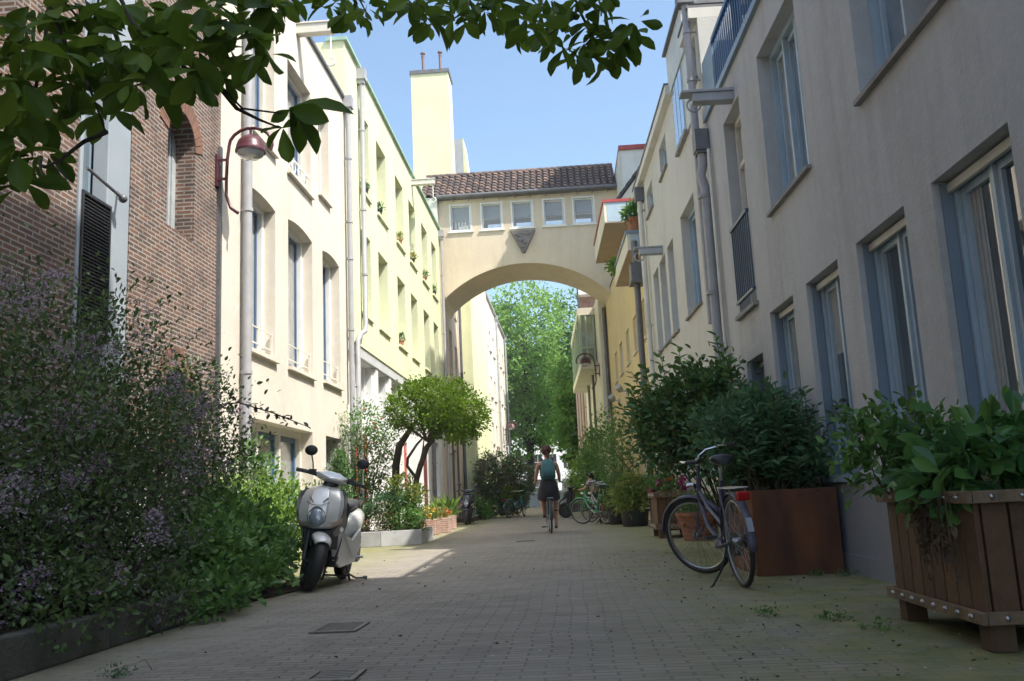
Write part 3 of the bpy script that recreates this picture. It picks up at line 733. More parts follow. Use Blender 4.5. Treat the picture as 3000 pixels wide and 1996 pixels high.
# ------------------------------------------------------------------ left, beyond the bridge
fa = thing('far_cream_house', 'pinkish cream house in the shade just beyond the bridge', 'house', (XL, 35, 0))
ops = [(33.0, 33.9, 0.04, 2.5, 0, 0.2), (34.4, 35.4, 0.04, 2.7, 0, 0.2), (32.8, 33.7, 4.6, 7.4, 0, 0.2), (34.3, 35.2, 4.6, 7.4, 0, 0.2), (36.0, 36.7, 5.0, 7.0, 0, 0.2), (36.2, 36.8, 8.2, 9.4, 0, 0.2)]
m = MB(); facade(m, FL, 32.36, 37.4, 0, 11.8, ops); shell(m, FL, 32.36, 37.4, 0, 11.8, 6); m.build('wall', plaster('rosy_plaster', (0.70, 0.58, 0.47), 0.1), fa)
dr = MB(); FL.box(dr, 33.02, 33.88, 0.05, 2.45, -0.19, -0.14); dr.build('door', MAROON, fa)
dr = MB(); FL.box(dr, 34.42, 35.38, 0.05, 2.65, -0.19, -0.14); dr.build('door', mat('umber_paint', (0.10, 0.07, 0.05), 0.4), fa)
for o in ops[2:]: window(fa, FL, o, BLUEGREY, GLASS, 0.2, cols=2, sill='flat', sillmat=OFFW)
m = MB()
for u in (32.75, 34.1, 35.6): FL.box(m, u - 0.1, u + 0.1, 0, 4.2, 0.001, 0.06)
m.build('pilaster', DKSTONE, fa)
pipe(fa, FL, 37.3, 0.05, 11.5, 0.06, 0.1, DKZINC, (3, 6, 9), 0.12)
def far_house(name, label, u0, u1, zt, wallm, cols, zrows, low=None, hgt=1.25, rev=0.18):
    h = thing(name, label, 'house', (XL, (u0 + u1) / 2, 0))
    ops = []
    for (a, b) in cols:
        for z in zrows: ops.append((a, b, z, z + hgt, 0, rev))
    if low: ops += low
    m = MB(); facade(m, FL, u0, u1, 0, zt, ops); shell(m, FL, u0, u1, 0, zt, 6); m.build('wall', wallm, h)
    for o in ops:
        if len(o) > 4 and o[4] > 0:
            q = MB(); FL.box(q, o[0], o[1], o[2], o[3], -o[5] - 0.03, -o[5] + 0.01); q.build('niche_back', wallm, h)
        else:
            window(h, FL, o, OFFW, GLASSC, rev, fw=0.06, sash=0, cols=2, sill='flat', sillmat=OFFW, sill_out=0.1, sill_h=0.07)
    m = MB(); FL.box(m, u0, u1, zt + 0.002, zt + 0.14, -0.4, 0.12); m.build('roof_trim', ZINC, h)
    pipe(h, FL, u1 - 0.08, 0.05, zt - 0.2, 0.07, 0.12, ZINC, (3.5, 7, 10), 0.12)
    return h
h = far_house('far_white_house', 'bright cream house beyond the bridge with green base and arched niche', 37.42, 49.5, 12.6, WARMW, [(38.6, 39.5), (41.0, 41.9), (43.2, 44.1), (45.3, 46.2), (47.4, 48.3)], (3.9, 6.4, 8.9, 11.0), [(39.3, 41.0, 0.3, 2.75, 0.7, 0.25)])
m = MB(); facade(m, FL, 37.5, 43.2, 0, 3.3, [(39.3, 41.0, 0.3, 2.75, 0.7, 0.3)], 0.3, d=0.03); FL.box(m, 37.5, 43.2, 3.3, 3.36, 0.001, 0.05); m.build('base_render', GREENY, h)
far_house('far_white_house', 'bright cream house between two grey downpipes, second beyond the bridge', 49.52, 58.2, 12.62, WARMW, [(50.6, 51.7), (53.1, 54.2), (55.7, 56.8)], (1.2, 4.0, 6.8, 9.6))
far_house('far_white_house', 'bright cream house at the far end of the left terrace beside the trees', 58.22, 66.2, 12.62, WARMW, [(59.2, 60.2), (61.4, 62.4), (63.7, 64.7)], (1.2, 4.4, 7.2, 9.8))

# ------------------------------------------------------------------ right: grey house with roof terrace
gh = thing('grey_house', 'grey plastered house with pale blue windows and a blue railed roof terrace', 'house', (2.3, 8, 0))
GW = [(1.8, 2.85, 0.82, 2.62, 0, 0.2), (3.3, 4.35, 0.82, 2.62, 0, 0.2), (4.72, 5.69, 0.82, 2.62, 0, 0.2), (6.13, 7.09, 0.82, 2.62, 0, 0.2), (7.55, 8.47, 0.82, 2.62, 0, 0.2), (8.92, 9.83, 0.82, 2.62, 0, 0.2), (10.3, 11.12, 1.3, 2.26, 0, 0.26)]
UW = [(5.0, 6.65, 3.64, 5.4, 0, 0.24), (7.97, 9.38, 3.62, 5.4, 0, 0.24), (10.3, 11.2, 2.86, 5.4, 0, 0.24), (2.0, 3.6, 3.64, 5.4, 0, 0.24)]
m = MB(); facade(m, FR, -5, 6.9, 0, 10.2, [o for o in GW + UW if o[1] < 6.9], 0.25)
facade(m, FR, 6.9, 12.2, 0, 5.86, [o for o in GW + UW if o[0] > 6.9], 0.25)
# window 6.13-7.09 crosses the seam: rebuild the two strips beside it
m = MB(); allo = GW + UW
facade(m, FR, -5, 7.3, 0, 5.86, [o for o in allo if o[1] < 7.3], 0.25); facade(m, FR, 7.3, 12.2, 0, 5.86, [o for o in allo if o[0] > 7.3], 0.25)
facade(m, FR, -5, 4.4, 5.86, 14.6, []); facade(m, FR, 4.4, 5.75, 5.86, 10.2, [])  # tall upper walls out of view, raised to shade the bed and lilac opposite
shell(m, FR, -5, 4.4, 0, 14.6, 8); shell(m, FR, 4.4, 5.75, 0, 10.2, 8); shell(m, FR, 5.75, 12.2, 0, 5.858, 7.99)
m.build('wall', GREYP, gh)
m = MB(); FR.box(m, -5, 12.2, 0.0, 0.8, 0.001, 0.02); FR.box(m, -5, 12.2, 0.0, 0.16, 0.02, 0.035); m.build('plinth', GREYB, gh)
for i, o in enumerate(GW):
    wn = window(gh, FR, o, PALEBLUE if i < 6 else OFFW, GLASS, o[5], fw=0.05, fd=0.075, cols=2 if i < 6 else 1, sash=0.055, blind=(None, 'curtain', 'curtain', None, 0.35, 'curtain', 0.6)[i], sill='deep', sillmat=PALEBLUE, sill_over=0.03, sill_out=0.06, sill_h=0.06)
    for a_ in (o[0] + 0.002, o[1] - 0.02):
        r = MB(); FR.box(r, a_, a_ + 0.018, o[2] + 0.002, o[3] - 0.01, -o[5] + 0.08, -0.05); r.build('jamb_lining', mat('jamb_blue', (0.20, 0.255, 0.32), 0.45, (0.175, 0.23, 0.29), 2), wn)
    t = MB(); FR.box(t, o[0] + 0.02, o[1] - 0.02, o[3] - 0.075, o[3] - 0.02, -o[5] + 0.08, -o[5] + 0.11); t.build('vent_strip', OFFW, wn)
for i, o in enumerate(UW):
    if i == 2: continue
    window(gh, FR, o, PALEBLUE, GLASSB, 0.24, blind=(0.4, 'curtain', None, 0.2)[i], fw=0.06, fd=0.1, cols=3, sash=0.05, sill='flat', sillmat=STONE, sill_over=0.03, sill_out=0.05, sill_h=0.04)
o = UW[2]; wn = window(gh, FR, o, OFFW, GLASS, 0.24, fw=0.07, fd=0.1, cols=1, rows=(0.76,), sash=0.07, sill='flat', sillmat=STONE, sill_out=0.06, name='french_door')
r = MB(); FR.box(r, o[0], o[1], 3.94, 3.98, 0.005, 0.045); FR.box(r, o[0], o[1], 3.0, 3.03, 0.005, 0.045)
for k in range(10): u = o[0] + 0.02 + k * (o[1] - o[0] - 0.04) / 9; FR.box(r, u - 0.008, u + 0.008, 3.03, 3.94, 0.012, 0.03)
r.build('balcony_railing', mat('railing_blue', (0.035, 0.075, 0.16), 0.35), gh)
# roof terrace: coping, railing, setback storey
m = MB(); FR.box(m, 5.76, 12.2, 5.862, 5.95, -0.3, 0.05); m.build('coping', BLUEGREY, gh)
r = MB(); FR.box(r, 5.8, 11.5, 6.72, 6.78, -0.05, 0.0)
for k in range(46): u = 6.5 + k * 0.11; FR.box(r, u - 0.009, u + 0.009, 5.952, 6.72, -0.035, -0.017)
for u in (7.6, 8.9, 10.2): FR.box(r, u - 0.2, u + 0.2, 5.96, 6.70, -0.055, -0.04)
r.build('terrace_railing', BLUE, gh)
m = MB(); FR.box(m, 11.5, 12.18, 5.952, 6.75, -0.4, 0.0); m.build('terrace_pier', BLUEGREY, gh)
m = MB(); FR.box(m, 5.76, 12.2, 5.86, 8.75, -7.0, -1.35); m.build('upper_storey', WHITE, gh)
pipe(gh, FR, 12.2, 0.05, 4.9, 0.065, 0.13, PIPEG, (1.5, 3.4, 4.78), None, pts=[FR.P(12.2, 5.45, 0.10), FR.P(12.2, 5.25, 0.10), FR.P(12.2, 5.08, 0.14), FR.P(12.2, 4.92, 0.1), FR.P(12.2, 0.05, 0.1)])
pipe(gh, FR, 12.0, 0.05, 5.4, 0.022, 0.05, OFFW, (), None, name='cable_conduit')
m = MB(); FR.box(m, 12.08, 12.32, 5.44, 5.74, 0.01, 0.2); FR.box(m, 12.1, 12.3, 5.40, 5.44, 0.03, 0.18); m.build('rain_head', DKZINC, gh)
hb = MB(); FR.box(hb, 10.52, 10.68, 5.45, 5.56, -0.1, 0.50); FR.box(hb, 10.5, 10.7, 5.56, 5.6, -0.1, 0.64); hbo = hb.build('hoist_beam', ZINC, gh, bevel=0.006)
h = MB(); h.tube(hook_pts(FR.P(10.6, 5.43, 0.48), 0.085, 0.12, -1), 0.011, 8); h.build('hook', ZINC, hbo, smooth=60)

# ------------------------------------------------------------------ right: pale house with tall dormer
ph = thing('pale_house', 'pale plastered house with three joined blue windows and a tall roof dormer', 'house', (2.1, 16, 0))
PW = [(13.6, 14.93, 3.58, 5.33, 0, 0.22), (15.88, 16.62, 3.58, 5.27, 0, 0.2), (16.92, 17.74, 3.58, 5.27, 0, 0.2), (17.96, 18.76, 3.58, 5.27, 0, 0.2),
      (15.82, 16.67, 6.64, 7.25, 0, 0.18), (17.92, 18.84, 6.57, 7.12, 0, 0.18), (12.5, 12.98, 6.72, 7.42, 0, 0.18), (13.56, 14.5, 6.34, 7.82, 0, 0.14), (13.7, 14.9, 1.0, 2.6, 0, 0.22), (16.0, 17.2, 0.05, 2.5, 0, 0.22), (18.0, 19.2, 1.0, 2.6, 0, 0.22)]
m = MB(); facade(m, FR, 12.22, 20.25, 0, 7.5, [o for o in PW if o[3] < 7.5]); shell(m, FR, 12.22, 20.25, 0, 7.5, 8); m.build('wall', PALER, ph)
m = MB(); FR.box(m, 12.22, 13.1, 7.502, 7.66, -0.5, 0.12); FR.box(m, 14.72, 20.25, 7.502, 7.66, -0.5, 0.12); m.build('roof_trim', OFFW, ph)
m = MB(); FR.box(m, 12.22, 13.1, 7.662, 7.70, -0.5, 0.14); FR.box(m, 14.72, 20.25, 7.662, 7.70, -0.5, 0.14); m.build('roof_edge', DKZINC, ph)
m = MB(); m.hexa([FR.P(12.22, 7.66, -0.4), FR.P(20.25, 7.66, -0.4), FR.P(20.25, 7.66, -8), FR.P(12.22, 7.66, -8), FR.P(12.22, 10.0, -4), FR.P(20.25, 10.0, -4), FR.P(20.25, 10.0, -4.4), FR.P(12.22, 10.0, -4.4)]); m.build('roof', ROOFD, ph)
m = MB(); FR.box(m, 13.1, 14.72, 7.46, 8.2, -2.5, 0.06); FR.box(m, 13.1, 13.55, 6.3, 7.46, 0.001, 0.03); dm = m.build('dormer', mat('dormer_panel', (0.55, 0.58, 0.56), 0.5), ph)
m = MB(); FR.box(m, 13.05, 14.77, 8.202, 8.25, -2.6, 0.12); m.build('dormer_edge', DKZINC, dm)
for i, o in enumerate(PW):
    if i == 7: continue
    window(ph, FR, o, PALEBLUE, GLASSB, o[5], fw=0.06, fd=0.09, cols=(2 if i in (0, 4, 5, 8, 10) else 1), blind=(None, 0.5, None, 0.3)[i % 4], sash=0.05, sill='flat', sillmat=STONE, sill_over=0.03, sill_out=0.05, sill_h=0.04)
m = MB(); FR.box(m, 13.55, 14.52, 6.34, 7.86, 0.001, 0.04); tw_ = m.build('window', PALEBLUE, ph)
m = MB()
for k in range(3): FR.box(m, 13.6 + k * 0.3, 13.86 + k * 0.3, 6.42, 7.8, 0.042, 0.046)
m.build('pane', GLASSB, tw_)
m = MB(); FR.box(m, 13.5, 14.56, 6.28, 6.335, 0.0, 0.07); m.build('sill', STONE, tw_)
pipe(ph, FR, 12.36, 3.0, 7.9, 0.055, 0.13, PIPEG, (7.35, 6.6), None)
m = MB(); FR.box(m, 12.26, 12.48, 7.78, 8.12, 0.01, 0.25); m.build('rain_head', DKZINC, ph)
pipe(ph, FR, 19.3, 0.05, 7.1, 0.06, 0.1, OFFW, (2.6, 4.3, 6.9), None)
m = MB(); FR.box(m, 19.2, 19.42, 7.1, 7.42, 0.01, 0.2); m.build('rain_head', DKZINC, ph)
hb = MB(); FR.box(hb, 17.12, 17.28, 5.32, 5.44, -0.1, 0.46); FR.box(hb, 17.1, 17.3, 5.44, 5.47, -0.1, 0.56); hbo = hb.build('hoist_beam', ZINC, ph, bevel=0.006)
h = MB(); h.tube(hook_pts(FR.P(17.2, 5.29, 0.46), 0.09, 0.14, -1), 0.013, 8); h.build('hook', ZINC, hbo, smooth=60)

# ------------------------------------------------------------------ right: ochre house with two balconies
oh = thing('ochre_house', 'ochre plastered house with two balconies touching the covered bridge', 'house', (1.9, 28, 0))
sc_ = 1.115
OW = [(a * sc_, b * sc_, 4.68, 5.72, 0, 0.12) for a, b in ((20.3, 21.1), (22.4, 23.2), (24.33, 25.2), (26.4, 27.3), (28.3, 29.1))]
OG = [(22.4, 23.4, 0.05, 2.4, 0, 0.15), (25.2, 26.4, 0.9, 2.3, 0, 0.15), (29, 30, 0.05, 2.4, 0, 0.15)]
m = MB(); facade(m, FR3, 20.27, 35.0, 0, 8.2, OW + OG); shell(m, FR3, 20.27, 35.0, 0, 8.2, 8)
gz = FR3
m.build('wall', OCHRE, oh)
m = MB(); Yg = 28.6
m.add([(2.06, Yg, 8.2), (5.0, Yg, 8.2), (5.0, Yg, 13.9), (2.06, Yg, 10.15), (2.06, Yg + .25, 8.2), (5.0, Yg + .25, 8.2), (5.0, Yg + .25, 13.9), (2.06, Yg + .25, 10.15)], [(0, 1, 2, 3), (4, 5, 6, 7), (0, 3, 7, 4), (3, 2, 6, 7), (1, 2, 6, 5)]); m.build('gable_wall', WARMW, oh)
m = MB()
for r_ in range(14):
    for c_ in range(8):
        x = 1.98 + r_ * 0.22; z = 10.12 + r_ * 0.2805; y = Yg - 0.06 + c_ * 0.21
        m.hexa([(x, y, z), (x + .25, y, z + .30), (x + .25, y + .2, z + .30), (x, y + .2, z), (x - .05, y, z + .1), (x + .2, y, z + .37), (x + .2, y + .2, z + .37), (x - .05, y + .2, z + .1)])
m.build('roof', ROOFD, oh)
m = MB(); FR3.box(m, 20.27, 35.0, 8.202, 8.26, -7.9, 0.03); m.build('roof_edge', DKZINC, oh)
for o in OW: window(oh, FR3, o, OFFW, GLASSC, 0.12, fw=0.05, sash=0.03, sill='flat', sillmat=WARMW, sill_out=0.06)
ORANGE = mat('orange_paint', (0.50, 0.20, 0.07), 0.5, (0.42, 0.16, 0.06), 3)
for o in (OG[0], OG[2]):
    d_ = MB(); FR3.box(d_, o[0] + 0.02, o[1] - 0.02, o[2], o[3] - 0.02, -0.14, -0.09); d_.build('door', ORANGE, oh)
window(oh, FR3, OG[1], OFFW, GLASS, 0.15)
SOFFIT = mat('soffit_board', (0.40, 0.31, 0.22), 0.7, (0.35, 0.27, 0.19), 2)
def balcony(u0, u1, z0, z1, out, rim):
    m = MB(); FR3.box(m, u0, u1, z0, z0 + 0.03, 0.001, out); b = m.build('balcony', SOFFIT, oh)
    m = MB(); FR3.box(m, u0, u1, z0 + 0.031, z1, out - 0.07, out + 0.005); m.build('parapet', WARMW, b)
    for a_ in (u0 - 0.006, u1 - 0.07): m = MB(); FR3.box(m, a_, a_ + 0.07, z0 + 0.031, z1, 0.002, out - 0.072); m.build('end_panel', PALEBLUE, b)
    m = MB(); FR3.box(m, u0 - 0.03, u1 + 0.02, z1 + 0.001, z1 + 0.08, 0.002, out + 0.04); m.build('rim', rim, b)
balcony(23.2, 27.4, 7.85, 8.42, 0.85, mat('rim_red', (0.40, 0.06, 0.06), 0.45))
balcony(20.9, 24.6, 6.42, 6.85, 0.55, BLUEGREY)
pipe(oh, FR3, 20.7, 0.05, 6.6, 0.075, 0.42, DKZINC, (2.0,), None)
m = MB(); FR3.box(m, 20.5, 20.95, 5.6, 6.05, 0.2, 0.56); FR3.box(m, 20.45, 21.0, 5.56, 5.6, 0.18, 0.58); m.build('rain_head', DKZINC, oh)
pipe(oh, FR3, 34.9, 0.05, 8.0, 0.07, 0.1, DKZINC, (2, 5), None)
at_ = MB(); at_.box((2.42, 30.2, 8.0), (6.0, 34.2, 12.62)); ao = at_.build('attic_box', WHITE, oh)
m = MB(); m.box((2.34, 30.12, 12.622), (6.05, 34.25, 12.78)); m.build('rim', mat('rim_red', (0.40, 0.06, 0.06), 0.45), ao)
m = MB(); m.box((2.35, 30.19, 8.0), (2.418, 34.2, 12.62)); m.build('attic_side', OFFW, ao)
# unseen tall block, added behind the ochre house to shade the bridge
tb = thing('unseen_shade_block', 'unseen tall plastered block added behind the ochre house to shade the bridge', 'building', (8, 27, 0))
m = MB(); m.box((5.2, 23.6, 0), (12, 32.5, 20.9)); m.build('wall', PALER, tb)
m = MB(); m.box((5.0, 23.4, 20.902), (12.2, 32.7, 21.1)); m.build('roof', DKZINC, tb)

# ------------------------------------------------------------------ right, far: house with oriel, brick house, brick flats with balconies
oo = thing('oriel_house', 'cream house with a glazed green oriel beyond the ochre house', 'house', (1.3, 42, 0))
m = MB(); facade(m, FR, 35.02, 47.8, 0, 8.6, [(37.0, 38.6, 0.1, 3.6, 0.5, 0.3), (40.5, 41.5, 0.9, 3.2, 0, 0.2), (44.0, 45.0, 0.05, 2.5, 0, 0.2)]); shell(m, FR, 35.02, 47.8, 0, 8.6, 6); m.build('wall', WARMW, oo)
m = MB(); FR.box(m, 37.1, 38.5, 0.1, 3.5, -0.29, -0.2); m.build('door', BLUEGREY, oo)
m = MB(); FR.box(m, 44.02, 44.98, 0.05, 2.45, -0.19, -0.1); m.build('door', ORANGE, oo)
window(oo, FR, (40.5, 41.5, 0.9, 3.2), OFFW, GLASS, 0.2)
m = MB(); FR.box(m, 37.2, 46.0, 5.9, 6.2, 0.001, 0.72); FR.box(m, 37.2, 46.0, 8.2, 8.5, 0.001, 0.72); og = m.build('oriel', WARMW, oo)
m = MB()
for k in range(6): u = 37.24 + k * 1.73; FR.box(m, u - 0.06, u + 0.06, 6.2, 8.2, 0.6, 0.70)
for d_ in (0.05, 0.36): FR.box(m, 37.22, 37.3, 6.2, 8.2, d_, d_ + 0.07)
FR.box(m, 37.22, 37.3, 6.75, 6.85, 0.02, 0.6); FR.box(m, 37.22, 46.0, 6.2, 6.28, 0.62, 0.69); FR.box(m, 37.22, 37.3, 6.2, 6.28, 0.02, 0.68)
m.build('frame', mat('oriel_green', (0.42, 0.52, 0.40), 0.5), og)
m = MB(); FR.box(m, 37.31, 45.9, 6.2, 8.2, 0.002, 0.6); m.build('pane', glassmat('green_glass', (0.38, 0.44, 0.36), 0.1), og)
m = MB()
for u in (39.3, 43.0): m.tube([FR.P(u, 0, 0.1), FR.P(u, 5.9, 0.1)], 0.06, 8)
m.build('downpipe', DKZINC, oo)
bf = thing('far_brick_house', 'narrow red brick house front with white stripes near the far trees', 'house', (0.9, 54, 0))
m = MB(); facade(m, FR, 47.82, 60.0, 0, 8.9, [(49.5, 50.5, 1.0, 3.2), (52.5, 53.5, 1.0, 3.2), (49.5, 50.5, 4.6, 6.8), (52.5, 53.5, 4.6, 6.8)], 0.15); shell(m, FR, 47.82, 60.0, 0, 8.9, 6); m.build('wall', BRICKR, bf)
for o in ((49.5, 50.5, 1.0, 3.2), (52.5, 53.5, 1.0, 3.2), (49.5, 50.5, 4.6, 6.8), (52.5, 53.5, 4.6, 6.8)): window(bf, FR, o, OFFW, GLASS, 0.15, cols=2)
m = MB()
for u in (48.2, 51.4, 54.6, 58): FR.box(m, u - 0.15, u + 0.15, 0, 8.88, 0.001, 0.06)
FR.box(m, 47.82, 60, 8.9, 9.1, -0.3, 0.1); m.build('pilaster', WARMW, bf)
af = thing('brick_flats', 'red brick flats with white banded balconies behind the right terrace', 'building', (4, 62, 0))
FA = Fr((0, 61.5, 0), (1, 0, 0), (0, -1, 0))
ops = [(2.1, 2.9, 12.6, 13.6), (2.1, 2.9, 9.9, 11.6), (2.1, 2.9, 15.4, 16.8)]
m = MB(); facade(m, FA, 1.35, 9, 0, 16.4 + 1.2, ops, 0.15); shell(m, FA, 1.35, 9, 0, 17.6, 8); m.build('wall', BRICKR, af)
for o in ops: window(af, FA, o, WHITE, GLASSB, 0.15)
for z in (14.35, 11.4):
    m = MB(); FA.box(m, 1.3, 4.5, z, z + 0.6 if z > 12 else z + 0.15, 0.001, 0.9); b = m.build('balcony', WHITE if z > 12 else DKZINC, af)
    m = MB(); FA.box(m, 1.3, 4.5, z + 1.25, z + 1.3, 0.84, 0.89)
    for k in range(14): FA.box(m, 1.34 + k * 0.24, 1.38 + k * 0.24, z + (0.6 if z > 12 else 0.15), z + 1.25, 0.85, 0.88)
    m.build('railing', DKZINC if z < 12 else WHITE, b)
m = MB(); FA.box(m, 0.9, 3.0, 10.0, 10.15, 0.001, 1.2); m.build('canopy', DKZINC, af)

# ------------------------------------------------------------------ far end
pw = thing('canal_parapet', 'low white rendered parapet wall closing the far end of the alley', 'wall', (-1.7, 70, 0))
m = MB(); m.box((-4.3, 70, 0), (1.0, 70.4, 1.0)); m.build('wall', plaster('old_whitewash', (0.55, 0.62, 0.64), 0.5), pw)
m = MB(); m.box((-4.35, 69.9, 1.002), (1.05, 70.5, 1.18)); m.build('coping', WHITE, pw)
for (xa_, xb_, zt, mt, lab, nm) in ((-9.0, 0.9, 15, WHITE, 'white canal house with dark sash windows across the water', 'canal_house'), (0.95, 9.0, 13.5, mat('pale_blue_render', (0.50, 0.56, 0.63), 0.8), 'pale blue canal house across the water beside the white one', 'canal_house')):
    hc = thing(nm, lab, 'house', ((xa_ + xb_) / 2, 118, 0))
    FC = Fr((0, 118, 0), (1, 0, 0), (0, -1, 0))
    ops = []; x = xa_ + 0.6
    while x + 1.2 < xb_:
        for z in (1.0, 4.2, 7.4, 10.4): ops.append((x, x + 1.1, z, z + 2.0, 0, 0.2))
        x += 1.9
    m = MB(); facade(m, FC, xa_, xb_, 0, zt, ops); shell(m, FC, xa_, xb_, 0, zt, 8); m.build('wall', mt, hc)
    for o in ops: window(hc, FC, o, OFFW, GLASS, 0.2, sash=0, cols=2, rows=(0.5,))
    m = MB(); FC.box(m, xa_, xb_, zt + 0.002, zt + 0.4, -0.5, 0.4); m.build('cornice', OFFW, hc)

# ------------------------------------------------------------------ leaves
TM = {
 'dia': ([(0, 0, 0), (.3, .5, .06), (0, 1, -.04), (-.3, .5, .06)], [(0, 1, 2), (0, 2, 3)]),
 'leaf': ([(0, 0, 0), (.24, .3, .07), (.22, .68, .03), (0, 1, -.12), (-.22, .68, .03), (-.24, .3, .07)], [(0, 1, 2, 3), (0, 3, 4, 5)]),
 'long': ([(0, 0, 0), (.11, .3, .03), (.10, .65, -.02), (0, 1, -.16), (-.10, .65, -.02), (-.11, .3, .03)], [(0, 1, 2, 3), (0, 3, 4, 5)]),
 'blade': ([(0, 0, 0), (.03, .3, .0), (.03, .65, -.02), (0, 1, -.2), (-.03, .65, -.02), (-.03, .3, .0)], [(0, 1, 2, 3), (0, 3, 4, 5)]),
 'petal': ([(0, 0, 0), (.4, .5, .1), (0, 1, 0), (-.4, .5, .1)], [(0, 1, 2, 3)]),
}
def _magn():
    ys = [0, .12, .35, .6, .82, .94, 1.0]; ws = [.012, .07, .17, .25, .20, .09, .006]
    vs = []; fs = []
    for y, w_ in zip(ys, ws):
        z = -0.22 * y * y
        vs += [(-w_, y, z + w_ * .28 + (0.02 if .2 < y < .9 else 0)), (-w_ * .5, y, z + w_ * .1), (0, y, z - .012), (w_ * .5, y, z + w_ * .1), (w_, y, z + w_ * .28 + (0.02 if .2 < y < .9 else 0))]
    for i in range(len(ys) - 1):
        for j in range(4): fs.append((i * 5 + j, i * 5 + j + 1, i * 5 + 6 + j, i * 5 + 5 + j))
    return vs, fs
TM['magn'] = _magn()

def leaf_mesh(name, pos, dirs, size, material, parent=None, tm='leaf', rng=None, nrm=None, widen=None, smooth=False, origin=None):
    """N leaves in one mesh; dirs = where each leaf points"""
    rng = rng or np.random.default_rng(1)
    pos = np.asarray(pos, float); N = len(pos)
    if origin is not None: pos = pos - np.asarray(origin, float)
    d = np.asarray(dirs, float); d = d / (np.linalg.norm(d, axis=1, keepdims=True) + 1e-9)
    up = rng.normal(size=(N, 3)) * 0.6 + (np.array([0.15, -0.1, 0.9]) if nrm is None else np.asarray(nrm))
    x = np.cross(d, up); x /= (np.linalg.norm(x, axis=1, keepdims=True) + 1e-9)
    z = np.cross(x, d)
    size = np.broadcast_to(np.asarray(size, float), (N,)) if np.ndim(size) else np.full(N, float(size))
    wd = np.ones(N) if widen is None else widen
    tv, tf = TM[tm]; tv = np.array(tv); k = len(tv); fl = len(tf[0]); tf = np.array(tf)
    V = pos[:, None, :] + size[:, None, None] * ((tv[None, :, 0] * wd[:, None])[..., None] * x[:, None, :] + tv[None, :, 1, None] * d[:, None, :] + tv[None, :, 2, None] * z[:, None, :])
    F = (tf[None] + (np.arange(N) * k)[:, None, None]).reshape(-1, fl)
    me = bpy.data.meshes.new(name)
    me.vertices.add(N * k); me.vertices.foreach_set('co', V.reshape(-1).astype(np.float32))
    me.loops.add(F.size); me.loops.foreach_set('vertex_index', F.reshape(-1).astype(np.int32))
    me.polygons.add(len(F)); me.polygons.foreach_set('loop_start', (np.arange(len(F)) * fl).astype(np.int32))
    try: me.polygons.foreach_set('loop_total', np.full(len(F), fl, np.int32))
    except Exception: pass
    me.update(calc_edges=True); me.validate()
    me.materials.append(material)
    if smooth: me.shade_smooth()
    o = bpy.data.objects.new(name, me); COL.objects.link(o)
    if origin is not None: o.location = origin
    if parent is not None: adopt(o, parent)
    return o

def crown_pts(rng, blobs, n, per=22, spread=0.16, shell=0.45, zmin=None):
    """clumped leaf positions in ellipsoids (cx,cy,cz,rx,ry,rz)"""
    B = np.array(blobs, float); vol = (B[:, 3] * B[:, 4] * B[:, 5]) ** 0.75; vol /= vol.sum()
    K = max(1, n // per)
    bi = rng.choice(len(B), K, p=vol); b = B[bi]
    d = rng.normal(size=(K, 3)); d /= np.linalg.norm(d, axis=1, keepdims=True)
    r = shell + (1.04 - shell) * rng.random(K) ** 0.6
    c = b[:, :3] + d * b[:, 3:] * r[:, None]
    out = np.repeat(d, per, 0); cc = np.repeat(c, per, 0)
    sp = np.repeat(b[:, 3:].mean(1), per) * spread * rng.uniform(0.6, 1.5, K).repeat(per)
    p = cc + rng.normal(size=cc.shape) * sp[:, None] * np.array([1, 1, 0.75])
    if zmin is not None:
        k = p[:, 2] > zmin; p = p[k]; out = out[k]
    return p, out

def bush(name, label, cat, blobs, n, size, material, loc, tm='leaf', stems=8, stem_r=0.012, seed=1, group=None, per=22, spread=0.16, droop=0.0, upw=0.3, zmin=0.02, flowers=None, stem_mat=None, shell=0.4, root=None, base_spread=0.12):
    rng = np.random.default_rng(seed)
    t = root or thing(name, label, cat, loc, group)
    p, out = crown_pts(rng, blobs, n, per, spread, shell, zmin)
    d = out * 0.7 + rng.normal(size=p.shape) * 0.55 + np.array([0, 0, upw - droop])
    leaf_mesh('foliage', p, d, size * rng.uniform(0.6, 1.25, len(p)), material, t, tm, rng)
    m = MB(); B = np.array(blobs)
    for k in range(stems):
        b = B[rng.integers(len(B))]
        dd = rng.normal(size=3); dd /= np.linalg.norm(dd)
        e = b[:3] + dd * b[3:] * rng.uniform(0.3, 0.9)
        s = np.array(loc, float) + np.array([np.clip(rng.normal(), -1.1, 1.1) * base_spread, np.clip(rng.normal(), -1.6, 1.6) * base_spread, -0.02])
        mid = (s + e) / 2 + np.array([0, 0, 0.12 * (e[2] - s[2])]) + rng.normal(size=3) * 0.06
        m.tube([s, s * .6 + mid * .4, mid, e * .55 + mid * .45, e], [stem_r, stem_r * .9, stem_r * .75, stem_r * .5, stem_r * .25], 5)
    m.build('stems', stem_mat or TWIG, t)
    if flowers:
        for (fn, fs, fm, fsh, nm) in flowers:
            q, o2 = crown_pts(rng, blobs, fn, fsh, 0.07, 0.86, zmin)
            leaf_mesh(nm, q, o2 + rng.normal(size=q.shape) * 0.8, fs * rng.uniform(0.6, 1.2, len(q)), fm, t, 'petal', rng)
    return t

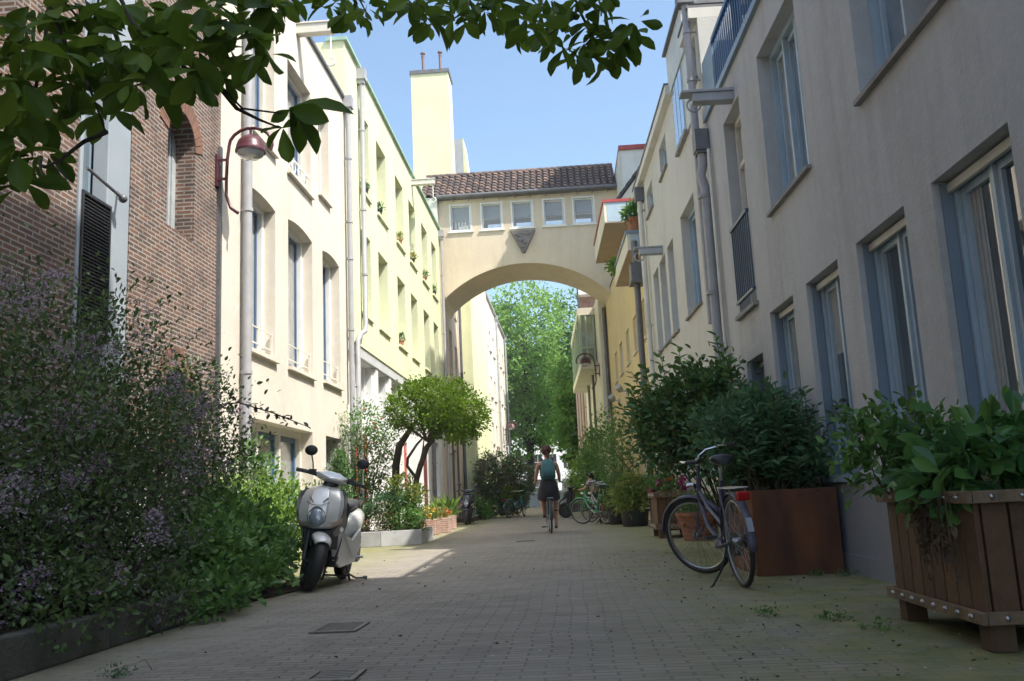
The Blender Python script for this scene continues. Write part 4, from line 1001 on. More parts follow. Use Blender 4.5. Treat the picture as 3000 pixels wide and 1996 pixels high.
LG_MAG = leafmat('magnolia_leaf', [(0.045, 0.095, 0.010), (0.08, 0.15, 0.016), (0.13, 0.22, 0.028)], 0.42, 0.5, 0.25, ns=3)
LG_LIL = leafmat('lilac_leaf', [(0.050, 0.090, 0.034), (0.082, 0.138, 0.043), (0.120, 0.198, 0.058)], 0.26, ns=2.5)
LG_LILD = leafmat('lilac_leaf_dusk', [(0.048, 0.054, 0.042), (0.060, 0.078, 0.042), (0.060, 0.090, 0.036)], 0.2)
FL_LIL = leafmat('lilac_blossom', [(0.38, 0.30, 0.39), (0.48, 0.39, 0.49), (0.27, 0.21, 0.27), (0.20, 0.16, 0.16)], 0.3, 0.8, 0.1)
LG_LIME = leafmat('lime_leaf', [(0.117, 0.234, 0.039), (0.182, 0.312, 0.058), (0.247, 0.377, 0.091)], 0.35)
LG_MID = leafmat('mid_leaf', [(0.068, 0.165, 0.045), (0.105, 0.225, 0.053), (0.150, 0.285, 0.068)], 0.3)
LG_DARK = leafmat('dark_leaf', [(0.055, 0.133, 0.044), (0.091, 0.186, 0.061), (0.137, 0.239, 0.072)], 0.22)
LG_BLUE = leafmat('bluegreen_leaf', [(0.05, 0.125, 0.06), (0.08, 0.17, 0.075), (0.115, 0.22, 0.09)], 0.3, 0.5, 0.3)
LG_HYD = leafmat('glossy_leaf', [(0.05, 0.14, 0.045), (0.085, 0.21, 0.055), (0.14, 0.28, 0.07)], 0.28, 0.32, 0.45)
LG_YEL = leafmat('yellowgreen_leaf', [(0.14, 0.19, 0.035), (0.20, 0.25, 0.05), (0.28, 0.31, 0.08)], 0.35)
LG_TOP = leafmat('clipped_leaf', [(0.075, 0.155, 0.015), (0.115, 0.21, 0.022), (0.17, 0.27, 0.032)], 0.35, 0.55, 0.2, ns=5, deep=0.5)
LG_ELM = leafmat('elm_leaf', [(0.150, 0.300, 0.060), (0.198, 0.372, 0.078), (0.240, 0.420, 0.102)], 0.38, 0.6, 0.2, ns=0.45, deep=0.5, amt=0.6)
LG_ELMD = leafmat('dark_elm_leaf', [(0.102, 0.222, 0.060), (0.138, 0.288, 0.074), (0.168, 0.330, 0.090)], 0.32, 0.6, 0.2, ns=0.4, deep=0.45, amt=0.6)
LG_PALE = leafmat('greyish_leaf', [(0.16, 0.16, 0.12), (0.26, 0.24, 0.19), (0.42, 0.37, 0.34)], 0.25)
F_RED = leafmat('red_petal', [(0.45, 0.03, 0.03), (0.60, 0.06, 0.06)], 0.2)
F_YEL = leafmat('yellow_petal', [(0.70, 0.45, 0.03), (0.80, 0.60, 0.06), (0.62, 0.25, 0.03)], 0.2)
F_ORG = leafmat('orange_petal', [(0.62, 0.16, 0.04), (0.55, 0.09, 0.05)], 0.2)
F_MAG = leafmat('magenta_petal', [(0.50, 0.02, 0.22), (0.65, 0.04, 0.30)], 0.2)
F_CRM = leafmat('cream_petal', [(0.55, 0.55, 0.32), (0.62, 0.58, 0.40)], 0.3)
DEAD = leafmat('dead_leaf', [(0.09, 0.06, 0.035), (0.06, 0.045, 0.03), (0.16, 0.11, 0.06)], 0.1, 0.8)

# ------------------------------------------------------------------ overhanging magnolia
mg = thing('magnolia_tree', 'dark leaved magnolia whose branches hang in front of the sky and brick building', 'tree', (-3.5, 2.2, 0))
rng = np.random.default_rng(11)
m = MB()
m.tube([(-3.5, 2.2, 0), (-3.48, 2.2, 1.0), (-3.4, 2.3, 2.4), (-3.2, 2.5, 4.2), (-3.0, 2.6, 6.0)], [0.13, 0.115, 0.10, 0.07, 0.03], 10)
m.build('trunk', DKBARK, mg, smooth=60)
SA = lambda x, y: (x * .408, y * .408)
SB = lambda x, y: (880 + x * .4583, y * .4583)
brs = [[SA(*p) for p in q] for q in ([(250, -350), (340, 0), (520, 440), (640, 620), (760, 950)], [(760, 950), (600, 1020), (420, 1160), (310, 1200)], [(300, -250), (350, 60), (310, 420), (240, 680), (190, 820)],
       [(820, -300), (870, 0), (960, 180), (1100, 310), (1330, 490), (1500, 530), (1740, 780), (2020, 815)], [(1500, 530), (1700, 780), (1860, 860), (2000, 915)], [(860, 180), (730, 200), (560, 130), (470, 20)], [(1330, 490), (1150, 560), (900, 640)])]
brs += [[SB(*p) for p in q] for q in ([(650, -300), (740, 0), (760, 90), (810, 170)], [(1500, -350), (1770, 20), (1750, 120), (1560, 240)], [(1770, 40), (1840, 180), (1860, 250), (1800, 310), (1830, 390)], [(1860, 250), (2030, 300), (2110, 270)], [(300, -250), (380, 0), (430, 100)], [(1000, -300), (1100, 60), (1080, 160)], [(2030, 290), (2060, 200), (2150, 170)])]
bd = [3.0, 3.0, 3.3, 3.1, 3.1, 3.2, 3.3] + [4.2, 4.3, 4.3, 4.3, 4.2, 4.3, 4.3]
m = MB()
for q, Y in zip(brs, bd):
    P3 = [at(x, y, Y + 0.12 * math.sin(i * 1.7)) for i, (x, y) in enumerate(q)]
    # smooth it a little
    Q = []
    for a, b in zip(P3, P3[1:]): Q += [a, a.lerp(b, 0.5)]
    Q.append(P3[-1])
    r0 = 0.011 if Y < 4 else 0.009
    m.tube(Q, [r0 * (1 - 0.72 * i / (len(Q) - 1)) for i in range(len(Q))], 6)
for (a, b) in (((-3.0, 2.5, 4.6), at(-40, -200, 3.0)), ((-3.1, 2.5, 4.2), at(350, -160, 3.1)), ((-3.0, 2.6, 5.2), at(1200, -260, 4.2)), ((-3.0, 2.6, 5.0), at(1580, -250, 4.3))):
    m.tube([a, Vector(a).lerp(Vector(b), 0.5) + Vector((0, 0, 0.35)), b], [0.045, 0.03, 0.018], 7)
m.build('branches', DKBARK, mg, smooth=60)
# rosettes: (px, py, Y, number of leaves, leaf length)
ros = []
for (x, y) in [(760, 960), (320, 1150), (230, 1180), (120, 1120), (60, 1000), (200, 840), (110, 900), (300, 820), (60, 720), (160, 620), (380, 900), (40, 560), (300, 620), (430, 560), (520, 640), (640, 700), (760, 740), (620, 480), (720, 560), (860, 600), (880, 480), (980, 760), (1080, 640), (1120, 780), (1000, 560), (1200, 520), (1250, 700), (1330, 560), (1400, 700), (1480, 600), (1560, 560), (1540, 760), (1440, 420), (1240, 380), (1100, 300), (1320, 250), (1440, 180), (1560, 120), (1680, 60), (1700, 200), (1800, 150), (1880, 60), (1780, 420), (1880, 400), (1620, 350), (1500, 40), (1300, 60), (1180, 140), (1060, 60), (940, 300), (820, 340), (700, 300), (560, 330), (600, 180), (500, 260), (430, 380), (300, 330), (200, 420), (120, 360), (60, 460), (180, 220), (260, 120), (420, 120), (560, 60), (700, 90), (820, 80), (80, 1280), (140, 1340), (20, 1180), (1900, 10), (1000, 420), (350, 700), (1960, 80), (2040, 10)]:
    if x > 700 and y > 430: y -= 150
    px, py = SA(x, y); ros.append((px, py, 3.1 + rng.normal() * 0.22, 6, 0.15))
for (x, y) in [(180, 60), (330, 30), (430, 110), (300, 130), (540, 20), (610, 60), (740, 80), (800, 170), (830, 160), (900, 60), (960, 30), (1010, 120), (1080, 160), (1160, 50), (1260, 40), (1340, 110), (1400, 200), (1500, 220), (1450, 160), (1560, 260), (1620, 140), (1700, 60), (1780, 30), (1840, 180), (1900, 220), (1820, 300), (1760, 400), (1850, 390), (1980, 260), (2050, 300), (2120, 250), (2150, 180), (1600, 30), (1900, 20), (1680, 330), (700, 10), (240, 20), (1960, 380), (1420, 20), (1950, 15), (1080, 10), (1190, 100), (1530, 90)]:
    px, py = SB(x, y); ros.append((px, py, 4.25 + rng.normal() * 0.2, 7, 0.135))
pos = []; dr_ = []; sz = []
def rosette(c, n, L):
    a0 = rng.random() * 6.28
    for k in range(n):
        a = a0 + k * 2.4; el = rng.uniform(-1.15, 0.25)
        dv = np.array([math.cos(a) * math.cos(el), math.sin(a) * math.cos(el), math.sin(el)])
        pos.append(np.array(c) + dv * 0.02 + rng.normal(size=3) * 0.012); dr_.append(dv); sz.append(L * rng.uniform(0.5, 1.2))
for (px, py, Y, n, L) in ros:
    rosette(at(px, py - 18, Y), n, L)
for c_, tips in (((848, 319), ((950, 345), (1030, 300), (943, 430), (892, 434), (868, 383), (800, 350))), ((828, 377), (((843, 478)), (762, 372), (778, 428), (870, 352)))):
    p0 = at(*c_, 3.1)
    for tx in tips:
        v = at(*tx, 3.1 + rng.uniform(-.05, .05)) - p0; pos.append(np.array(p0) + rng.normal(size=3) * 0.004); dr_.append(np.array(v)); sz.append(v.length)
# rest of the crown outside the frame, added to shade the near bed
nfill = 0
while nfill < 130:
    c = np.array([rng.uniform(-5.2, 1.8), rng.uniform(-2.5, 4.4), rng.uniform(3.4, 6.6)])
    v = Vector(c) - EYE; dep = v.dot(CF)
    if dep > 0.2:
        x = 1500 + FPX * v.dot(CR) / dep; y = 998 - FPX * v.dot(CU) / dep
        if -150 < x < 3150 and y > -190: continue
    if ((c[0] + 1.9) / 3.6) ** 2 + ((c[1] - 1.0) / 3.4) ** 2 + ((c[2] - 4.6) / 2.2) ** 2 > 1: continue
    rosette(c, 8, 0.17); nfill += 1
leaf_mesh('foliage', pos, dr_, sz, LG_MAG, mg, 'magn', rng, smooth=True)

# ------------------------------------------------------------------ left bed
m = MB(); m.quad((-4.4, -2, 0.17), (-2.85, -2, 0.17), (-2.72, 7.3, 0.15), (-4.4, 8.6, 0.15))
m.quad((-4.4, 8.6, 0.02), (-2.72, 7.3, 0.02), (-2.5, 8.6, 0.012), (-4.4, 10.9, 0.012))
tag(m.build('soil_bed', SOIL), kind='structure')
kb = thing('bed_kerb', 'dark low stone kerb edging the lilac bed at lower left', 'kerb', (-2.7, 4.5, 0))
for i, (y0, y1) in enumerate(((-1.5, 0.2), (0.21, 1.9), (1.91, 3.55), (3.56, 5.26), (5.27, 6.3), (6.31, 7.3))):
    m = MB(); xa_ = -2.82 + 0.022 * y0; xb_ = -2.82 + 0.022 * y1
    m.hexa([(xa_ - 0.1, y0, 0), (xa_, y0, 0), (xb_, y1, 0), (xb_ - 0.1, y1, 0), (xa_ - 0.1, y0, 0.22), (xa_, y0, 0.22), (xb_, y1, 0.2), (xb_ - 0.1, y1, 0.2)])
    m.build('kerb_stone', DKSTONE, kb, bevel=0.012)

# the big lilac: many thin arching stems, small leaves, dull mauve blossom
li = thing('lilac_bush', 'huge tangled lilac bush with dull mauve blossom in front of the brick wall', 'bush', (-3.5, 5.6, 0.15))
blobs = [(-3.7, 5.0, 1.2, 0.75, 1.5, 1.15), (-3.5, 6.0, 1.35, 0.8, 1.1, 1.1), (-3.3, 6.4, 0.95, 0.6, 0.8, 0.8), (-3.3, 4.4, 0.75, 0.6, 1.0, 0.6), (-3.05, 5.4, 0.55, 0.45, 1.2, 0.5), (-3.75, 7.0, 1.25, 0.6, 0.9, 1.0), (-3.45, 7.6, 1.15, 0.5, 0.6, 0.8)]
bush('lilac_bush', '', '', blobs, 30000, 0.045, LG_LIL, (-3.6, 5.6, 0.15), 'leaf', 80, 0.012, 5, per=12, spread=0.17, stem_mat=DKBARK, shell=0.2, flowers=[(24000, 0.022, FL_LIL, 120, 'blossom')], root=li, base_spread=0.5)
# second arching lilac, near the scooter
l2 = thing('lilac_bush', 'slender arching lilac with sparse leaves reaching over the white window front', 'bush', (-3.6, 8.6, 0.1))
blobs = [(-3.5, 8.5, 1.5, 0.5, 0.5, 0.55), (-3.5, 8.4, 1.05, 0.45, 0.6, 0.5), (-3.75, 8.8, 2.0, 0.3, 0.3, 0.35)]
bush('lilac_bush', '', '', blobs, 3600, 0.048, LG_LIL, (-3.65, 8.6, 0.1), 'leaf', 26, 0.012, 6, per=12, spread=0.2, stem_mat=DKBARK, shell=0.2, flowers=[(3000, 0.02, FL_LIL, 40, 'blossom')], root=l2, base_spread=0.2)
rng = np.random.default_rng(3)
m = MB(); P3 = [Vector((-3.35, 8.6, 1.25)), at(560, 1195, 8.4), at(700, 1180, 8.3), at(800, 1210, 8.25), at(905, 1252, 8.2)]
m.tube(P3, [0.01, 0.009, 0.007, 0.006, 0.003], 6); m.build('arching_branch', DKBARK, l2)
pos = []; dd = []
for i in range(60):
    t = 0.15 + 0.85 * rng.random(); k = min(3, int(t * 4)); p = P3[k].lerp(P3[k + 1], t * 4 - k)
    pos.append(np.array(p) + rng.normal(size=3) * 0.02); dd.append(rng.normal(size=3) + np.array([0.3, 0, -0.4]))
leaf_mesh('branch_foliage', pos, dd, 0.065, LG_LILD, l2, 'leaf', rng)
# bright shrubs and ground plants beside the scooter
bush('leafy_shrub', 'bright sunlit green shrub beside the silver scooter', 'shrub', [(-3.35, 9.8, 0.6, 0.55, 0.5, 0.46), (-2.95, 9.5, 0.5, 0.36, 0.4, 0.42), (-3.7, 10.0, 0.7, 0.45, 0.5, 0.46)], 6000, 0.062, LG_LIME, (-3.3, 9.7, 0), 'leaf', 16, 0.008, 21, per=16, spread=0.17)
bush('leafy_shrub', 'tall thin leafed shrub under the cream house window', 'shrub', [(-3.9, 11.0, 0.9, 0.35, 0.5, 0.6), (-3.75, 10.6, 1.1, 0.25, 0.3, 0.5)], 1400, 0.07, LG_MID, (-3.9, 11, 0), 'leaf', 10, 0.008, 22, per=12, spread=0.2)
bush('ivy_shrub', 'dark green broad leafed ground plant in front of the sunlit shrub', 'shrub', [(-3.0, 8.4, 0.3, 0.36, 0.5, 0.28), (-2.85, 7.8, 0.2, 0.28, 0.45, 0.2), (-3.1, 8.7, 0.4, 0.32, 0.4, 0.32), (-3.15, 8.1, 0.55, 0.34, 0.5, 0.36), (-3.2, 7.5, 0.5, 0.3, 0.4, 0.35)], 5200, 0.085, LG_MID, (-2.85, 8.3, 0), 'leaf', 8, 0.006, 23, per=10, spread=0.22)
bush('fern_clump', 'mid green leafy clump spilling over the end of the dark kerb', 'shrub', [(-2.85, 7.0, 0.34, 0.32, 0.5, 0.34), (-2.62, 6.5, 0.15, 0.22, 0.35, 0.18), (-3.0, 7.4, 0.4, 0.3, 0.4, 0.3)], 2400, 0.075, LG_MID, (-2.8, 6.9, 0), 'leaf', 8, 0.006, 24, per=10, spread=0.24)
bush('wild_plant', 'pale flowered weed hanging over the dark kerb', 'plant', [(-2.72, 5.9, 0.22, 0.2, 0.4, 0.2), (-2.8, 5.0, 0.28, 0.2, 0.5, 0.2)], 1300, 0.05, LG_LIL, (-2.85, 5.6, 0.15), 'leaf', 8, 0.004, 25, per=10, spread=0.25, flowers=[(240, 0.02, FL_LIL, 20, 'blossom')])

# ------------------------------------------------------------------ mid left bed with its grey edging
eb = thing('bed_kerb', 'pale grey low stone edging round the sunny bed behind the scooter', 'kerb', (-3.3, 16.2, 0))
for a, b in (((-4.35, 16.3), (-3.45, 16.27)), ((-3.44, 16.27), (-2.78, 16.55)), ((-2.76, 16.56), (-2.80, 18.3))):
    m = MB(); v = Vector((b[0] - a[0], b[1] - a[1], 0)).normalized(); n = Vector((-v.y, v.x, 0)) * 0.06
    A = Vector((*a, 0)); Bq = Vector((*b, 0)); up = Vector((0, 0, 0.27))
    m.hexa([A, Bq, Bq + n, A + n, A + up, Bq + up, Bq + n + up, A + n + up]); m.build('kerb_stone', mat('pale_stone', (0.42, 0.42, 0.43), 0.8, (0.33, 0.33, 0.34), 4, bump=0.3), eb, bevel=0.008)
m = MB(); m.quad((-4.38, 16.34, 0.2), (-3.4, 16.34, 0.2), (-2.84, 16.6, 0.2), (-4.38, 19.5, 0.2)); m.add([(-2.84, 16.6, 0.2), (-2.86, 18.3, 0.2), (-4.38, 19.5, 0.2)], [(0, 1, 2)]); tag(m.build('soil_bed', SOIL), kind='structure')
# clipped tree
tt = thing('topiary_tree', 'small tree with clipped mushroom shaped crown and two leaning trunks in the sunny bed', 'tree', (-3.1, 17.2, 0.1))
rng = np.random.default_rng(8)
blobs = [(-2.75, 17.2, 2.6, 0.66, 0.7, 0.48), (-2.2, 17.2, 2.45, 0.66, 0.7, 0.46), (-3.05, 17.2, 2.55, 0.44, 0.55, 0.36), (-1.92, 17.2, 2.25, 0.42, 0.5, 0.38), (-2.45, 17.2, 2.75, 0.62, 0.6, 0.36), (-2.1, 17.0, 2.08, 0.38, 0.4, 0.26)]
p, out = crown_pts(rng, blobs, 13000, 16, 0.11, 0.72)
leaf_mesh('crown', p, out + rng.normal(size=p.shape) * 0.5 + np.array([0, 0, 0.2]), 0.062 * rng.uniform(0.6, 1.2, len(p)), LG_TOP, tt, 'leaf', rng)
m = MB()
m.tube([(-3.02, 17.3, 0.1), (-3.04, 17.3, 0.5), (-3.0, 17.28, 0.8), (-2.93, 17.25, 1.2), (-2.84, 17.2, 1.45), (-2.7, 17.2, 1.8), (-2.45, 17.2, 2.1), (-2.2, 17.2, 2.35)], [0.075, 0.065, 0.06, 0.055, 0.055, 0.05, 0.04, 0.02], 9)
m.tube([(-2.93, 17.25, 1.2), (-3.1, 17.22, 1.45), (-3.08, 17.2, 1.6), (-2.9, 17.2, 1.85), (-2.6, 17.2, 2.15)], [0.035, 0.03, 0.028, 0.024, 0.012], 7)
m.tube([(-3.4, 17.6, 0.1), (-3.42, 17.6, 0.9), (-3.38, 17.55, 1.5), (-3.3, 17.5, 1.85), (-3.1, 17.4, 2.1), (-2.85, 17.3, 2.4)], [0.08, 0.075, 0.075, 0.07, 0.055, 0.025], 9)
m.tube([(-2.88, 17.22, 1.38), (-2.8, 17.25, 1.7), (-2.75, 17.2, 2.0)], [0.025, 0.02, 0.01], 6)
for k in range(14):
    a = rng.uniform(-1.2, 1.2); m.tube([(-2.7, 17.2, 1.9), (-2.7 + a * 0.4, 17.2 + rng.normal() * 0.2, 2.2), (-2.6 + a * 0.8, 17.2 + rng.normal() * 0.4, 2.4 + rng.random() * 0.25)], [0.02, 0.014, 0.006], 5)
m.build('trunk', BARK, tt, smooth=60)
# plants of the sunny bed
rs = bush('climbing_rose', 'climbing rose with a few red flowers against the white shopfront', 'climber', [(-4.0, 17.4, 2.3, 0.3, 0.4, 0.45), (-3.9, 17.8, 1.6, 0.35, 0.4, 0.7), (-4.1, 17.2, 1.7, 0.2, 0.3, 0.8), (-3.75, 18.2, 2.1, 0.3, 0.4, 0.5), (-3.9, 17.7, 0.9, 0.3, 0.4, 0.5)], 4200, 0.062, LG_MID, (-4.1, 17.6, 0.2), 'leaf', 22, 0.011, 31, per=8, spread=0.3, flowers=[(60, 0.07, F_RED, 6, 'blossom'), (70, 0.04, F_CRM, 10, 'pale_leaves')])
m = MB()
for x in (-4.25, -3.98): m.tube([(x, 17.3, 0.2), (x, 17.3, 2.7)], 0.02, 6)
m.build('trellis_post', OFFW, rs)
bush('cypress_shrub', 'dark green cone shaped cypress beside the climbing rose', 'shrub', [(-4.0, 15.6, 0.55, 0.26, 0.26, 0.5), (-4.0, 15.6, 1.0, 0.2, 0.2, 0.5), (-4.0, 15.6, 1.4, 0.12, 0.12, 0.35)], 6000, 0.055, LG_DARK, (-4.0, 15.6, 0), 'leaf', 4, 0.015, 32, per=12, spread=0.16, upw=1.2)
bush('grey_shrub', 'grey green feathery shrub in front of the climbing rose', 'shrub', [(-3.55, 16.75, 0.75, 0.35, 0.3, 0.2), (-3.2, 16.8, 0.85, 0.35, 0.3, 0.18)], 1500, 0.09, LG_BLUE, (-3.4, 16.8, 0.2), 'long', 10, 0.008, 33, per=10, spread=0.2)
bush('yellow_shrub', 'yellow green shrub under the clipped tree', 'shrub', [(-3.15, 16.9, 1.05, 0.26, 0.25, 0.22), (-2.95, 16.85, 0.9, 0.26, 0.25, 0.18)], 900, 0.07, LG_YEL, (-3.1, 16.9, 0.2), 'leaf', 8, 0.008, 34, per=10, spread=0.22)
bush('low_shrub', 'bushy low green shrub at the corner of the pale grey edging', 'shrub', [(-3.1, 16.75, 0.5, 0.32, 0.3, 0.3), (-2.92, 16.9, 0.42, 0.16, 0.3, 0.24)], 2400, 0.055, LG_MID, (-3.0, 16.8, 0.2), 'leaf', 10, 0.006, 35, per=14, spread=0.2)
bush('low_shrub', 'low olive green shrub between scooter and clipped tree', 'shrub', [(-3.75, 16.6, 0.4, 0.45, 0.2, 0.18), (-3.35, 16.7, 0.52, 0.22, 0.25, 0.3)], 1700, 0.05, leafmat('olive_leaf', [(0.09, 0.10, 0.03), (0.12, 0.14, 0.04), (0.16, 0.17, 0.07)]), (-3.6, 16.65, 0.2), 'leaf', 10, 0.006, 36, per=14, spread=0.2)
# brick flower boxes
for i, (x, y, fm, lab, grass) in enumerate(((-3.42, 21.0, F_YEL, 'pink brick flower box of yellow flowers, nearest the clipped tree', 0), (-3.28, 22.2, F_ORG, 'pink brick flower box with orange flowers, middle of the three', 0), (-3.5, 24.9, None, 'pink brick box of tall grass, nearest the dark scooter', 1))):
    b = MB(); s = 0.3; bxh = 0.36
    for (a, c) in (((x - s, y - s), (x + s, y - s + .07)), ((x - s, y + s - .07), (x + s, y + s)), ((x - s, y - s + .071), (x - s + .07, y + s - .071)), ((x + s - .07, y - s + .071), (x + s, y + s - .071))): b.box((*a, 0), (*c, bxh))
    pb = thing('flower_box', lab, 'planter', (x, y, 0), 'brick flower boxes'); b.build('brick_box', BRICKP, pb, bevel=0.008)
    q = MB(); q.box((x - s + .06, y - s + .06, 0.02), (x + s - .06, y + s - .06, bxh - 0.05)); q.build('soil_fill', SOIL, pb)
    if fm: bush('flowers', ('yellow' if i == 0 else 'orange') + ' bedding flowers growing in a pink brick box', 'flowers', [(x, y, 0.46, 0.3, 0.3, 0.13)], 700, 0.06, LG_MID, (x, y, 0.33), 'leaf', 6, 0.004, 40 + i, per=8, spread=0.3, flowers=[(420, 0.055, fm, 6, 'blossom')])
    else:
        rng = np.random.default_rng(44); n = 160; g0 = np.array([x, y, 0.3]) + rng.normal(size=(n, 3)) * np.array([0.12, 0.12, 0.02]); t = thing('grass_clump', 'tall arching grass growing in the far brick box', 'plant', (x, y, 0.3)); leaf_mesh('foliage', g0, rng.normal(size=(n, 3)) * 0.4 + np.array([0, 0, 1.2]), rng.uniform(0.3, 0.7, n), LG_LIME, t, 'blade', rng)
# far left shrub with greyish blossom, bed under it
m = MB(); m.box((-4.38, 31.5, 0.0), (-3.5, 44, 0.14)); m.build('x', SOIL); o = bpy.data.objects['x']; o.name = 'soil_bed'; tag(o, kind='structure')
bush('flowering_shrub', 'large rounded shrub with dusty pale blossom beyond the dark scooter', 'shrub', [(-2.9, 37.5, 1.6, 0.9, 1.2, 1.0), (-2.2, 37.5, 1.5, 0.65, 1.0, 0.95), (-3.4, 37.6, 1.6, 0.5, 1.0, 1.0), (-2.6, 37.3, 0.8, 0.8, 0.9, 0.7)], 9000, 0.10, LG_MID, (-2.8, 37.5, 0.1), 'leaf', 24, 0.02, 51, per=18, spread=0.13, flowers=[(11000, 0.075, LG_PALE, 24, 'blossom')])
bush('wild_plant', 'low bright green plants at the foot of the far flowering shrub', 'plant', [(-3.6, 35.0, 0.35, 0.4, 1.2, 0.4), (-3.3, 36.2, 0.3, 0.4, 0.6, 0.3)], 1500, 0.12, LG_MID, (-3.6, 35, 0.1), 'leaf', 6, 0.006, 52, per=12, spread=0.2)
bush('wild_plant', 'yellow leafed spray in front of the far flowering shrub by the teal bicycle', 'plant', [(-2.45, 36.4, 0.75, 0.22, 0.3, 0.45)], 500, 0.11, LG_YEL, (-2.45, 36.4, 0), 'leaf', 6, 0.006, 53, per=10, spread=0.2)

# ------------------------------------------------------------------ trees at the far end
def tree(label, x, y, h, blobs, n, size, lm, seed, r=0.28):
    t = thing('elm_tree', label, 'tree', (x, y, 0), 'trees beyond the alley')
    rng = np.random.default_rng(seed)
    p, out = crown_pts(rng, blobs, n, 30, 0.13, 0.4)
    leaf_mesh('crown', p, out * 0.6 + rng.normal(size=p.shape) * 0.6 + np.array([0, 0, -0.1]), size * rng.uniform(0.6, 1.3, len(p)), lm, t, 'leaf', rng)
    m = MB(); top = Vector((x + rng.normal() * 0.4, y, h * 0.75))
    m.tube([(x, y, 0), (x + 0.1, y, h * 0.25), (x - 0.1, y, h * 0.5), top], [r, r * 0.85, r * 0.6, r * 0.25], 10)
    for k in range(16):
        b = blobs[rng.integers(len(blobs))]; z0 = h * rng.uniform(0.22, 0.6)
        e = Vector(b[:3]) + Vector(rng.normal(size=3)) * 0.5; s = Vector((x, y, z0))
        m.tube([s, s.lerp(e, 0.5) + Vector((0, 0, 0.5)), e], [r * 0.4, r * 0.25, r * 0.08], 6)
    m.build('trunk', BARK, t, smooth=60)
    return t
tree('bright green elm, the leftmost full crown seen under the arch', -3.2, 74, 19, [(-3.0, 74, 14.5, 3.4, 3, 4.4), (-2.0, 74, 10.0, 3.0, 3, 3.6), (-5.2, 74, 12, 3.5, 3, 5), (-1.2, 73, 7.0, 2.0, 2.5, 2.6), (-3.6, 74, 6.6, 2.8, 2.5, 2.6)], 15000, 0.34, LG_ELM, 61, 0.35)
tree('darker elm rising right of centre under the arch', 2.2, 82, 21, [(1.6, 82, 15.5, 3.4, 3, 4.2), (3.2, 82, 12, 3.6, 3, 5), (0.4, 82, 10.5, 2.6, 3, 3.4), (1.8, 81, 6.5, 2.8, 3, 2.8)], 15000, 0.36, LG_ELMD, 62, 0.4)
tree('slim elm with low hanging branches beside the brick flats', 1.0, 66, 12, [(0.6, 66, 8.6, 1.5, 1.6, 2.2), (0.2, 66, 5.6, 1.2, 1.4, 1.6), (0.9, 66, 3.6, 0.9, 1.2, 1.2), (0.1, 65.6, 4.0, 0.8, 1.0, 0.9)], 7500, 0.26, LG_ELM, 63, 0.2)
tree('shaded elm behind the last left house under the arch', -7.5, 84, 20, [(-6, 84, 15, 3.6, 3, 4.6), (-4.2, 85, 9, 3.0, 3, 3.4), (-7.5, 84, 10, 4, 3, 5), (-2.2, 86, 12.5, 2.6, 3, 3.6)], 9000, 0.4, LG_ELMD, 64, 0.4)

# ------------------------------------------------------------------ right: plants in planters are separate things from their planters
bush('tall_shrub', 'tall dark leafed shrub rising above the bicycle with long upright shoots', 'shrub', [(1.58, 11.0, 1.5, 0.48, 0.7, 0.56), (1.2, 11.2, 1.5, 0.42, 0.6, 0.5), (1.75, 10.9, 1.8, 0.4, 0.5, 0.5), (2.02, 10.9, 0.8, 0.18, 0.4, 0.4)], 7000, 0.085, LG_DARK, (1.97, 11.2, 0.05), 'leaf', 30, 0.012, 71, base_spread=0.05, per=12, spread=0.2, upw=0.35, flowers=[(300, 0.07, LG_YEL, 8, 'young_leaves')])
rng = np.random.default_rng(72)
sh = bpy.data.objects['tall_shrub']; pos = []; dd = []; m = MB()
for (px, py, Y) in ((2120, 1010, 10.3), (2060, 1090, 10.3), (1960, 1090, 10.8), (1870, 1190, 11.0), (2095, 975, 10.4), (1985, 1010, 10.4), (1890, 1075, 10.8), (1850, 1130, 11.0), (2030, 1060, 10.6), (1935, 1040, 10.6)):
    e = at(px, py, Y); s = Vector((e.x + 0.1, e.y + 0.1, 1.3)); m.tube([s, s.lerp(e, 0.6) + Vector((0.02, 0, 0)), e], [0.008, 0.006, 0.003], 5)
    for k in range(26):
        t = k / 26; a = k * 2.4; p = s.lerp(e, 0.25 + 0.75 * t); pos.append(p); dd.append((math.cos(a), math.sin(a), 0.25 + t * 0.4))
m.build('shoots', TWIG, sh); leaf_mesh('shoot_foliage', pos, dd, np.linspace(0.13, 0.12, len(pos)), LG_MID, sh, 'leaf', rng)
bush('planter_shrub', 'blue green shrub growing in the rusty steel planter', 'shrub', [(1.75, 8.7, 1.15, 0.42, 0.6, 0.42), (2.05, 8.5, 1.05, 0.28, 0.5, 0.34), (1.55, 8.9, 1.3, 0.36, 0.5, 0.4), (1.95, 8.9, 1.4, 0.3, 0.4, 0.3), (2.12, 8.2, 0.88, 0.18, 0.3, 0.16)], 3000, 0.08, LG_BLUE, (1.85, 8.6, 0.7), 'leaf', 34, 0.008, 73, per=14, spread=0.2, upw=0.4)

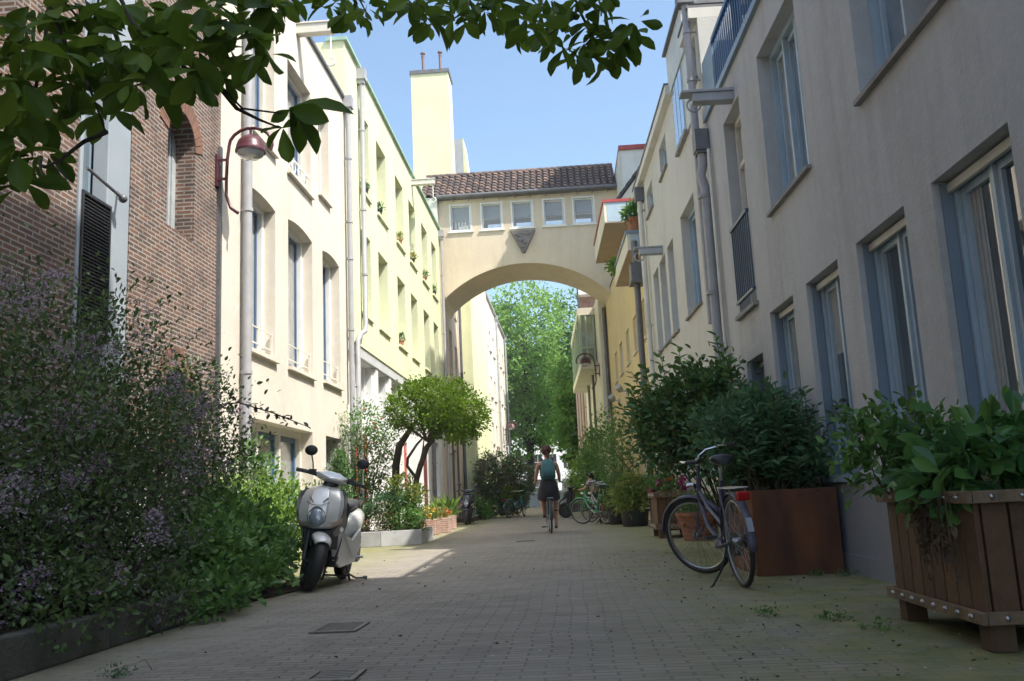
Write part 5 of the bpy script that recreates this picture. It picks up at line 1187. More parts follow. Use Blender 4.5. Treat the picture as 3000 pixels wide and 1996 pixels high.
rng = np.random.default_rng(74)
sh = bpy.data.objects['planter_shrub']; pos = []; dd = []; m = MB()
for q in range(95):
    s = Vector((rng.uniform(1.6, 2.1), rng.uniform(8.15, 9.1), 0.72)); e = s + Vector((rng.normal() * 0.2 - 0.05, rng.normal() * 0.22, rng.uniform(0.25, 0.98)))
    m.tube([s, s.lerp(e, 0.6) + Vector((0.02, 0, 0)), e], [0.006, 0.005, 0.002], 5)
    for k in range(22):
        t = k / 22; a = k * 2.4; p = s.lerp(e, 0.3 + 0.7 * t); pos.append(p); dd.append((math.cos(a), math.sin(a), 0.05 + t * 0.6))
m.build('shoots', TWIG, sh); leaf_mesh('shoot_foliage', pos, dd, rng.uniform(0.07, 0.14, len(pos)), LG_BLUE, sh, 'long', rng, widen=np.full(len(pos), 1.5))

rng = np.random.default_rng(75)
sh = bpy.data.objects['tall_shrub']; pos = []; dd = []; m = MB()
for q in range(60):
    s = Vector((rng.uniform(1.15, 1.9), rng.uniform(10.5, 11.5), rng.uniform(1.0, 1.4))); e = s + Vector((rng.normal() * 0.22 - 0.1, rng.normal() * 0.22, rng.uniform(0.3, 0.85)))
    m.tube([s, s.lerp(e, 0.6) + Vector((0.03, 0, 0)), e], [0.007, 0.005, 0.002], 5)
    for k in range(18):
        t = k / 18; a = k * 2.4; p = s.lerp(e, 0.2 + 0.8 * t); pos.append(p); dd.append((math.cos(a), math.sin(a), 0.1 + t * 0.4))
m.build('side_shoots', TWIG, sh); leaf_mesh('side_foliage', pos, dd, rng.uniform(0.07, 0.14, len(pos)), LG_DARK, sh, 'leaf', rng)

# ------------------------------------------------------------------ planters and pots, right
cp = thing('steel_planter', 'large square rust brown steel planter behind the bicycle', 'planter', (1.9, 8.6, 0))
m = MB(); x0_, x1_, y0_, y1_, zt = 1.545, 2.27, 7.97, 9.2, 0.72
for (a, c) in (((x0_, y0_), (x1_, y0_ + .03)), ((x0_, y1_ - .03), (x1_, y1_)), ((x0_, y0_ + .031), (x0_ + .03, y1_ - .031)), ((x1_ - .03, y0_ + .031), (x1_, y1_ - .031))): m.box((*a, 0.0), (*c, zt))
m.build('steel_box', CORTEN, cp, bevel=0.004)
m = MB(); m.box((x0_ + .025, y0_ + .025, 0.02), (x1_ - .025, y1_ - .025, zt - 0.06)); m.build('soil_fill', SOIL, cp)

def wood_planter(name, label, x0, x1, y0, y1, h, taper=0.04, nx=6, ny=8, leg=0.16, rail=0.09):
    """slatted planter, wider at the top, on square feet, bands with bolts"""
    t = thing(name, label, 'planter', ((x0 + x1) / 2, (y0 + y1) / 2, 0))
    m = MB()
    for x in (x0 + 0.06, x1 - 0.06):
        for y in (y0 + 0.06, y1 - 0.06): 
            lm_ = MB(); lm_.box((x - 0.055, y - 0.055, 0), (x + 0.055, y + 0.055, leg + 0.02)); lm_.build('leg', WOOD, t, bevel=0.006)
    zb, ztp = leg + 0.02, h - rail * 0.6
    for fx in (0, 1):       # long faces
        X0 = x0 if fx == 0 else x1; s = -1 if fx == 0 else 1
        for k in range(ny):
            ya = y0 + (y1 - y0) * k / ny + 0.006; yb = y0 + (y1 - y0) * (k + 1) / ny - 0.006
            f = lambda y: y0 + (y - y0) * (1 + 2 * taper / (y1 - y0)) - taper
            m.hexa([(X0, ya, zb), (X0 - s * .025, ya, zb), (X0 - s * .025, yb, zb), (X0, yb, zb), (X0 + s * taper, f(ya), ztp), (X0 + s * (taper - .025), f(ya), ztp), (X0 + s * (taper - .025), f(yb), ztp), (X0 + s * taper, f(yb), ztp)])
    for fy in (0, 1):
        Y0 = y0 if fy == 0 else y1; s = -1 if fy == 0 else 1
        for k in range(nx):
            xa = x0 + 0.028 + (x1 - x0 - .056) * k / nx + 0.006; xb = x0 + 0.028 + (x1 - x0 - .056) * (k + 1) / nx - 0.006
            f = lambda x: x0 + (x - x0) * (1 + 2 * taper / (x1 - x0)) - taper
            m.hexa([(xa, Y0, zb), (xb, Y0, zb), (xb, Y0 - s * .025, zb), (xa, Y0 - s * .025, zb), (f(xa), Y0 + s * taper, ztp), (f(xb), Y0 + s * taper, ztp), (f(xb), Y0 + s * (taper - .025), ztp), (f(xa), Y0 + s * (taper - .025), ztp)])
    m.build('slats', islandmat('planter_slat', [(0.145, 0.08, 0.04), (0.105, 0.06, 0.032), (0.185, 0.10, 0.048)], 0.75, 0.35, 50) if 'planter_slat' not in MATS else MATS['planter_slat'], t, bevel=0.003)
    for (z, e) in ((leg + 0.02, 0.012), (h - rail, taper + 0.014)):
        r = MB(); o = 0.028 + e; i = e + 0.003
        r.box((x0 - o, y0 - o, z), (x0 - i, y1 + o, z + rail)); r.box((x1 + i, y0 - o, z), (x1 + o, y1 + o, z + rail))
        r.box((x0 - i + .002, y0 - o, z), (x1 + i - .002, y0 - i, z + rail)); r.box((x0 - i + .002, y1 + i, z), (x1 + i - .002, y1 + o, z + rail))
        ro = r.build('band', WOODR, t, bevel=0.004)
        b = MB()
        for k in range(ny): y = y0 + (y1 - y0) * (k + 0.5) / ny; b.lathe([(0.0, 0.012), (0.009, 0.01), (0.013, 0.003), (0.014, 0)], 8, (x0 - o, y, z + rail / 2), (-1, 0, 0))
        for k in range(nx): x = x0 + (x1 - x0) * (k + 0.5) / nx; b.lathe([(0.0, 0.012), (0.009, 0.01), (0.013, 0.003), (0.014, 0)], 8, (x, y0 - o, z + rail / 2), (0, -1, 0))
        b.build('bolts', STEEL, ro, smooth=50)
    m = MB(); m.box((x0 + .03, y0 + .03, leg), (x1 - .03, y1 - .03, h - 0.08)); m.build('soil_fill', SOIL, t)
    return t
wood_planter('wooden_planter', 'big slatted wooden planter with bolted bands at the right edge', 1.765, 2.42, 4.15, 5.26, 0.69, 0.0, 5, 8, 0.10, 0.055)
wood_planter('wooden_planter', 'smaller grey brown slatted planter with magenta flowers beyond the bicycle', 1.38, 1.95, 14.95, 16.0, 0.74, 0.0, 4, 6, 0.12, 0.09)
bush('flowers', 'magenta flowers in the smaller wooden planter', 'flowers', [(1.6, 15.3, 0.86, 0.26, 0.4, 0.15)], 700, 0.07, LG_MID, (1.6, 15.4, 0.68), 'leaf', 6, 0.005, 81, per=8, spread=0.28, flowers=[(260, 0.08, F_MAG, 40, 'blossom'), (90, 0.06, F_ORG, 14, 'orange_blossom')])
# plants of the big wooden planter
hy = bush('hydrangea', 'broad leafed hydrangea filling the big wooden planter', 'shrub', [(2.1, 4.55, 0.84, 0.34, 0.42, 0.15), (2.3, 4.3, 0.84, 0.24, 0.3, 0.14), (1.95, 4.75, 0.84, 0.22, 0.3, 0.14), (1.82, 4.5, 0.74, 0.13, 0.28, 0.12)], 1350, 0.135, LG_HYD, (2.1, 4.6, 0.62), 'magn', 26, 0.006, 82, per=8, spread=0.3, upw=0.1, droop=0.25, flowers=[(26, 0.07, F_CRM, 6, 'blossom')])
bush('planter_plant', 'small leafed shrub at the far end of the big wooden planter', 'shrub', [(1.85, 5.05, 0.98, 0.24, 0.22, 0.18), (1.7, 5.1, 0.88, 0.18, 0.2, 0.18), (1.62, 5.15, 1.06, 0.1, 0.1, 0.08)], 950, 0.065, LG_MID, (1.9, 5.05, 0.62), 'leaf', 16, 0.005, 83, per=8, spread=0.3, flowers=[(40, 0.05, LG_YEL, 8, 'young_leaves')])
rng = np.random.default_rng(84)
w_ = thing('wilted_plant', 'dry brown wilted stalks hanging down the front of the big wooden planter', 'plant', (1.72, 4.5, 0.62))
m = MB(); pos = []; dd = []
for k in range(34):
    y = rng.normal(4.50, 0.08); l = rng.uniform(0.08, 0.34); p0 = Vector((1.80, y, 0.68)); p1 = Vector((1.68, y + rng.normal() * .02, 0.67)); p2 = Vector((1.685 + rng.normal() * .01, y - 0.05 * rng.random(), 0.64 - l))
    m.tube([p0, p1, p1.lerp(p2, .5) + Vector((-0.012, 0, 0)), p2], [0.003, 0.003, 0.0025, 0.0015], 5)
    for q in range(5): pos.append(p1.lerp(p2, rng.random())); dd.append(rng.normal(size=3) + np.array([-0.4, 0, -1.2]))
m.build('stalks', DEAD, w_); leaf_mesh('dry_leaves', pos, dd, rng.uniform(0.02, 0.06, len(pos)), DEAD, w_, 'leaf', rng)
# terracotta pot
tp = thing('terracotta_pot', 'terracotta pot with rim and swags standing behind the bicycle wheel', 'pot', (1.87, 14.0, 0))
m = MB(); m.lathe([(0.20, 0.0), (0.21, 0.03), (0.235, 0.16), (0.265, 0.28), (0.275, 0.31), (0.285, 0.315), (0.285, 0.335), (0.29, 0.36), (0.31, 0.365), (0.315, 0.40), (0.31, 0.42), (0.285, 0.42), (0.27, 0.36)], 32, (1.87, 14.0, 0)); m.build('pot_body', TERRA, tp, smooth=40)
m = MB()
for k in range(8):
    a0 = k * math.pi / 4; m.tube([(1.87 + 0.272 * math.cos(a0 + t * math.pi / 4), 14 + 0.272 * math.sin(a0 + t * math.pi / 4), 0.285 - 0.07 * math.sin(math.pi * t)) for t in [i / 8 for i in range(9)]], 0.012, 6)
m.build('swag', TERRA, tp, smooth=60)
m = MB(); m.lathe([(0.0, 0.37), (0.275, 0.37)], 24, (1.87, 14, 0)); m.build('soil_fill', SOIL, tp)
bush('pot_plant', 'light green fine leafed plant in the terracotta pot', 'plant', [(1.87, 14.0, 0.5, 0.26, 0.26, 0.14)], 900, 0.08, leafmat('fresh_leaf', [(0.10, 0.22, 0.06), (0.15, 0.28, 0.09)]), (1.87, 14, 0.38), 'long', 6, 0.004, 85, per=10, spread=0.25, upw=0.8)
# dark tub with bamboo-like plant
tb_ = thing('plastic_tub', 'dark grey oval plastic tub with the bamboo like plant', 'pot', (1.42, 20.95, 0))
m = MB(); m.lathe([(0.27, 0.0), (0.285, 0.02), (0.325, 0.32), (0.35, 0.325), (0.355, 0.37), (0.33, 0.37), (0.315, 0.3)], 28, (1.42, 20.95, 0)); m.build('tub_body', mat('tub_grey', (0.035, 0.037, 0.04), 0.55, (0.05, 0.05, 0.053), 6), tb_, smooth=40)
m = MB(); m.lathe([(0.0, 0.31), (0.318, 0.31)], 24, (1.42, 20.95, 0)); m.build('soil_fill', SOIL, tb_)
bush('bamboo_plant', 'yellow green bamboo like plant in the dark oval tub', 'plant', [(1.42, 20.95, 0.72, 0.42, 0.42, 0.34), (1.25, 20.8, 0.6, 0.35, 0.3, 0.28), (1.55, 20.9, 0.95, 0.3, 0.3, 0.25)], 2300, 0.15, leafmat('bamboo_leaf', [(0.15, 0.24, 0.045), (0.23, 0.31, 0.07), (0.34, 0.37, 0.13)]), (1.42, 20.95, 0.3), 'long', 26, 0.006, 86, per=10, spread=0.24, upw=0.1)
t2 = thing('plastic_tub', 'black round pot half hidden behind the dark oval tub', 'pot', (1.12, 22.6, 0))
m = MB(); m.lathe([(0.2, 0.0), (0.21, 0.01), (0.25, 0.32), (0.265, 0.325), (0.265, 0.36), (0.24, 0.36), (0.235, 0.3)], 24, (1.12, 22.6, 0)); m.build('tub_body', BLACKP, t2, smooth=40)
m = MB(); m.lathe([(0.0, 0.3), (0.236, 0.3)], 20, (1.12, 22.6, 0)); m.build('soil_fill', SOIL, t2)
bush('pot_plant', 'dark leafy plant in the black pot behind the oval tub', 'plant', [(1.12, 22.6, 0.6, 0.35, 0.35, 0.3), (1.2, 22.8, 0.95, 0.3, 0.3, 0.3)], 1100, 0.1, LG_DARK, (1.12, 22.6, 0.3), 'leaf', 10, 0.005, 87, per=10, spread=0.22)
# pots on the balconies
def pot_on(x, y, z, r, h, lab, lab2, seed, size, blobs, lm, n=500, flowers=None, mt=TERRA):
    t = thing('flower_pot', lab, 'pot', (x, y, z)); m = MB(); m.lathe([(r * .72, 0), (r * .95, h * .8), (r * 1.05, h * .8), (r * 1.06, h), (r * .9, h), (r * .85, h * .85)], 16, (x, y, z)); m.build('pot_body', mt, t, smooth=40)
    m = MB(); m.lathe([(0, h * .88), (r * .86, h * .88)], 14, (x, y, z)); m.build('soil_fill', SOIL, t)
    return bush('pot_plant', lab2, 'plant', blobs, n, size, lm, (x, y, z + h * .8), 'long', 8, 0.005, seed, per=8, spread=0.25, flowers=flowers)
pc = FR3.P(21.15, 6.94, 0.3)
pot_on(pc[0], pc[1], 6.94, 0.24, 0.34, 'terracotta pot standing on the lower balcony edge of the ochre house', 'spiky green plant in the pot on the lower balcony', 88, 0.2, [(pc[0], pc[1], 7.42, 0.22, 0.22, 0.18)], LG_MID, 420)
bush('balcony_plant', 'small green plant hanging over the far end of the lower balcony', 'plant', [(*FR3.P(24.3, 6.95, 0.5)[:3], 0.2, 0.3, 0.14)], 220, 0.14, LG_LIME, FR3.P(24.3, 6.8, 0.4), 'leaf', 4, 0.004, 89, per=8, spread=0.3)
# pots on the yellow house sills
for i, (u, z, lab, lm, fl) in enumerate(((21.5, 7.88, 'dark pot plant on the second upper sill of the yellow house', LG_DARK, None), (24.2, 7.88, 'yellow flowered pot plant on the third upper sill of the yellow house', LG_YEL, F_YEL), (26.3, 7.88, 'trailing yellow flowered plant on the fourth upper sill of the yellow house', LG_YEL, F_YEL), (28.6, 7.88, 'small dark plant on the fifth upper sill of the yellow house', LG_DARK, None), (30.7, 7.88, 'small tangled plant on the sixth upper sill of the yellow house', LG_MID, None), (24.1, 4.98, 'round green plant on the third lower sill of the yellow house', LG_DARK, None), (19.9, 7.88, 'grey leafed plant on the first upper sill of the yellow house', LG_BLUE, None))):
    p = FL.P(u, z, -0.04); t = thing('sill_plant', lab, 'plant', p, 'plants on the yellow house sills')
    m = MB(); m.lathe([(0.07, 0.0), (0.1, 0.15), (0.11, 0.15), (0.11, 0.18), (0.09, 0.18), (0.088, 0.15)], 14, p); m.build('pot', TERRA if i % 2 else BLACKP, t, smooth=40)
    bush('', '', '', [(p[0], p[1], p[2] + 0.25, 0.1, 0.15, 0.1)], 140, 0.07, lm, (p[0], p[1], p[2] + 0.12), 'leaf', 4, 0.003, 90 + i, per=6, spread=0.3, root=t, flowers=[(40, 0.05, fl, 5, 'blossom')] if fl else None)
# climbers on the far right
vn = bush('climbing_vine', 'climbing vine with pale stems on the far part of the ochre house', 'climber', [(1.45, 26.5, 1.8, 0.35, 1.4, 1.0), (1.3, 29.0, 2.2, 0.4, 1.5, 1.3), (1.35, 27.5, 0.9, 0.4, 1.6, 0.7), (1.2, 31, 1.6, 0.4, 1.2, 1.2)], 3000, 0.11, LG_MID, (1.5, 28, 0), 'leaf', 34, 0.022, 101, per=10, spread=0.22, stem_mat=BARK, base_spread=0.9, flowers=[(700, 0.06, F_CRM, 10, 'blossom')])
bush('feathery_shrub', 'light green feathery shrub far down the right side', 'shrub', [(0.55, 46, 1.6, 0.55, 0.8, 1.0), (0.3, 45.5, 0.9, 0.5, 0.6, 0.8)], 2600, 0.2, LG_LIME, (0.5, 46, 0), 'long', 16, 0.015, 102, per=12, spread=0.2)
bush('tall_climber', 'tall mixed climber over the cream oriel house door', 'climber', [(1.15, 38, 1.9, 0.4, 1.6, 1.6), (1.0, 41, 1.6, 0.4, 1.6, 1.5)], 3600, 0.16, LG_MID, (1.2, 39.5, 0), 'leaf', 20, 0.02, 103, per=12, spread=0.2)

# ------------------------------------------------------------------ wall lamps
def wall_lamp(label, F, u, z, out=0.5, sc=1.0):
    p0 = F.P(u, z, 0); n = F.n
    t = thing('wall_lamp', label, 'lamp', p0, 'maroon wall lamps')
    def q(d, h, w_=0.0): 
        v = Vector(p0) + n * d * sc + Vector((0, 0, h * sc)) + F.u * w_ * sc; return v
    m = MB(); arm = [q(0.30, -0.80), q(0.20, -0.72), q(0.14, -0.55), q(0.14, -0.3), q(0.15, -0.05), q(0.17, 0.1)]
    for k in range(11):
        a = math.pi - k * (math.pi * 1.12) / 10; arm.append(q(0.46 + 0.29 * math.cos(a), 0.12 + 0.24 * math.sin(a)))
    m.tube(arm, 0.022 * sc, 8)
    for h in (-0.32, -0.06): m.bar(q(0.0, h), q(0.15, h), 0.025 * sc, 0.03 * sc)
    m.box(*[tuple(v) for v in (Vector(p0) + Vector((0.004 if n.x > 0 else -0.03, -0.04, -0.42)) * sc, Vector(p0) + Vector((0.03 if n.x > 0 else -0.004, 0.04, 0.02)) * sc)])
    c = q(0.46, 0.12)
    m.tube([c + Vector((0, 0, 0.24 * sc)), c + Vector((0, 0, 0.12 * sc))], 0.018 * sc, 8)
    m.build('bracket', LAMPRED, t, smooth=50)
    m = MB(); m.lathe([(0.0, 0.14), (0.05, 0.135), (0.11, 0.105), (0.16, 0.05), (0.185, -0.02), (0.19, -0.07), (0.197, -0.075), (0.197, -0.10), (0.19, -0.10), (0.17, -0.03), (0.1, 0.08)], 28, c); 
    m.v = [tuple(c + (Vector(v) - c) * sc) for v in m.v]; m.build('lamp_shade', LAMPRED, t, smooth=50)
    m = MB(); m.lathe([(0.178, -0.098), (0.16, -0.15), (0.10, -0.185), (0.0, -0.2)], 24, c); m.v = [tuple(c + (Vector(v) - c) * sc) for v in m.v]; m.build('lens', LENS, t, smooth=60)
    return t
wall_lamp('maroon bell lamp on a curved arm at the corner of the brick building', FL, 10.95, 5.35)
wall_lamp('maroon bell lamp on a curved arm on the right, on the cream oriel house', FR, 36.2, 5.95, sc=1.25)
wall_lamp('small red bell lamp at the far end of the left terrace', FL, 62.0, 5.5, sc=1.3)
for i, u in enumerate((28.7, 31.6)):
    p = FR3.P(u, 3.95, 0); t = thing('flood_light', ('nearer' if i == 0 else 'farther') + ' of two small grey floodlights on the ochre wall', 'floodlight', p, 'floodlights on the ochre wall')
    m = MB(); m.bar(FR3.P(u, 3.95, 0.0), FR3.P(u, 3.95, 0.22), 0.04, 0.04); m.box(tuple(Vector(FR3.P(u, 3.88, 0.03)) - Vector((0.02, 0.05, 0.05))), tuple(Vector(FR3.P(u, 4.02, 0.0)) + Vector((0, 0.05, 0)))); m.build('bracket', ZINC, t)
    m = MB(); m.lathe([(0.05, 0), (0.10, 0.06), (0.11, 0.22), (0.1, 0.24)], 14, FR3.P(u, 3.95, 0.2), (-0.4, -0.5, 0.5)); m.build('housing', ZINC, t, smooth=40)
# ------------------------------------------------------------------ drains
def drain(name, label, x, y, w_, l_, n):
    t = thing(name, label, 'drain', (x, y, 0)); m = MB()
    for (a, b) in (((-w_, -l_), (w_, -l_ + .03)), ((-w_, l_ - .03), (w_, l_)), ((-w_, -l_ + .031), (-w_ + .03, l_ - .031)), ((w_ - .03, -l_ + .031), (w_, l_ - .031))): m.box((x + a[0], y + a[1], 0.001), (x + b[0], y + b[1], 0.012))
    for k in range(n): yy = y - l_ + 0.05 + k * (2 * l_ - .1) / max(1, n - 1); m.box((x - w_ + .035, yy - 0.011, 0.003), (x + w_ - .035, yy + 0.011, 0.010))
    m.build('grate', mat('cast_iron', (0.16, 0.155, 0.15), 0.5, (0.11, 0.105, 0.1), 20, metal=0.5), t, bevel=0.002)
    m = MB(); m.box((x - w_ + .02, y - l_ + .02, 0.0005), (x + w_ - .02, y + l_ - .02, 0.002)); m.build('pit', BLACK, t)
drain('drain_grate', 'iron drain grate with parallel bars in the paving left of centre', -1.48, 5.74, 0.145, 0.2, 8)
drain('drain_grate', 'iron drain grate at the bottom edge of the photo', -1.1, 4.15, 0.12, 0.13, 5)
drain('drain_slot', 'narrow dark drain slot in the paving behind the cyclist', -0.83, 16.05, 0.16, 0.07, 2)
# litter and weeds
rng = np.random.default_rng(120); n = 900
X = np.where(rng.random(n) < 0.6, rng.uniform(0.4, 2.2, n), rng.uniform(-2.7, 1.0, n)); Yy = 3.2 + 9 * rng.random(n) ** 1.5
leaf_mesh('leaf_litter', np.c_[X, Yy, rng.uniform(0.004, 0.012, n)], np.c_[rng.normal(size=(n, 2)), rng.normal(size=n) * 0.15], 0.006 + 0.026 * rng.random(n) ** 2, DEAD, None, 'leaf', rng)
tag(bpy.data.objects['leaf_litter'], 'scattered dry leaves and bits on the clinker paving', 'litter', kind='stuff')
n = 220; leaf_mesh('petal_litter', np.c_[rng.uniform(-2.3, 2.2, n), 3.2 + 7 * rng.random(n), rng.uniform(0.004, 0.01, n)], np.c_[rng.normal(size=(n, 2)), rng.normal(size=n) * 0.1], rng.uniform(0.008, 0.022, n), leafmat('pale_petal', [(0.4, 0.37, 0.33), (0.5, 0.48, 0.44)]), None, 'petal', rng)
tag(bpy.data.objects['petal_litter'], 'scattered pale petals and scraps on the paving', 'litter', kind='stuff')
for i, (x, y, s, lab) in enumerate(((1.42, 5.35, 0.09, 'tiny green weed in the paving in front of the wooden planter'), (1.5, 4.85, 0.1, 'weed growing beside the foot of the wooden planter'), (1.12, 5.55, 0.08, 'dry weed tuft in the mossy paving'), (2.2, 7.7, 0.1, 'weed at the foot of the grey wall by the steel planter'), (2.0, 7.85, 0.07, 'small weed along the steel planter base'), (-2.2, 4.35, 0.09, 'blue green weed sprouting by the lower left kerb'))):
    bush('paving_weed', lab, 'weed', [(x, y, 0.018, s * .8, s * .8, 0.02)], 90, 0.022, LG_MID if i != 5 else LG_BLUE, (x, y, 0), 'leaf', 3, 0.002, 130 + i, per=6, spread=0.3, zmin=0.003)

# ------------------------------------------------------------------ bicycles (local: x forward, y left, z up, origin on the ground between the wheels)
def rot_axis(p, c, ax, a):
    return Quaternion(ax, a) @ (Vector(p) - Vector(c)) + Vector(c)
def bike(label, loc, heading, frame_m, steer=0.0, lean=0.0, wb=1.12, wr=0.335, rack=True, stand=True, chaincase=True, fender_m=None, group=None, bag=None, tail=True, spokes=True, crank=0.6, cat='bicycle', saddle_h=0.95, bar_w=0.29):
    t = thing('bicycle', label, cat, (0, 0, 0), group)
    fm = fender_m or frame_m; hw = wb / 2
    rear = Vector((-hw, 0, wr)); front = Vector((hw, 0, wr)); bb = Vector((-hw + 0.46, 0, 0.29))
    ht = Vector((hw - 0.22, 0, 0.86)); hb_ = Vector((hw - 0.13, 0, 0.60)); ax = (ht - hb_).normalized()
    S = lambda p: rot_axis(p, hb_, ax, steer)
    seat_top = Vector((-hw + 0.24, 0, 0.82))
    m = MB()
    m.tube([hb_ + ax * 0.06, Vector((hw - 0.32, 0, 0.44)), bb], 0.02, 10)
    m.tube([hb_ + ax * 0.16, Vector((hw - 0.40, 0, 0.60)), Vector((-hw + 0.38, 0, 0.46))], 0.016, 10)
    m.tube([bb, seat_top], 0.017, 10); m.tube([hb_, ht], 0.022, 10)
    for s in (-1, 1):
        m.tube([bb + Vector((0, s * 0.03, 0)), rear + Vector((0, s * 0.06, 0))], 0.010, 8)
        m.tube([seat_top + Vector((0.02, s * 0.02, -0.08)), rear + Vector((0, s * 0.06, 0))], 0.009, 8)
    m.build('frame', frame_m, t, smooth=40)
    m = MB(); m.tube([seat_top, seat_top + Vector((-0.025, 0, saddle_h - 0.88))], 0.013, 8); m.build('seat_post', CHROME, t, smooth=40)
    sc0 = Vector((-hw + 0.20, 0, saddle_h))
    m = MB(); secs = []
    for (x, w_, z) in ((-0.13, 0.05, 0.0), (-0.115, 0.09, 0.015), (-0.06, 0.105, 0.025), (0.0, 0.075, 0.02), (0.06, 0.04, 0.015), (0.12, 0.024, 0.01), (0.14, 0.012, 0.0)):
        secs.append([sc0 + Vector((x, w_ * math.cos(a), z * 0.5 + (0.03 if math.sin(a) > 0 else 0.045) * math.sin(a))) for a in [2 * math.pi * k / 12 for k in range(12)]])
    m.loft(secs); m.build('saddle', SEATM, t, smooth=60)
    for nm, c, st in (('rear', rear, 0), ('front', front, 1)):
        T = (lambda p: S(p)) if st else (lambda p: Vector(p))
        m = MB(); m.torus(c, (0, 1, 0), wr - 0.02, 0.02, 40, 8); m.v = [tuple(T(v)) for v in m.v]; wo = m.build('wheel', BLACK, t, smooth=60)
        m = MB(); m.torus(c, (0, 1, 0), wr - 0.045, 0.012, 40, 6); m.v = [tuple(T(v)) for v in m.v]; m.build('rim', STEEL, wo, smooth=60)
        m = MB(); m.lathe([(0.0, -0.05), (0.012, -0.05), (0.028, -0.03), (0.028, 0.03), (0.012, 0.05), (0, 0.05)], 10, c, (0, 1, 0))
        if spokes:
            for k in range(24):
                a = 2 * math.pi * k / 24; s = 1 if k % 2 else -1; a2 = a + 0.5 * s * (1 if k % 4 < 2 else -1)
                m.tube([c + Vector((0.026 * math.cos(a2), s * 0.03, 0.026 * math.sin(a2))), c + Vector(((wr - 0.05) * math.cos(a), 0, (wr - 0.05) * math.sin(a)))], 0.0016, 4, caps=False)
        m.v = [tuple(T(v)) for v in m.v]; m.build('spokes', STEEL, wo, smooth=40)
        m = MB(); a0, a1 = (math.radians(-5), math.radians(175)) if not st else (math.radians(10), math.radians(150))
        secs = []
        for k in range(19):
            a = a0 + (a1 - a0) * k / 18; r_ = wr + 0.022; d = Vector((math.cos(a), 0, math.sin(a)))
            if not st: d = Vector((-math.cos(a + 0.35) if False else math.cos(a + math.radians(15)), 0, math.sin(a + math.radians(15))))
            secs.append([T(c + d * (r_ + 0.004 * math.cos(q)) + Vector((0, 0.032 * math.sin(q), 0)) - d * 0.016 * (1 - math.cos(q))) for q in (-1.4, -0.7, 0, 0.7, 1.4)])
        m.loft(secs, closed=False); o = m.build('mudguard', fm, t, smooth=60); md = o.modifiers.new('solid', 'SOLIDIFY'); md.thickness = 0.002
    m = MB()
    crown = hb_ - ax * 0.03
    m.tube([S(p) for p in (ht + ax * 0.13, crown)], 0.013, 8)
    for s in (-1, 1): m.tube([S(p) for p in (crown + Vector((0, s * 0.05, 0)), crown + Vector((0.035, s * 0.055, -0.12)), front + Vector((0, s * 0.055, 0)))], 0.011, 8)
    m.build('fork', frame_m, t, smooth=40)
    m = MB(); st = ht + ax * 0.15
    bar = [st + Vector((0, 0, 0)), st + Vector((0.05, 0.10, 0.02)), st + Vector((0.03, 0.2, 0.05)), st + Vector((-0.08, bar_w - 0.01, 0.05)), st + Vector((-0.22, bar_w, 0.03))]
    full = [S(Vector((p.x, -p.y, p.z))) for p in reversed(bar[1:])] + [S(p) for p in bar]
    m.tube(full, 0.011, 8); m.tube([S(st - ax * 0.04), S(st + ax * 0.02)], 0.018, 8)
    hbr = m.build('handlebar', CHROME, t, smooth=50)
    m = MB()
    for s in (-1, 1): m = MB(); m.tube([S(st + Vector((-0.11, s * bar_w, 0.045))), S(st + Vector((-0.23, s * (bar_w + 0.003), 0.03)))], 0.017, 8); m.build('grip', BLACKP, hbr, smooth=50)
    m = MB(); lp = hb_ + ax * 0.2 + Vector((0.09, 0, 0)); m.lathe([(0.0, -0.05), (0.025, -0.045), (0.038, 0.0), (0.04, 0.02), (0, 0.025)], 12, S(lp), S(lp + Vector((1, 0, 0))) - S(lp)); m.build('headlight', CHROME, t, smooth=40)
    m = MB(); m.torus(bb, (0, 1, 0), 0.085, 0.006, 28, 5); m.lathe([(0.02, -0.06), (0.02, 0.06)], 10, bb, (0, 1, 0))
    for s in (-1, 1):
        a = crank + (math.pi if s > 0 else 0); e = bb + Vector((0.17 * math.cos(a), s * -0.07, 0.17 * math.sin(a)))
        m.bar(bb + Vector((0, s * -0.065, 0)), e, 0.012, 0.022)
    co = m.build('crank', STEEL, t, smooth=40)
    for s in (-1, 1):
        a = crank + (math.pi if s > 0 else 0); e = bb + Vector((0.17 * math.cos(a), s * -0.075, 0.17 * math.sin(a)))
        m = MB()
        for dx in (-0.032, 0.032): m.obox(e + Vector((dx, s * -0.055, 0)), (0.013, 0, 0), (0, 0.048, 0), (0, 0, 0.012))
        m.obox(e + Vector((0, s * -0.055, 0)), (0.045, 0, 0), (0, 0.006, 0), (0, 0, 0.006)); m.build('pedal', BLACKP, co)
    if chaincase:
        m = MB(); pts = []
        for k in range(13): a = math.pi / 2 - math.pi * k / 12; pts.append(bb + Vector((0.11 * math.cos(a), 0, 0.11 * math.sin(a))))
        for k in range(13): a = -math.pi / 2 - math.pi * k / 12; pts.append(rear + Vector((0.06 * math.cos(a), 0, 0.06 * math.sin(a))))
        n = len(pts); vs = [p + Vector((0, -0.055, 0)) for p in pts] + [p + Vector((0, -0.035, 0)) for p in pts]
        m.add(vs, [tuple(range(n)), tuple(range(2 * n - 1, n - 1, -1))] + [(i, (i + 1) % n, n + (i + 1) % n, n + i) for i in range(n)]); m.build('chain_case', BLACKP, t, bevel=0.004)
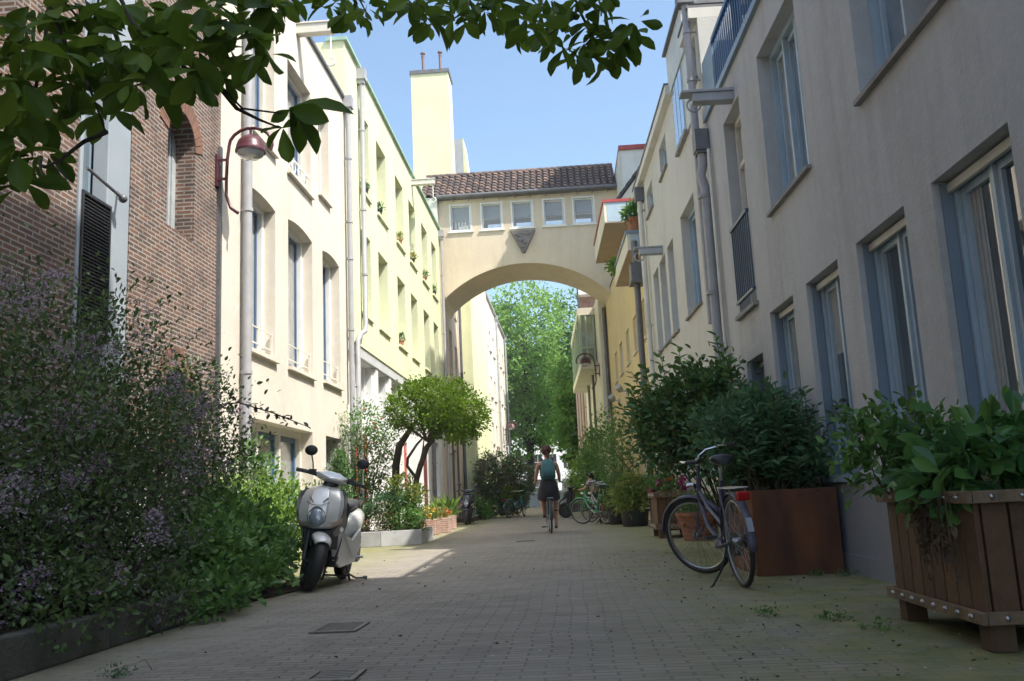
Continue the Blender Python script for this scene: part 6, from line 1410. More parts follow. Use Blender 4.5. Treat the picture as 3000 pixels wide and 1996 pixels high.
    if rack:
        m = MB(); z = 2 * wr + 0.05
        for s in (-0.05, 0, 0.05): m.tube([(-hw + 0.2, s, z + 0.01), (-hw - 0.26, s, z)], 0.006, 6)
        for x in (-hw + 0.1, -hw - 0.1, -hw - 0.26): m.tube([(x, -0.055, z), (x, 0.055, z)], 0.006, 6)
        for s in (-1, 1): m.tube([(-hw - 0.18, s * 0.06, z), rear + Vector((0, s * 0.065, 0))], 0.006, 6)
        m.build('luggage_rack', STEEL, t, smooth=40)
    if tail:
        m = MB(); m.obox((-hw - 0.285, 0, 2 * wr - 0.01), (0.02, 0, 0), (0, 0.055, 0), (0, 0, 0.035)); m.build('rear_light', mat('red_lens', (0.42, 0.012, 0.016), 0.2, (0.33, 0.01, 0.012), 4), t, bevel=0.018)
        m = MB(); a = math.radians(180 - 12); c = rear + Vector((-(wr + 0.035) * math.cos(0.35), 0, (wr + 0.035) * math.sin(0.35))); m.obox(c, (0.004, 0, 0.002), (0, 0.024, 0), (0.014, 0, 0.05)); m.build('reflector_plate', mat('faded_plate', (0.33, 0.36, 0.42), 0.5), t, bevel=0.003)
    if stand:
        m = MB(); m.tube([rear + Vector((0.06, 0.07, -0.02)), rear + Vector((0.12, 0.12, -0.2)), Vector((-hw + 0.17, 0.2, 0.02)), Vector((-hw + 0.14, 0.23, 0.012))], 0.009, 6); m.build('kick_stand', BLACKP, t, smooth=40)
    if bag:
        for s in (-1, 1):
            m = MB(); m.box((-hw - 0.24, min(s * 0.07, s * 0.21), 0.33), (-hw + 0.12, max(s * 0.07, s * 0.21), 0.70)); m.build('pannier', bag, t, bevel=0.03)
    t.location = loc
    t.rotation_mode = 'QUATERNION'
    t.rotation_quaternion = Quaternion((0, 0, 1), heading) @ Quaternion((1, 0, 0), lean)
    return t
BIKEB = mat('dusty_violet_paint', (0.095, 0.095, 0.145), 0.45, (0.075, 0.075, 0.11), 8)
# big parked bike
h_ = math.radians(90 + 6)
v_ = Vector((math.cos(h_), math.sin(h_), 0))
pb_ = Vector((1.28, 7.15, 0)) + v_ * 0.59
B1 = bike('dusty violet step through city bicycle parked by the steel planter, front wheel turned', (pb_.x, pb_.y, 0), h_, BIKEB, steer=0.72, lean=-0.06, wb=1.18, wr=0.35, crank=2.6, saddle_h=0.98, bar_w=0.30)
# cyclist's bike
h_ = math.radians(90 + 4)
CY = Vector((-0.48, 19.45, 0))
bike('dark upright bicycle ridden away down the alley by the person', tuple(CY), h_, mat('dark_teal_paint', (0.03, 0.05, 0.06), 0.4), steer=0.08, wb=1.08, stand=False, crank=-1.35, chaincase=False, tail=False)
# far teal bike and the parked bikes on the right
bike('teal bicycle parked beside the far flowering shrub', (-2.15, 35.5, 0), math.radians(62), mat('teal_paint', (0.02, 0.16, 0.20), 0.4), steer=0.4, spokes=True, stand=True)
bike('bicycle with green frame and pale tyres parked left of the bamboo tub', (0.56, 23.6, 0), math.radians(122), mat('green_paint', (0.10, 0.38, 0.20), 0.4), steer=0.5, bag=None, group='bicycles parked on the right')
bike('dark bicycle with maroon panniers parked against the black pot', (0.86, 23.7, 0), math.radians(100), BLACKP, steer=-0.3, bag=mat('maroon_cloth', (0.16, 0.02, 0.035), 0.8, (0.10, 0.015, 0.025), 6), group='bicycles parked on the right')
bike('plain grey bicycle parked behind the green framed one', (0.72, 24.9, 0), math.radians(112), PIPEG, steer=0.4, group='bicycles parked on the right')
bike('black bicycle parked deepest in the cluster near the climbing vine', (0.98, 25.6, 0), math.radians(95), BLACKP, steer=-0.2, group='bicycles parked on the right')
bike('far dark bicycle standing before the white parapet', (0.35, 38.6, 0), math.radians(172), BLACKP, steer=0.2, group='bicycles parked on the right')

# ------------------------------------------------------------------ scooters (local: x forward, y left, origin on the ground)
def scooter(label, loc, heading, body, body2, steer=0.0, lean=0.0, screen=False, text=None):
    t = thing('motor_scooter', label, 'scooter', (0, 0, 0))
    fr = Vector((0.65, 0, 0.255)); rr_ = Vector((-0.62, 0, 0.25)); axs = Vector((-0.42, 0, 0.91)).normalized(); piv = Vector((0.50, 0, 0.60))
    S = lambda p: rot_axis(p, piv, axs, steer)
    def sect(z, xf, w_, xb, n=12, pw=1.15):
        d = xf - xb     # faceted half section with a centre ridge
        half = [(1.0, 0.0), (0.86, 0.42), (0.55, 1.0), (0.28, 1.0), (0.05, 0.94)]
        half = [(0.05, 0.95), (0.32, 1.0), (0.62, 0.90), (0.88, 0.46), (0.97, 0.40), (1.0, 0.0)]
        return [Vector((xb + d * f, -w_ * y, z)) for f, y in half] + [Vector((xb + d * f, w_ * y, z)) for f, y in reversed(half[:-1])]
    # wheels
    for c, r_, st, wd in ((fr, 0.255, 1, 0.058), (rr_, 0.25, 0, 0.062)):
        T = S if st else (lambda p: Vector(p))
        m = MB(); m.torus(c, (0, 1, 0), r_ - wd, wd, 40, 12, 1.05); m.v = [tuple(T(v)) for v in m.v]; wo = m.build('wheel', BLACK, t, smooth=60)
        m = MB(); m.lathe([(r_ - 0.085, -0.045), (r_ - 0.1, -0.045), (r_ - 0.105, 0), (r_ - 0.1, 0.045), (r_ - 0.085, 0.045)], 28, c, (0, 1, 0)); m.lathe([(0, -0.05), (0.045, -0.05), (0.045, 0.05), (0, 0.05)], 14, c, (0, 1, 0))
        for k in range(5):
            a = 2 * math.pi * k / 5; d = Vector((math.cos(a), 0, math.sin(a))); m.bar(c + d * 0.03, c + d * (r_ - 0.09), 0.03, 0.035, (0, 1, 0))
        if st: m.lathe([(0.05, 0.055), (0.10, 0.055), (0.10, 0.06), (0.05, 0.06)], 24, c, (0, 1, 0))
        m.v = [tuple(T(v)) for v in m.v]; m.build('rim', mat('dark_alloy', (0.05, 0.05, 0.055), 0.4, (0.07, 0.07, 0.075), 10, metal=0.5), wo, smooth=40)
    # front mudguard
    m = MB(); secs = []
    for k in range(15):
        a = math.radians(48 + 90 * k / 14); d = Vector((math.cos(a), 0, math.sin(a))); w_ = 0.09 * (0.6 + 0.45 * math.sin(math.pi * min(1, (k + 1.5) / 12)))
        secs.append([S(fr + d * (0.272 + 0.012 * math.cos(q)) + Vector((0, w_ * math.sin(q), 0)) - d * 0.05 * (1 - math.cos(q))) for q in [-1.5 + 3.0 * j / 8 for j in range(9)]])
    m.loft(secs, closed=False); o = m.build('mudguard', body, t, smooth=60); md = o.modifiers.new('solid', 'SOLIDIFY'); md.thickness = 0.004
    m = MB()
    for s in (-1, 1): m.tube([S(p) for p in (Vector((0.47, s * 0.095, 0.68)), fr + Vector((0.0, s * 0.095, 0)))], [0.026, 0.021], 12); 
    m.bar(S(Vector((0.5, -0.1, 0.62))), S(Vector((0.5, 0.1, 0.62))), 0.06, 0.05); m.tube([S(fr + Vector((0, -0.1, 0))), S(fr + Vector((0, 0.1, 0)))], 0.016, 8)
    m.build('fork', BLACKP, t, smooth=40)
    # front shield
    prof = [(0.56, 0.645, 0.12, 0.50), (0.58, 0.675, 0.155, 0.50), (0.625, 0.70, 0.19, 0.49), (0.69, 0.705, 0.207, 0.47), (0.76, 0.675, 0.21, 0.45), (0.84, 0.63, 0.20, 0.42), (0.90, 0.585, 0.175, 0.40), (0.94, 0.54, 0.13, 0.39), (0.955, 0.50, 0.08, 0.39)]
    m = MB(); m.loft([sect(*q) for q in prof]); m.build('front_shield', body, t, smooth=24, bevel=0.004)
    # shield flanks (darker) and inner leg shield
    m = MB()
    for s in (-1, 1):
        P = [(0.60, 0.14, 0.53), (0.58, 0.205, 0.62), (0.545, 0.24, 0.76), (0.48, 0.235, 0.88), (0.42, 0.17, 0.93), (0.34, 0.17, 0.88), (0.36, 0.235, 0.74), (0.37, 0.22, 0.58), (0.42, 0.15, 0.36), (0.5, 0.1, 0.36)]
        A = [Vector((x, s * y, z)) for x, y, z in P]; B_ = [v + Vector((-0.02, -s * 0.03, 0)) for v in A]; n = len(A)
        m.add(A + B_, [tuple(range(n)), tuple(range(2 * n - 1, n - 1, -1))] + [(i, (i + 1) % n, n + (i + 1) % n, n + i) for i in range(n)])
    m.build('shield_flank', body2, t, smooth=50, bevel=0.006)
    m = MB(); m.loft([[Vector((x, y * w_, z)) for y in (-1, -0.6, 0.6, 1)] + [Vector((x - 0.05, y * w_ * 0.9, z)) for y in (1, 0.6, -0.6, -1)] for (x, z, w_) in ((0.44, 0.27, 0.16), (0.41, 0.45, 0.19), (0.38, 0.7, 0.205), (0.37, 0.9, 0.16))]); m.build('leg_shield', BLACKP, t, smooth=40)
    # headlight, slots, indicators
    m = MB(); secs = []
    for rr0, dx in ((1.0, 0.0), (0.95, 0.012), (0.75, 0.022), (0.4, 0.03), (0.02, 0.032)):
        secs.append([Vector((0.685 + dx - 0.10 * ((0.66 + 0.08 * rr0 * math.sin(a)) - 0.66), 0.076 * rr0 * math.cos(a) * (1 - 0.25 * max(0, math.sin(a))), 0.67 + 0.078 * rr0 * math.sin(a))) for a in [2 * math.pi * k / 24 for k in range(24)]])
    m.loft(secs); hl_ = m.build('headlight', HLENS, t, smooth=60)
    m = MB(); m.ball((0.712, 0.012, 0.655), (0.006, 0.03, 0.028), 12, 8); m.build('bulb_hot_spot', mat('hot_spot_white', (0.85, 0.87, 0.9), 0.15, (0.8, 0.82, 0.85), 4), hl_, smooth=60)  # inner bulb part, near white to paint the hot spot into the lens
    m = MB()
    ring = [Vector((0.694 - 0.08 * (0.1 * math.sin(a)), 0.085 * math.cos(a) * (1 - 0.25 * max(0, math.sin(a))), 0.67 + 0.088 * math.sin(a))) for a in [2 * math.pi * k / 28 for k in range(28)]]
    m.tube(ring, 0.006, 6, closed=True); m.build('headlight_rim', body2, t, smooth=60)
    m = MB()
    for s in (-1, 1):
        m.bar((0.672, s * 0.045, 0.80), (0.632, s * 0.085, 0.842), 0.006, 0.008)
        m.tube([(0.683, 0, 0.772), (0.68, s * 0.05, 0.776), (0.665, s * 0.105, 0.80)], 0.003, 6)
    m.build('vent_slots', BLACKP, t)
    m = MB()
    for s in (-1, 1): m.hexa([(0.60, s * 0.14, 0.56), (0.655, s * 0.135, 0.575), (0.56, s * 0.215, 0.62), (0.53, s * 0.205, 0.60), (0.61, s * 0.14, 0.60), (0.668, s * 0.135, 0.615), (0.555, s * 0.225, 0.67), (0.53, s * 0.21, 0.66)])
    m.build('indicator', mat('amber_lens', (0.50, 0.40, 0.33), 0.15, (0.42, 0.32, 0.25), 6), t, bevel=0.008)
    m = MB()   # dark lower grille under the shield
    m.hexa([(0.60, -0.13, 0.40), (0.60, 0.13, 0.40), (0.44, 0.16, 0.36), (0.44, -0.16, 0.36), (0.60, -0.14, 0.55), (0.60, 0.14, 0.55), (0.46, 0.17, 0.55), (0.46, -0.17, 0.55)]); m.build('lower_grille', BLACKP, t, bevel=0.01)
    m = MB()
    for s in (-1, 1): m = MB(); m.lathe([(0.0, 0.004), (0.022, 0.004), (0.024, 0)], 14, (0.565, s * 0.215, 0.555), (0.55, s * 0.8, 0.1)); m.build('reflector', WHITE, t, smooth=40)
    # handlebar cowl
    hp = Vector((0.40, 0, 1.03))
    secs = []
    for (x, w_, zlo, zhi) in ((0.30, 0.10, 1.00, 1.045), (0.35, 0.16, 0.985, 1.075), (0.42, 0.165, 0.975, 1.095), (0.48, 0.135, 0.98, 1.085), (0.535, 0.085, 0.995, 1.055), (0.56, 0.04, 1.01, 1.035)):
        secs.append([S(Vector((x, w_ * math.cos(a), (zlo + zhi) / 2 + (zhi - zlo) / 2 * math.sin(a)))) for a in [2 * math.pi * (k + .5) / 8 for k in range(8)]])
    m = MB(); m.loft(secs); m.build('handlebar_cowl', body, t, smooth=22, bevel=0.006)
    m = MB(); m.tube([S((0.44, 0, 0.99)), S((0.46, 0, 0.88))], [0.07, 0.09], 12)
    for s in (-1, 1):
        m.tube([S((0.40, s * 0.12, 1.03)), S((0.37, s * 0.22, 1.035))], 0.02, 10); m.tube([S((0.37, s * 0.22, 1.035)), S((0.345, s * 0.34, 1.03))], 0.019, 10)
        m.tube([S((0.40, s * 0.19, 1.03)), S((0.43, s * 0.25, 1.025)), S((0.41, s * 0.34, 1.015))], 0.006, 6)
        m.obox(S((0.385, s * 0.19, 1.045)), (0.03, 0, 0), (0, 0.03, 0), (0, 0, 0.025))
    hbo_ = m.build('handlebar', BLACKP, t, smooth=45)
    for s in (-1, 1):
        m = MB(); m.tube([S((0.39, s * 0.19, 1.06)), S((0.40, s * 0.215, 1.13)), S((0.40, s * 0.245, 1.19))], 0.0065, 6)
        c = S((0.395, s * 0.262, 1.235)); m.ball(c, (0.018, 0.062, 0.05), 16, 10); m.build('mirror', BLACKP, t, smooth=60)
    # floor, belly, seat body
    m = MB(); m.hexa([(-0.22, -0.15, 0.20), (0.42, -0.14, 0.20), (0.42, 0.14, 0.20), (-0.22, 0.15, 0.20), (-0.22, -0.19, 0.335), (0.42, -0.16, 0.30), (0.42, 0.16, 0.30), (-0.22, 0.19, 0.335)]); m.build('footboard', BLACKP, t, bevel=0.015)
    m = MB()   # lower side fairing running from shield to tail
    for s in (-1, 1):
        P = [(0.52, 0.13, 0.50), (0.44, 0.195, 0.54), (0.36, 0.215, 0.50), (0.10, 0.235, 0.44), (-0.25, 0.24, 0.54), (-0.34, 0.23, 0.38), (-0.05, 0.23, 0.22), (0.30, 0.17, 0.19), (0.42, 0.14, 0.26)]
        A = [Vector((x, s * y, z)) for x, y, z in P]; B_ = [v + Vector((0, -s * 0.03, 0)) for v in A]; n = len(A)
        m.add(A + B_, [tuple(range(n)), tuple(range(2 * n - 1, n - 1, -1))] + [(i, (i + 1) % n, n + (i + 1) % n, n + i) for i in range(n)])
    sf = m.build('side_fairing', body, t, smooth=40, bevel=0.006)
    secs = []
    for (x, w_, zlo, zhi) in ((-0.14, 0.13, 0.36, 0.62), (-0.24, 0.205, 0.36, 0.72), (-0.42, 0.215, 0.42, 0.755), (-0.62, 0.195, 0.52, 0.765), (-0.80, 0.12, 0.62, 0.755), (-0.92, 0.06, 0.68, 0.75)):
        secs.append([Vector((x, w_ * math.cos(a) * (1 if abs(math.sin(a)) < .8 else .85), (zlo + zhi) / 2 + (zhi - zlo) / 2 * math.sin(a))) for a in [2 * math.pi * k / 18 for k in range(18)]])
    m = MB(); m.loft(secs); m.build('rear_body', body, t, smooth=50)
    secs = []
    for (x, w_, zb, zt) in ((-0.10, 0.09, 0.66, 0.735), (-0.18, 0.135, 0.69, 0.785), (-0.36, 0.155, 0.72, 0.80), (-0.5, 0.15, 0.73, 0.825), (-0.68, 0.13, 0.735, 0.835), (-0.80, 0.085, 0.745, 0.815)):
        secs.append([Vector((x, w_ * math.cos(a), (zb + zt) / 2 + (zt - zb) / 2 * math.sin(a))) for a in [2 * math.pi * k / 16 for k in range(16)]])
    m = MB(); m.loft(secs); m.build('seat', SEATM, t, smooth=60)
    m = MB(); m.obox((-0.92, 0, 0.70), (0.03, 0, 0), (0, 0.06, 0), (0, 0, 0.03)); m.build('rear_light', mat('red_lens', (0.5, 0.015, 0.02), 0.2, (0.42, 0.012, 0.015), 4), t, bevel=0.01)
    m = MB(); m.tube([(-0.72, s_, 0.78) for s_ in (-0.13, 0.13)], 0.012, 8)
    for s in (-1, 1): m.tube([(-0.60, s * 0.14, 0.76), (-0.75, s * 0.135, 0.80), (-0.92, s * 0.06, 0.81)], 0.011, 8)
    m.build('grab_rail', BLACKP, t, smooth=50)
    m = MB(); m.obox((-0.40, 0.10, 0.28), (0.26, 0, 0.02), (0, 0.06, 0), (0, 0, 0.085)); m.obox((-0.58, 0.12, 0.27), (0.09, 0, 0), (0, 0.05, 0), (0, 0, 0.08)); m.obox((-0.2, 0, 0.27), (0.12, 0, 0), (0, 0.13, 0), (0, 0, 0.06)); m.build('engine', mat('engine_grey', (0.10, 0.10, 0.10), 0.5, (0.06, 0.06, 0.06), 14, metal=0.4), t, bevel=0.02)
    m = MB(); m.tube([(-0.25, -0.13, 0.24), (-0.45, -0.16, 0.24)], 0.02, 8); m.tube([(-0.45, -0.17, 0.27), (-0.86, -0.17, 0.36)], [0.05, 0.055], 14); m.build('exhaust', DKZINC, t, smooth=40)
    m = MB()
    for s in (-1, 1): m.tube([(-0.62, s * 0.10, 0.27), (-0.52, s * 0.13, 0.56)], 0.03, 10)
    m.build('rear_shock', BLACKP, t, smooth=40)
    m = MB()
    for s in (-1, 1): m.tube([(-0.28, s * 0.08, 0.24), (-0.34, s * 0.14, 0.02), (-0.38, s * 0.17, 0.012)], 0.013, 8)
    m.tube([(-0.33, -0.13, 0.06), (-0.33, 0.13, 0.06)], 0.01, 8); m.tube([(-0.30, 0.10, 0.10), (-0.36, 0.2, 0.04), (-0.37, 0.29, 0.05)], 0.01, 8); m.lathe([(0.016, 0), (0.018, 0.04)], 8, (-0.37, 0.27, 0.05), (0, 1, 0)); m.build('centre_stand', DKZINC, t, smooth=40)
    m = MB(); m.tube([(-0.1, 0.15, 0.28), (-0.12, 0.26, 0.27), (-0.12, 0.30, 0.27)], 0.011, 8); m.build('foot_peg', STEEL, t, smooth=40)
    if text:
        cu = bpy.data.curves.new('badge', 'FONT'); cu.body = text; cu.size = 0.075; cu.extrude = 0.001; cu.align_x = 'CENTER'; cu.shear = 0.25
        to = bpy.data.objects.new('tmp', cu); COL.objects.link(to); bpy.context.view_layer.update()
        me = bpy.data.meshes.new_from_object(to.evaluated_get(bpy.context.evaluated_depsgraph_get())); bpy.data.objects.remove(to)
        me.materials.clear(); me.materials.append(WHITE)
        for s in (1,):
            o = bpy.data.objects.new('badge', me); COL.objects.link(o); o.parent = t
            # reads from the scooter's left side: text x runs backwards along -x
            o.matrix_local = Matrix(((-0.985, 0.0, 0.0, -0.02), (0.0, 0.0, 1.0, 0.2085), (0.17, 0.985, 0.0, 0.275), (0, 0, 0, 1)))
    if screen:
        m = MB(); m.loft([[S(Vector((0.50 - z * 0.35, y * w_, 1.06 + z))) for y in (-1, -.5, 0, .5, 1)] for z, w_ in ((0, 0.16), (0.15, 0.19), (0.3, 0.17))], closed=False); pass
        m = MB(); m.obox((0.70, 0, 0.66), (0.012, 0, -0.002), (0, 0.035, 0), (0, 0, 0.11)); m.build('centre_panel', mat('bluegrey_gloss', (0.25, 0.30, 0.40), 0.25, (0.21, 0.26, 0.35), 4), t, bevel=0.006)
    t.location = loc; t.rotation_mode = 'QUATERNION'; t.rotation_quaternion = Quaternion((0, 0, 1), heading) @ Quaternion((1, 0, 0), lean)
    return t
GREYSILV = mat('dark_silver_paint', (0.16, 0.16, 0.155), 0.32, (0.14, 0.14, 0.135), 3, metal=0.45, coat=0.4)
h_ = math.radians(-90 + 2); v_ = Vector((math.cos(h_), math.sin(h_), 0)); c_ = Vector((-2.40, 8.30, 0)) - v_ * 0.65
scooter('silver motor scooter parked facing the camera beside the sunlit shrub', (c_.x, c_.y, 0.0), h_, SILVER, GREYSILV, steer=0.5, lean=-0.09, text='TRICO')
h_ = math.radians(-90 + 2); scooter('dark navy motor scooter with small windscreen parked beyond the brick flower boxes', (-3.3, 28.9, 0), h_, NAVYG, BLACKP, steer=0.1, lean=-0.03, screen=True)

# ------------------------------------------------------------------ people
def skin_body(name, joints, edges, mt, parent=None, sub=2):
    """one continuous body grown over a jointed skeleton"""
    names = list(joints); me = bpy.data.meshes.new(name)
    me.from_pydata([joints[k][:3] for k in names], [(names.index(a), names.index(b)) for a, b in edges], [])
    o = bpy.data.objects.new(name, me); COL.objects.link(o)
    md = o.modifiers.new('skin', 'SKIN'); md.use_smooth_shade = True
    for i, k in enumerate(names):
        r_ = joints[k][3]; me.skin_vertices[0].data[i].radius = (r_, r_) if not hasattr(r_, '__len__') else r_
    me.skin_vertices[0].data[0].use_root = True
    s = o.modifiers.new('sub', 'SUBSURF'); s.levels = sub; s.render_levels = sub
    bpy.context.view_layer.update()
    dg = bpy.context.evaluated_depsgraph_get()
    me2 = bpy.data.meshes.new_from_object(o.evaluated_get(dg))
    bpy.data.objects.remove(o)
    me2.materials.clear(); me2.materials.append(mt); me2.shade_smooth()
    o = bpy.data.objects.new(name, me2); COL.objects.link(o)
    if parent is not None: adopt(o, parent)
    return o
def chain(d, pre, pts):      # pts: list of (x,y,z,r); returns edges
    ks = []
    for i, p in enumerate(pts): k = f'{pre}{i}'; d[k] = p; ks.append(k)
    return list(zip(ks, ks[1:])), ks
# the cyclist, seen from behind, riding away (+Y). local x right, y forward
cy0 = Vector((CY.x, CY.y, 0)); hd = math.radians(4)
def cp_(x, y, z, r):
    return (cy0.x + x * math.cos(hd) - y * math.sin(hd), cy0.y + x * math.sin(hd) + y * math.cos(hd), z, r)
pr = thing('person', 'person in dark top and skirt with reddish hair riding away on a bicycle', 'person', (cy0.x, cy0.y - 0.3, 0))
J = {}; E = []
J['pelvis'] = cp_(0, -0.30, 1.00, 0.12)
e, k = chain(J, 'sp', [cp_(0, -0.27, 1.13, 0.115), cp_(0, -0.22, 1.26, 0.115), cp_(0, -0.17, 1.40, 0.12), cp_(0, -0.14, 1.49, 0.075), cp_(-0.005, -0.12, 1.555, 0.048), cp_(-0.01, -0.11, 1.60, 0.052), cp_(-0.012, -0.095, 1.67, 0.088), cp_(-0.012, -0.095, 1.74, 0.082), cp_(-0.012, -0.10, 1.785, 0.045)]); E += [('pelvis', k[0])] + e; chest = k[2]
for s, n_ in ((-1, 'l'), (1, 'r')):
    e, k = chain(J, 'arm' + n_, [cp_(s * 0.13, -0.15, 1.45, 0.062), cp_(s * 0.185, -0.14, 1.425, 0.052), cp_(s * 0.245, -0.06, 1.20, 0.041), cp_(s * 0.25, 0.03, 1.10, 0.036), cp_(s * 0.268, 0.19, 1.06, 0.026), cp_(s * 0.27, 0.25, 1.065, 0.032), cp_(s * 0.27, 0.29, 1.06, 0.022)]); E += [(chest, k[0])] + e
kn = {'l': [(-0.10, -0.26, 0.95, .105), (-0.12, -0.10, 0.88, .09), (-0.125, 0.12, 0.77, .06), (-0.125, 0.10, 0.62, .056), (-0.115, 0.03, 0.48, .04), (-0.11, 0.0, 0.40, .034), (-0.11, 0.08, 0.345, .034), (-0.11, 0.16, 0.335, .026)],
      'r': [(0.10, -0.27, 0.93, .105), (0.125, -0.14, 0.78, .085), (0.135, -0.01, 0.57, .058), (0.135, -0.04, 0.44, .055), (0.13, -0.09, 0.27, .038), (0.13, -0.11, 0.17, .034), (0.13, -0.03, 0.115, .034), (0.13, 0.06, 0.11, .026)]}
for n_ in 'lr':
    e, k = chain(J, 'leg' + n_, [cp_(*q) for q in kn[n_]]); E += [('pelvis', k[0])] + e
skin_body('body', J, E, SKIN, pr)
BLKC = mat('black_cloth', (0.022, 0.022, 0.028), 0.9, (0.035, 0.035, 0.042), 30, bump=0.2)
J = {}; E = []
J['a'] = cp_(0, -0.30, 0.98, 0.145); E2, k = chain(J, 't', [cp_(0, -0.27, 1.13, 0.132), cp_(0, -0.22, 1.26, 0.132), cp_(0, -0.17, 1.395, 0.136), cp_(0, -0.145, 1.465, 0.09)]); E = [('a', k[0])] + E2
for s in (-1, 1): J[f's{s}'] = cp_(s * 0.115, -0.155, 1.445, 0.07); E.append((k[2], f's{s}'))
skin_body('tank_top', J, E, BLKC, pr)
m = MB(); secs = []
for z, w_, ya, yb in ((1.16, .135, -.42, -.13), (1.10, .15, -.45, -.12), (1.02, .185, -.49, -.08), (0.94, .205, -.51, .0), (0.86, .225, -.50, .08), (0.78, .235, -.47, .13), (0.70, .24, -.44, .15)):
    secs.append([Vector(cp_(w_ * math.cos(a) * (1 + .03 * math.sin(5 * a)), (ya + yb) / 2 + (yb - ya) / 2 * math.sin(a), z + (0.05 * math.sin(a) if z < .9 else 0), 0)[:3]) for a in [2 * math.pi * k / 24 for k in range(24)]])
m.loft(secs, caps=False); m.add(secs[0], [tuple(range(24))]); m.build('skirt', BLKC, pr, smooth=70)
HAIR = mat('auburn_hair', (0.10, 0.028, 0.022), 0.6, (0.06, 0.02, 0.018), 40, bump=0.5, stretch=(1, 1, 0.2))
m = MB(); c = Vector(cp_(-0.012, -0.105, 1.725, 0)[:3]); m.ball(c, (0.108, 0.115, 0.112), 18, 12); rg = random.Random(5)
for q in range(26):
    a = rg.random() * 6.28; b_ = rg.uniform(-0.5, 1.2); m.ball(c + Vector((math.cos(a) * math.cos(b_) * 0.085, math.sin(a) * math.cos(b_) * 0.09, math.sin(b_) * 0.085)), rg.uniform(0.025, 0.045), 8, 6)
m.v = [v for v in m.v]
m.tube([c + Vector((0.02, -0.09, -0.04)), c + Vector((0.035, -0.12, -0.12)), c + Vector((0.045, -0.125, -0.2))], [0.035, 0.03, 0.01], 8); m.build('hair', HAIR, pr, smooth=60)
for s, (a, b_) in ((-1, (cp_(-0.11, -0.02, 0.335, 0), cp_(-0.11, 0.20, 0.32, 0))), (1, (cp_(0.13, -0.13, 0.11, 0), cp_(0.13, 0.10, 0.095, 0)))):
    m = MB(); a = Vector(a[:3]); b_ = Vector(b_[:3]); d = b_ - a; side = d.cross(Vector((0, 0, 1))).normalized()
    secs = []
    for f, w_, h_0 in ((0, .028, .05), (.1, .038, .07), (.35, .036, .075), (.6, .044, .06), (.85, .042, .045), (1, .02, .025)):
        p = a + d * f - Vector((0, 0, 0.025)); secs.append([p + side * w_, p + side * w_ * .9 + Vector((0, 0, h_0)), p - side * w_ * .9 + Vector((0, 0, h_0)), p - side * w_])
    m.loft(secs); m.build('shoe', BLACKP, pr, smooth=60, sub=1)
# backpack
bp_ = thing('backpack', 'teal backpack worn by the person on the bicycle', 'backpack', cp_(0.0, -0.36, 1.2, 0)[:3])
m = MB(); secs = []
for z, w_, d0, d1 in ((1.10, .11, -.37, -.45), (1.13, .15, -.36, -.50), (1.24, .16, -.33, -.52), (1.36, .155, -.30, -.48), (1.46, .14, -.27, -.42), (1.52, .10, -.25, -.37), (1.535, .05, -.25, -.33)):
    secs.append([Vector(cp_(x * w_, d, z, 0)[:3]) for x, d in ((-1, d0), (-1, d1 + .03), (-.8, d1), (0, d1 - .015), (.8, d1), (1, d1 + .03), (1, d0), (0, d0))])
TEALC = mat('teal_cloth', (0.055, 0.17, 0.19), 0.75, (0.04, 0.12, 0.14), 14, bump=0.2)
m.loft(secs); m.build('pack', TEALC, bp_, smooth=50, sub=1)
m = MB(); secs = []
for z, w_, d in ((1.13, .11, -.50), (1.16, .125, -.535), (1.26, .12, -.545), (1.30, .10, -.515)): secs.append([Vector(cp_(x * w_, dd_, z, 0)[:3]) for x, dd_ in ((-1, d + .05), (-.8, d), (.8, d), (1, d + .05))])
m.loft(secs); m.build('pocket', mat('dark_teal_cloth', (0.04, 0.12, 0.135), 0.75), bp_, smooth=50)
m = MB()
for s in (-1, 1): m.tube([Vector(cp_(s * x, y, z, 0)[:3]) for x, y, z in ((.09, -.27, 1.5), (.115, -.13, 1.555), (.13, -.02, 1.45), (.15, -.06, 1.28), (.14, -.3, 1.14))], 0.02, 6)
m.build('straps', BLKC, bp_, smooth=60)
# second person, stooping over the parked moped on the right
p2 = thing('person', 'person with dark hair in a pink top stooping over the parked bicycles', 'person', (0.66, 30.4, 0))
J = {}; E = []; X, Y = 0.68, 30.4
J['pelvis'] = (X + 0.10, Y, 0.84, 0.13)
e, k = chain(J, 'sp', [(X + 0.08, Y, 0.97, .12), (X + 0.04, Y, 1.08, .125), (X, Y, 1.18, .12), (X - 0.03, Y, 1.24, .07), (X - 0.05, Y, 1.28, .048), (X - 0.06, Y, 1.33, .07), (X - 0.065, Y, 1.39, .085), (X - 0.065, Y, 1.44, .05)]); E += [('pelvis', k[0])] + e; ch_ = k[2]
for s in (-1, 1):
    e, k = chain(J, f'ar{s}', [(X - 0.04, Y + s * 0.13, 1.20, .06), (X - 0.10, Y + s * 0.2, 1.12, .05), (X - 0.20, Y + s * 0.2, 0.96, .042), (X - 0.34, Y + s * 0.14, 0.93, .032), (X - 0.40, Y + s * 0.12, 0.92, .034), (X - 0.44, Y + s * 0.11, 0.92, .02)]); E += [(ch_, k[0])] + e
    e, k = chain(J, f'le{s}', [(X + 0.10, Y + s * 0.1, 0.78, .11), (X + 0.05, Y + s * 0.11, 0.46, .065), (X + 0.10, Y + s * 0.11, 0.12, .042), (X + 0.08, Y + s * 0.11, 0.05, .04), (X - 0.07, Y + s * 0.11, 0.035, .03)]); E += [('pelvis', k[0])] + e
skin_body('body', J, E, SKIN, p2)
PINK = mat('pink_cloth', (0.58, 0.42, 0.44), 0.85, (0.50, 0.34, 0.37), 12)
J = {}; E = []
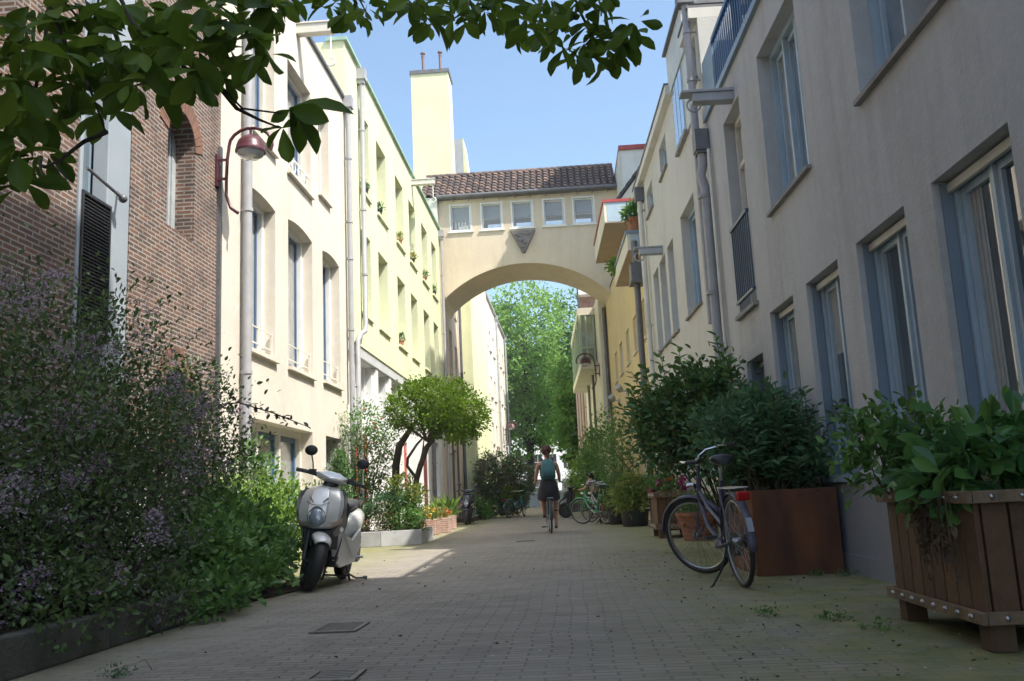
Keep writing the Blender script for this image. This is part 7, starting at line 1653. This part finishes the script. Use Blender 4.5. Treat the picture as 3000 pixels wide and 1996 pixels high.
e, k = chain(J, 't', [(X + 0.10, Y, 0.88, .145), (X + 0.08, Y, 0.97, .135), (X + 0.04, Y, 1.08, .14), (X, Y, 1.17, .136), (X - 0.03, Y, 1.225, .085)]); E += e
for s in (-1, 1): ee, kk = chain(J, f'a{s}', [(X - 0.04, Y + s * 0.13, 1.195, .07), (X - 0.10, Y + s * 0.2, 1.12, .062), (X - 0.18, Y + s * 0.2, 0.98, .054)]); E += [(k[3], kk[0])] + ee
skin_body('top', J, E, PINK, p2)
J = {'a': (X + 0.10, Y, 0.88, .15)}; E = []
for s in (-1, 1): ee, kk = chain(J, f'l{s}', [(X + 0.10, Y + s * 0.1, 0.76, .12), (X + 0.05, Y + s * 0.11, 0.46, .08), (X + 0.10, Y + s * 0.11, 0.12, .058)]); E += [('a', kk[0])] + ee
skin_body('trousers', J, E, mat('dark_denim', (0.03, 0.035, 0.05), 0.9), p2)
m = MB(); c = Vector((X - 0.05, Y, 1.40)); m.ball(c, (0.105, 0.105, 0.11), 16, 10); m.tube([c + Vector((0.06, 0, 0.02)), c + Vector((0.13, 0, -0.06)), c + Vector((0.15, 0, -0.2))], [0.05, 0.045, 0.02], 8); m.build('hair', mat('dark_hair', (0.02, 0.014, 0.012), 0.6), p2, smooth=60)
# moped that person is busy with: dark bodied, seen from its side
bike_m = scooter('dark motor scooter standing across the alley beside the stooping person', (0.42, 31.2, 0), math.radians(165), BLACKP, NAVYG, steer=0.2)
# parked van and a person in red far away by the canal
vn_ = thing('parked_van', 'white van parked beyond the white parapet by the trees', 'van', (0.1, 74, 0))
m = MB(); secs = []
for y, w_, zlo, zhi in ((-2.4, .85, .35, 2.0), (-2.3, .92, .3, 2.15), (1.0, .92, .3, 2.15), (1.7, .9, .3, 1.6), (2.4, .86, .32, 1.05), (2.5, .8, .4, 0.95)): secs.append([Vector((0.2 + x * w_, 76.6 + y, z)) for x, z in ((-1, zlo), (-1, (zlo + zhi) / 2), (-.93, zhi - .08), (-.85, zhi), (.85, zhi), (.93, zhi - .08), (1, (zlo + zhi) / 2), (1, zlo))])
m.loft(secs); m.build('body', WHITE, vn_, smooth=35)
for x in (-0.72, 1.12):
    for y in (-1.5, 1.5): m = MB(); m.torus((x, 76.6 + y, 0.33), (1, 0, 0), 0.23, 0.1, 24, 8); m.lathe([(0, -.09), (.2, -.09), (.2, .09), (0, .09)], 14, (x, 76.6 + y, .33), (1, 0, 0)); m.build('wheel', BLACK, vn_, smooth=50)
m = MB(); m.box((-0.5, 74.185, 1.35), (0.9, 74.199, 1.85)); m.build('rear_window', GLASS, vn_)
m = MB()
for x in (-0.62, 0.94): m.box((x, 74.19, 0.8), (x + .1, 74.21, 1.2))
m.build('rear_light', MATS['red_lens'], vn_)
p3 = thing('person', 'small figure in a red coat far away beyond the white parapet', 'person', (0.15, 72, 0))
J = {}; E = []; X, Y = 0.18, 72.0
J['pelvis'] = (X, Y, 0.95, .14); e, k = chain(J, 'sp', [(X, Y, 1.15, .14), (X, Y, 1.38, .14), (X, Y, 1.5, .06), (X, Y, 1.6, .1), (X, Y, 1.70, .08)]); E += [('pelvis', k[0])] + e
for s in (-1, 1):
    e, q_ = chain(J, f'a{s}', [(X + s * .17, Y, 1.4, .07), (X + s * .25, Y, 1.1, .05), (X + s * .24, Y + .1, .86, .035)]); E += [(k[1], q_[0])] + e
    e, q_ = chain(J, f'l{s}', [(X + s * .1, Y, .85, .1), (X + s * .11, Y, .45, .07), (X + s * .11, Y, .06, .05), (X + s * .11, Y + .13, .04, .035)]); E += [('pelvis', q_[0])] + e
skin_body('body', J, E, SKIN, p3)
J = {}; E = []; e, k = chain(J, 't', [(X, Y, .8, .19), (X, Y, 1.0, .17), (X, Y, 1.2, .165), (X, Y, 1.40, .15), (X, Y, 1.48, .09)]); E += e
for s in (-1, 1): e, q_ = chain(J, f'a{s}', [(X + s * .17, Y, 1.4, .085), (X + s * .25, Y, 1.1, .065), (X + s * .245, Y + .08, .92, .05)]); E += [(k[3], q_[0])] + e
skin_body('coat', J, E, mat('red_cloth', (0.40, 0.03, 0.05), 0.85), p3)
m = MB(); m.ball((X, Y - .01, 1.68), (.105, .11, .115), 12, 8); m.build('hair', MATS['dark_hair'], p3, smooth=60)

# ------------------------------------------------------------------ summer haze along the alley
hm = bpy.data.materials.new('haze_air'); hm.use_nodes = True
hn = hm.node_tree; hn.nodes.remove(hn.nodes['Principled BSDF'])
hv = hn.nodes.new('ShaderNodeVolumePrincipled'); hv.inputs['Color'].default_value = (0.93, 0.95, 0.97, 1); hv.inputs['Density'].default_value = 0.0009; hv.inputs['Anisotropy'].default_value = 0.2
hn.links.new(hv.outputs[0], hn.nodes['Material Output'].inputs['Volume'])
m = MB(); m.box((-950, -950, -1.5), (950, 1250, 26)); tag(m.build('haze', hm), kind='stuff')
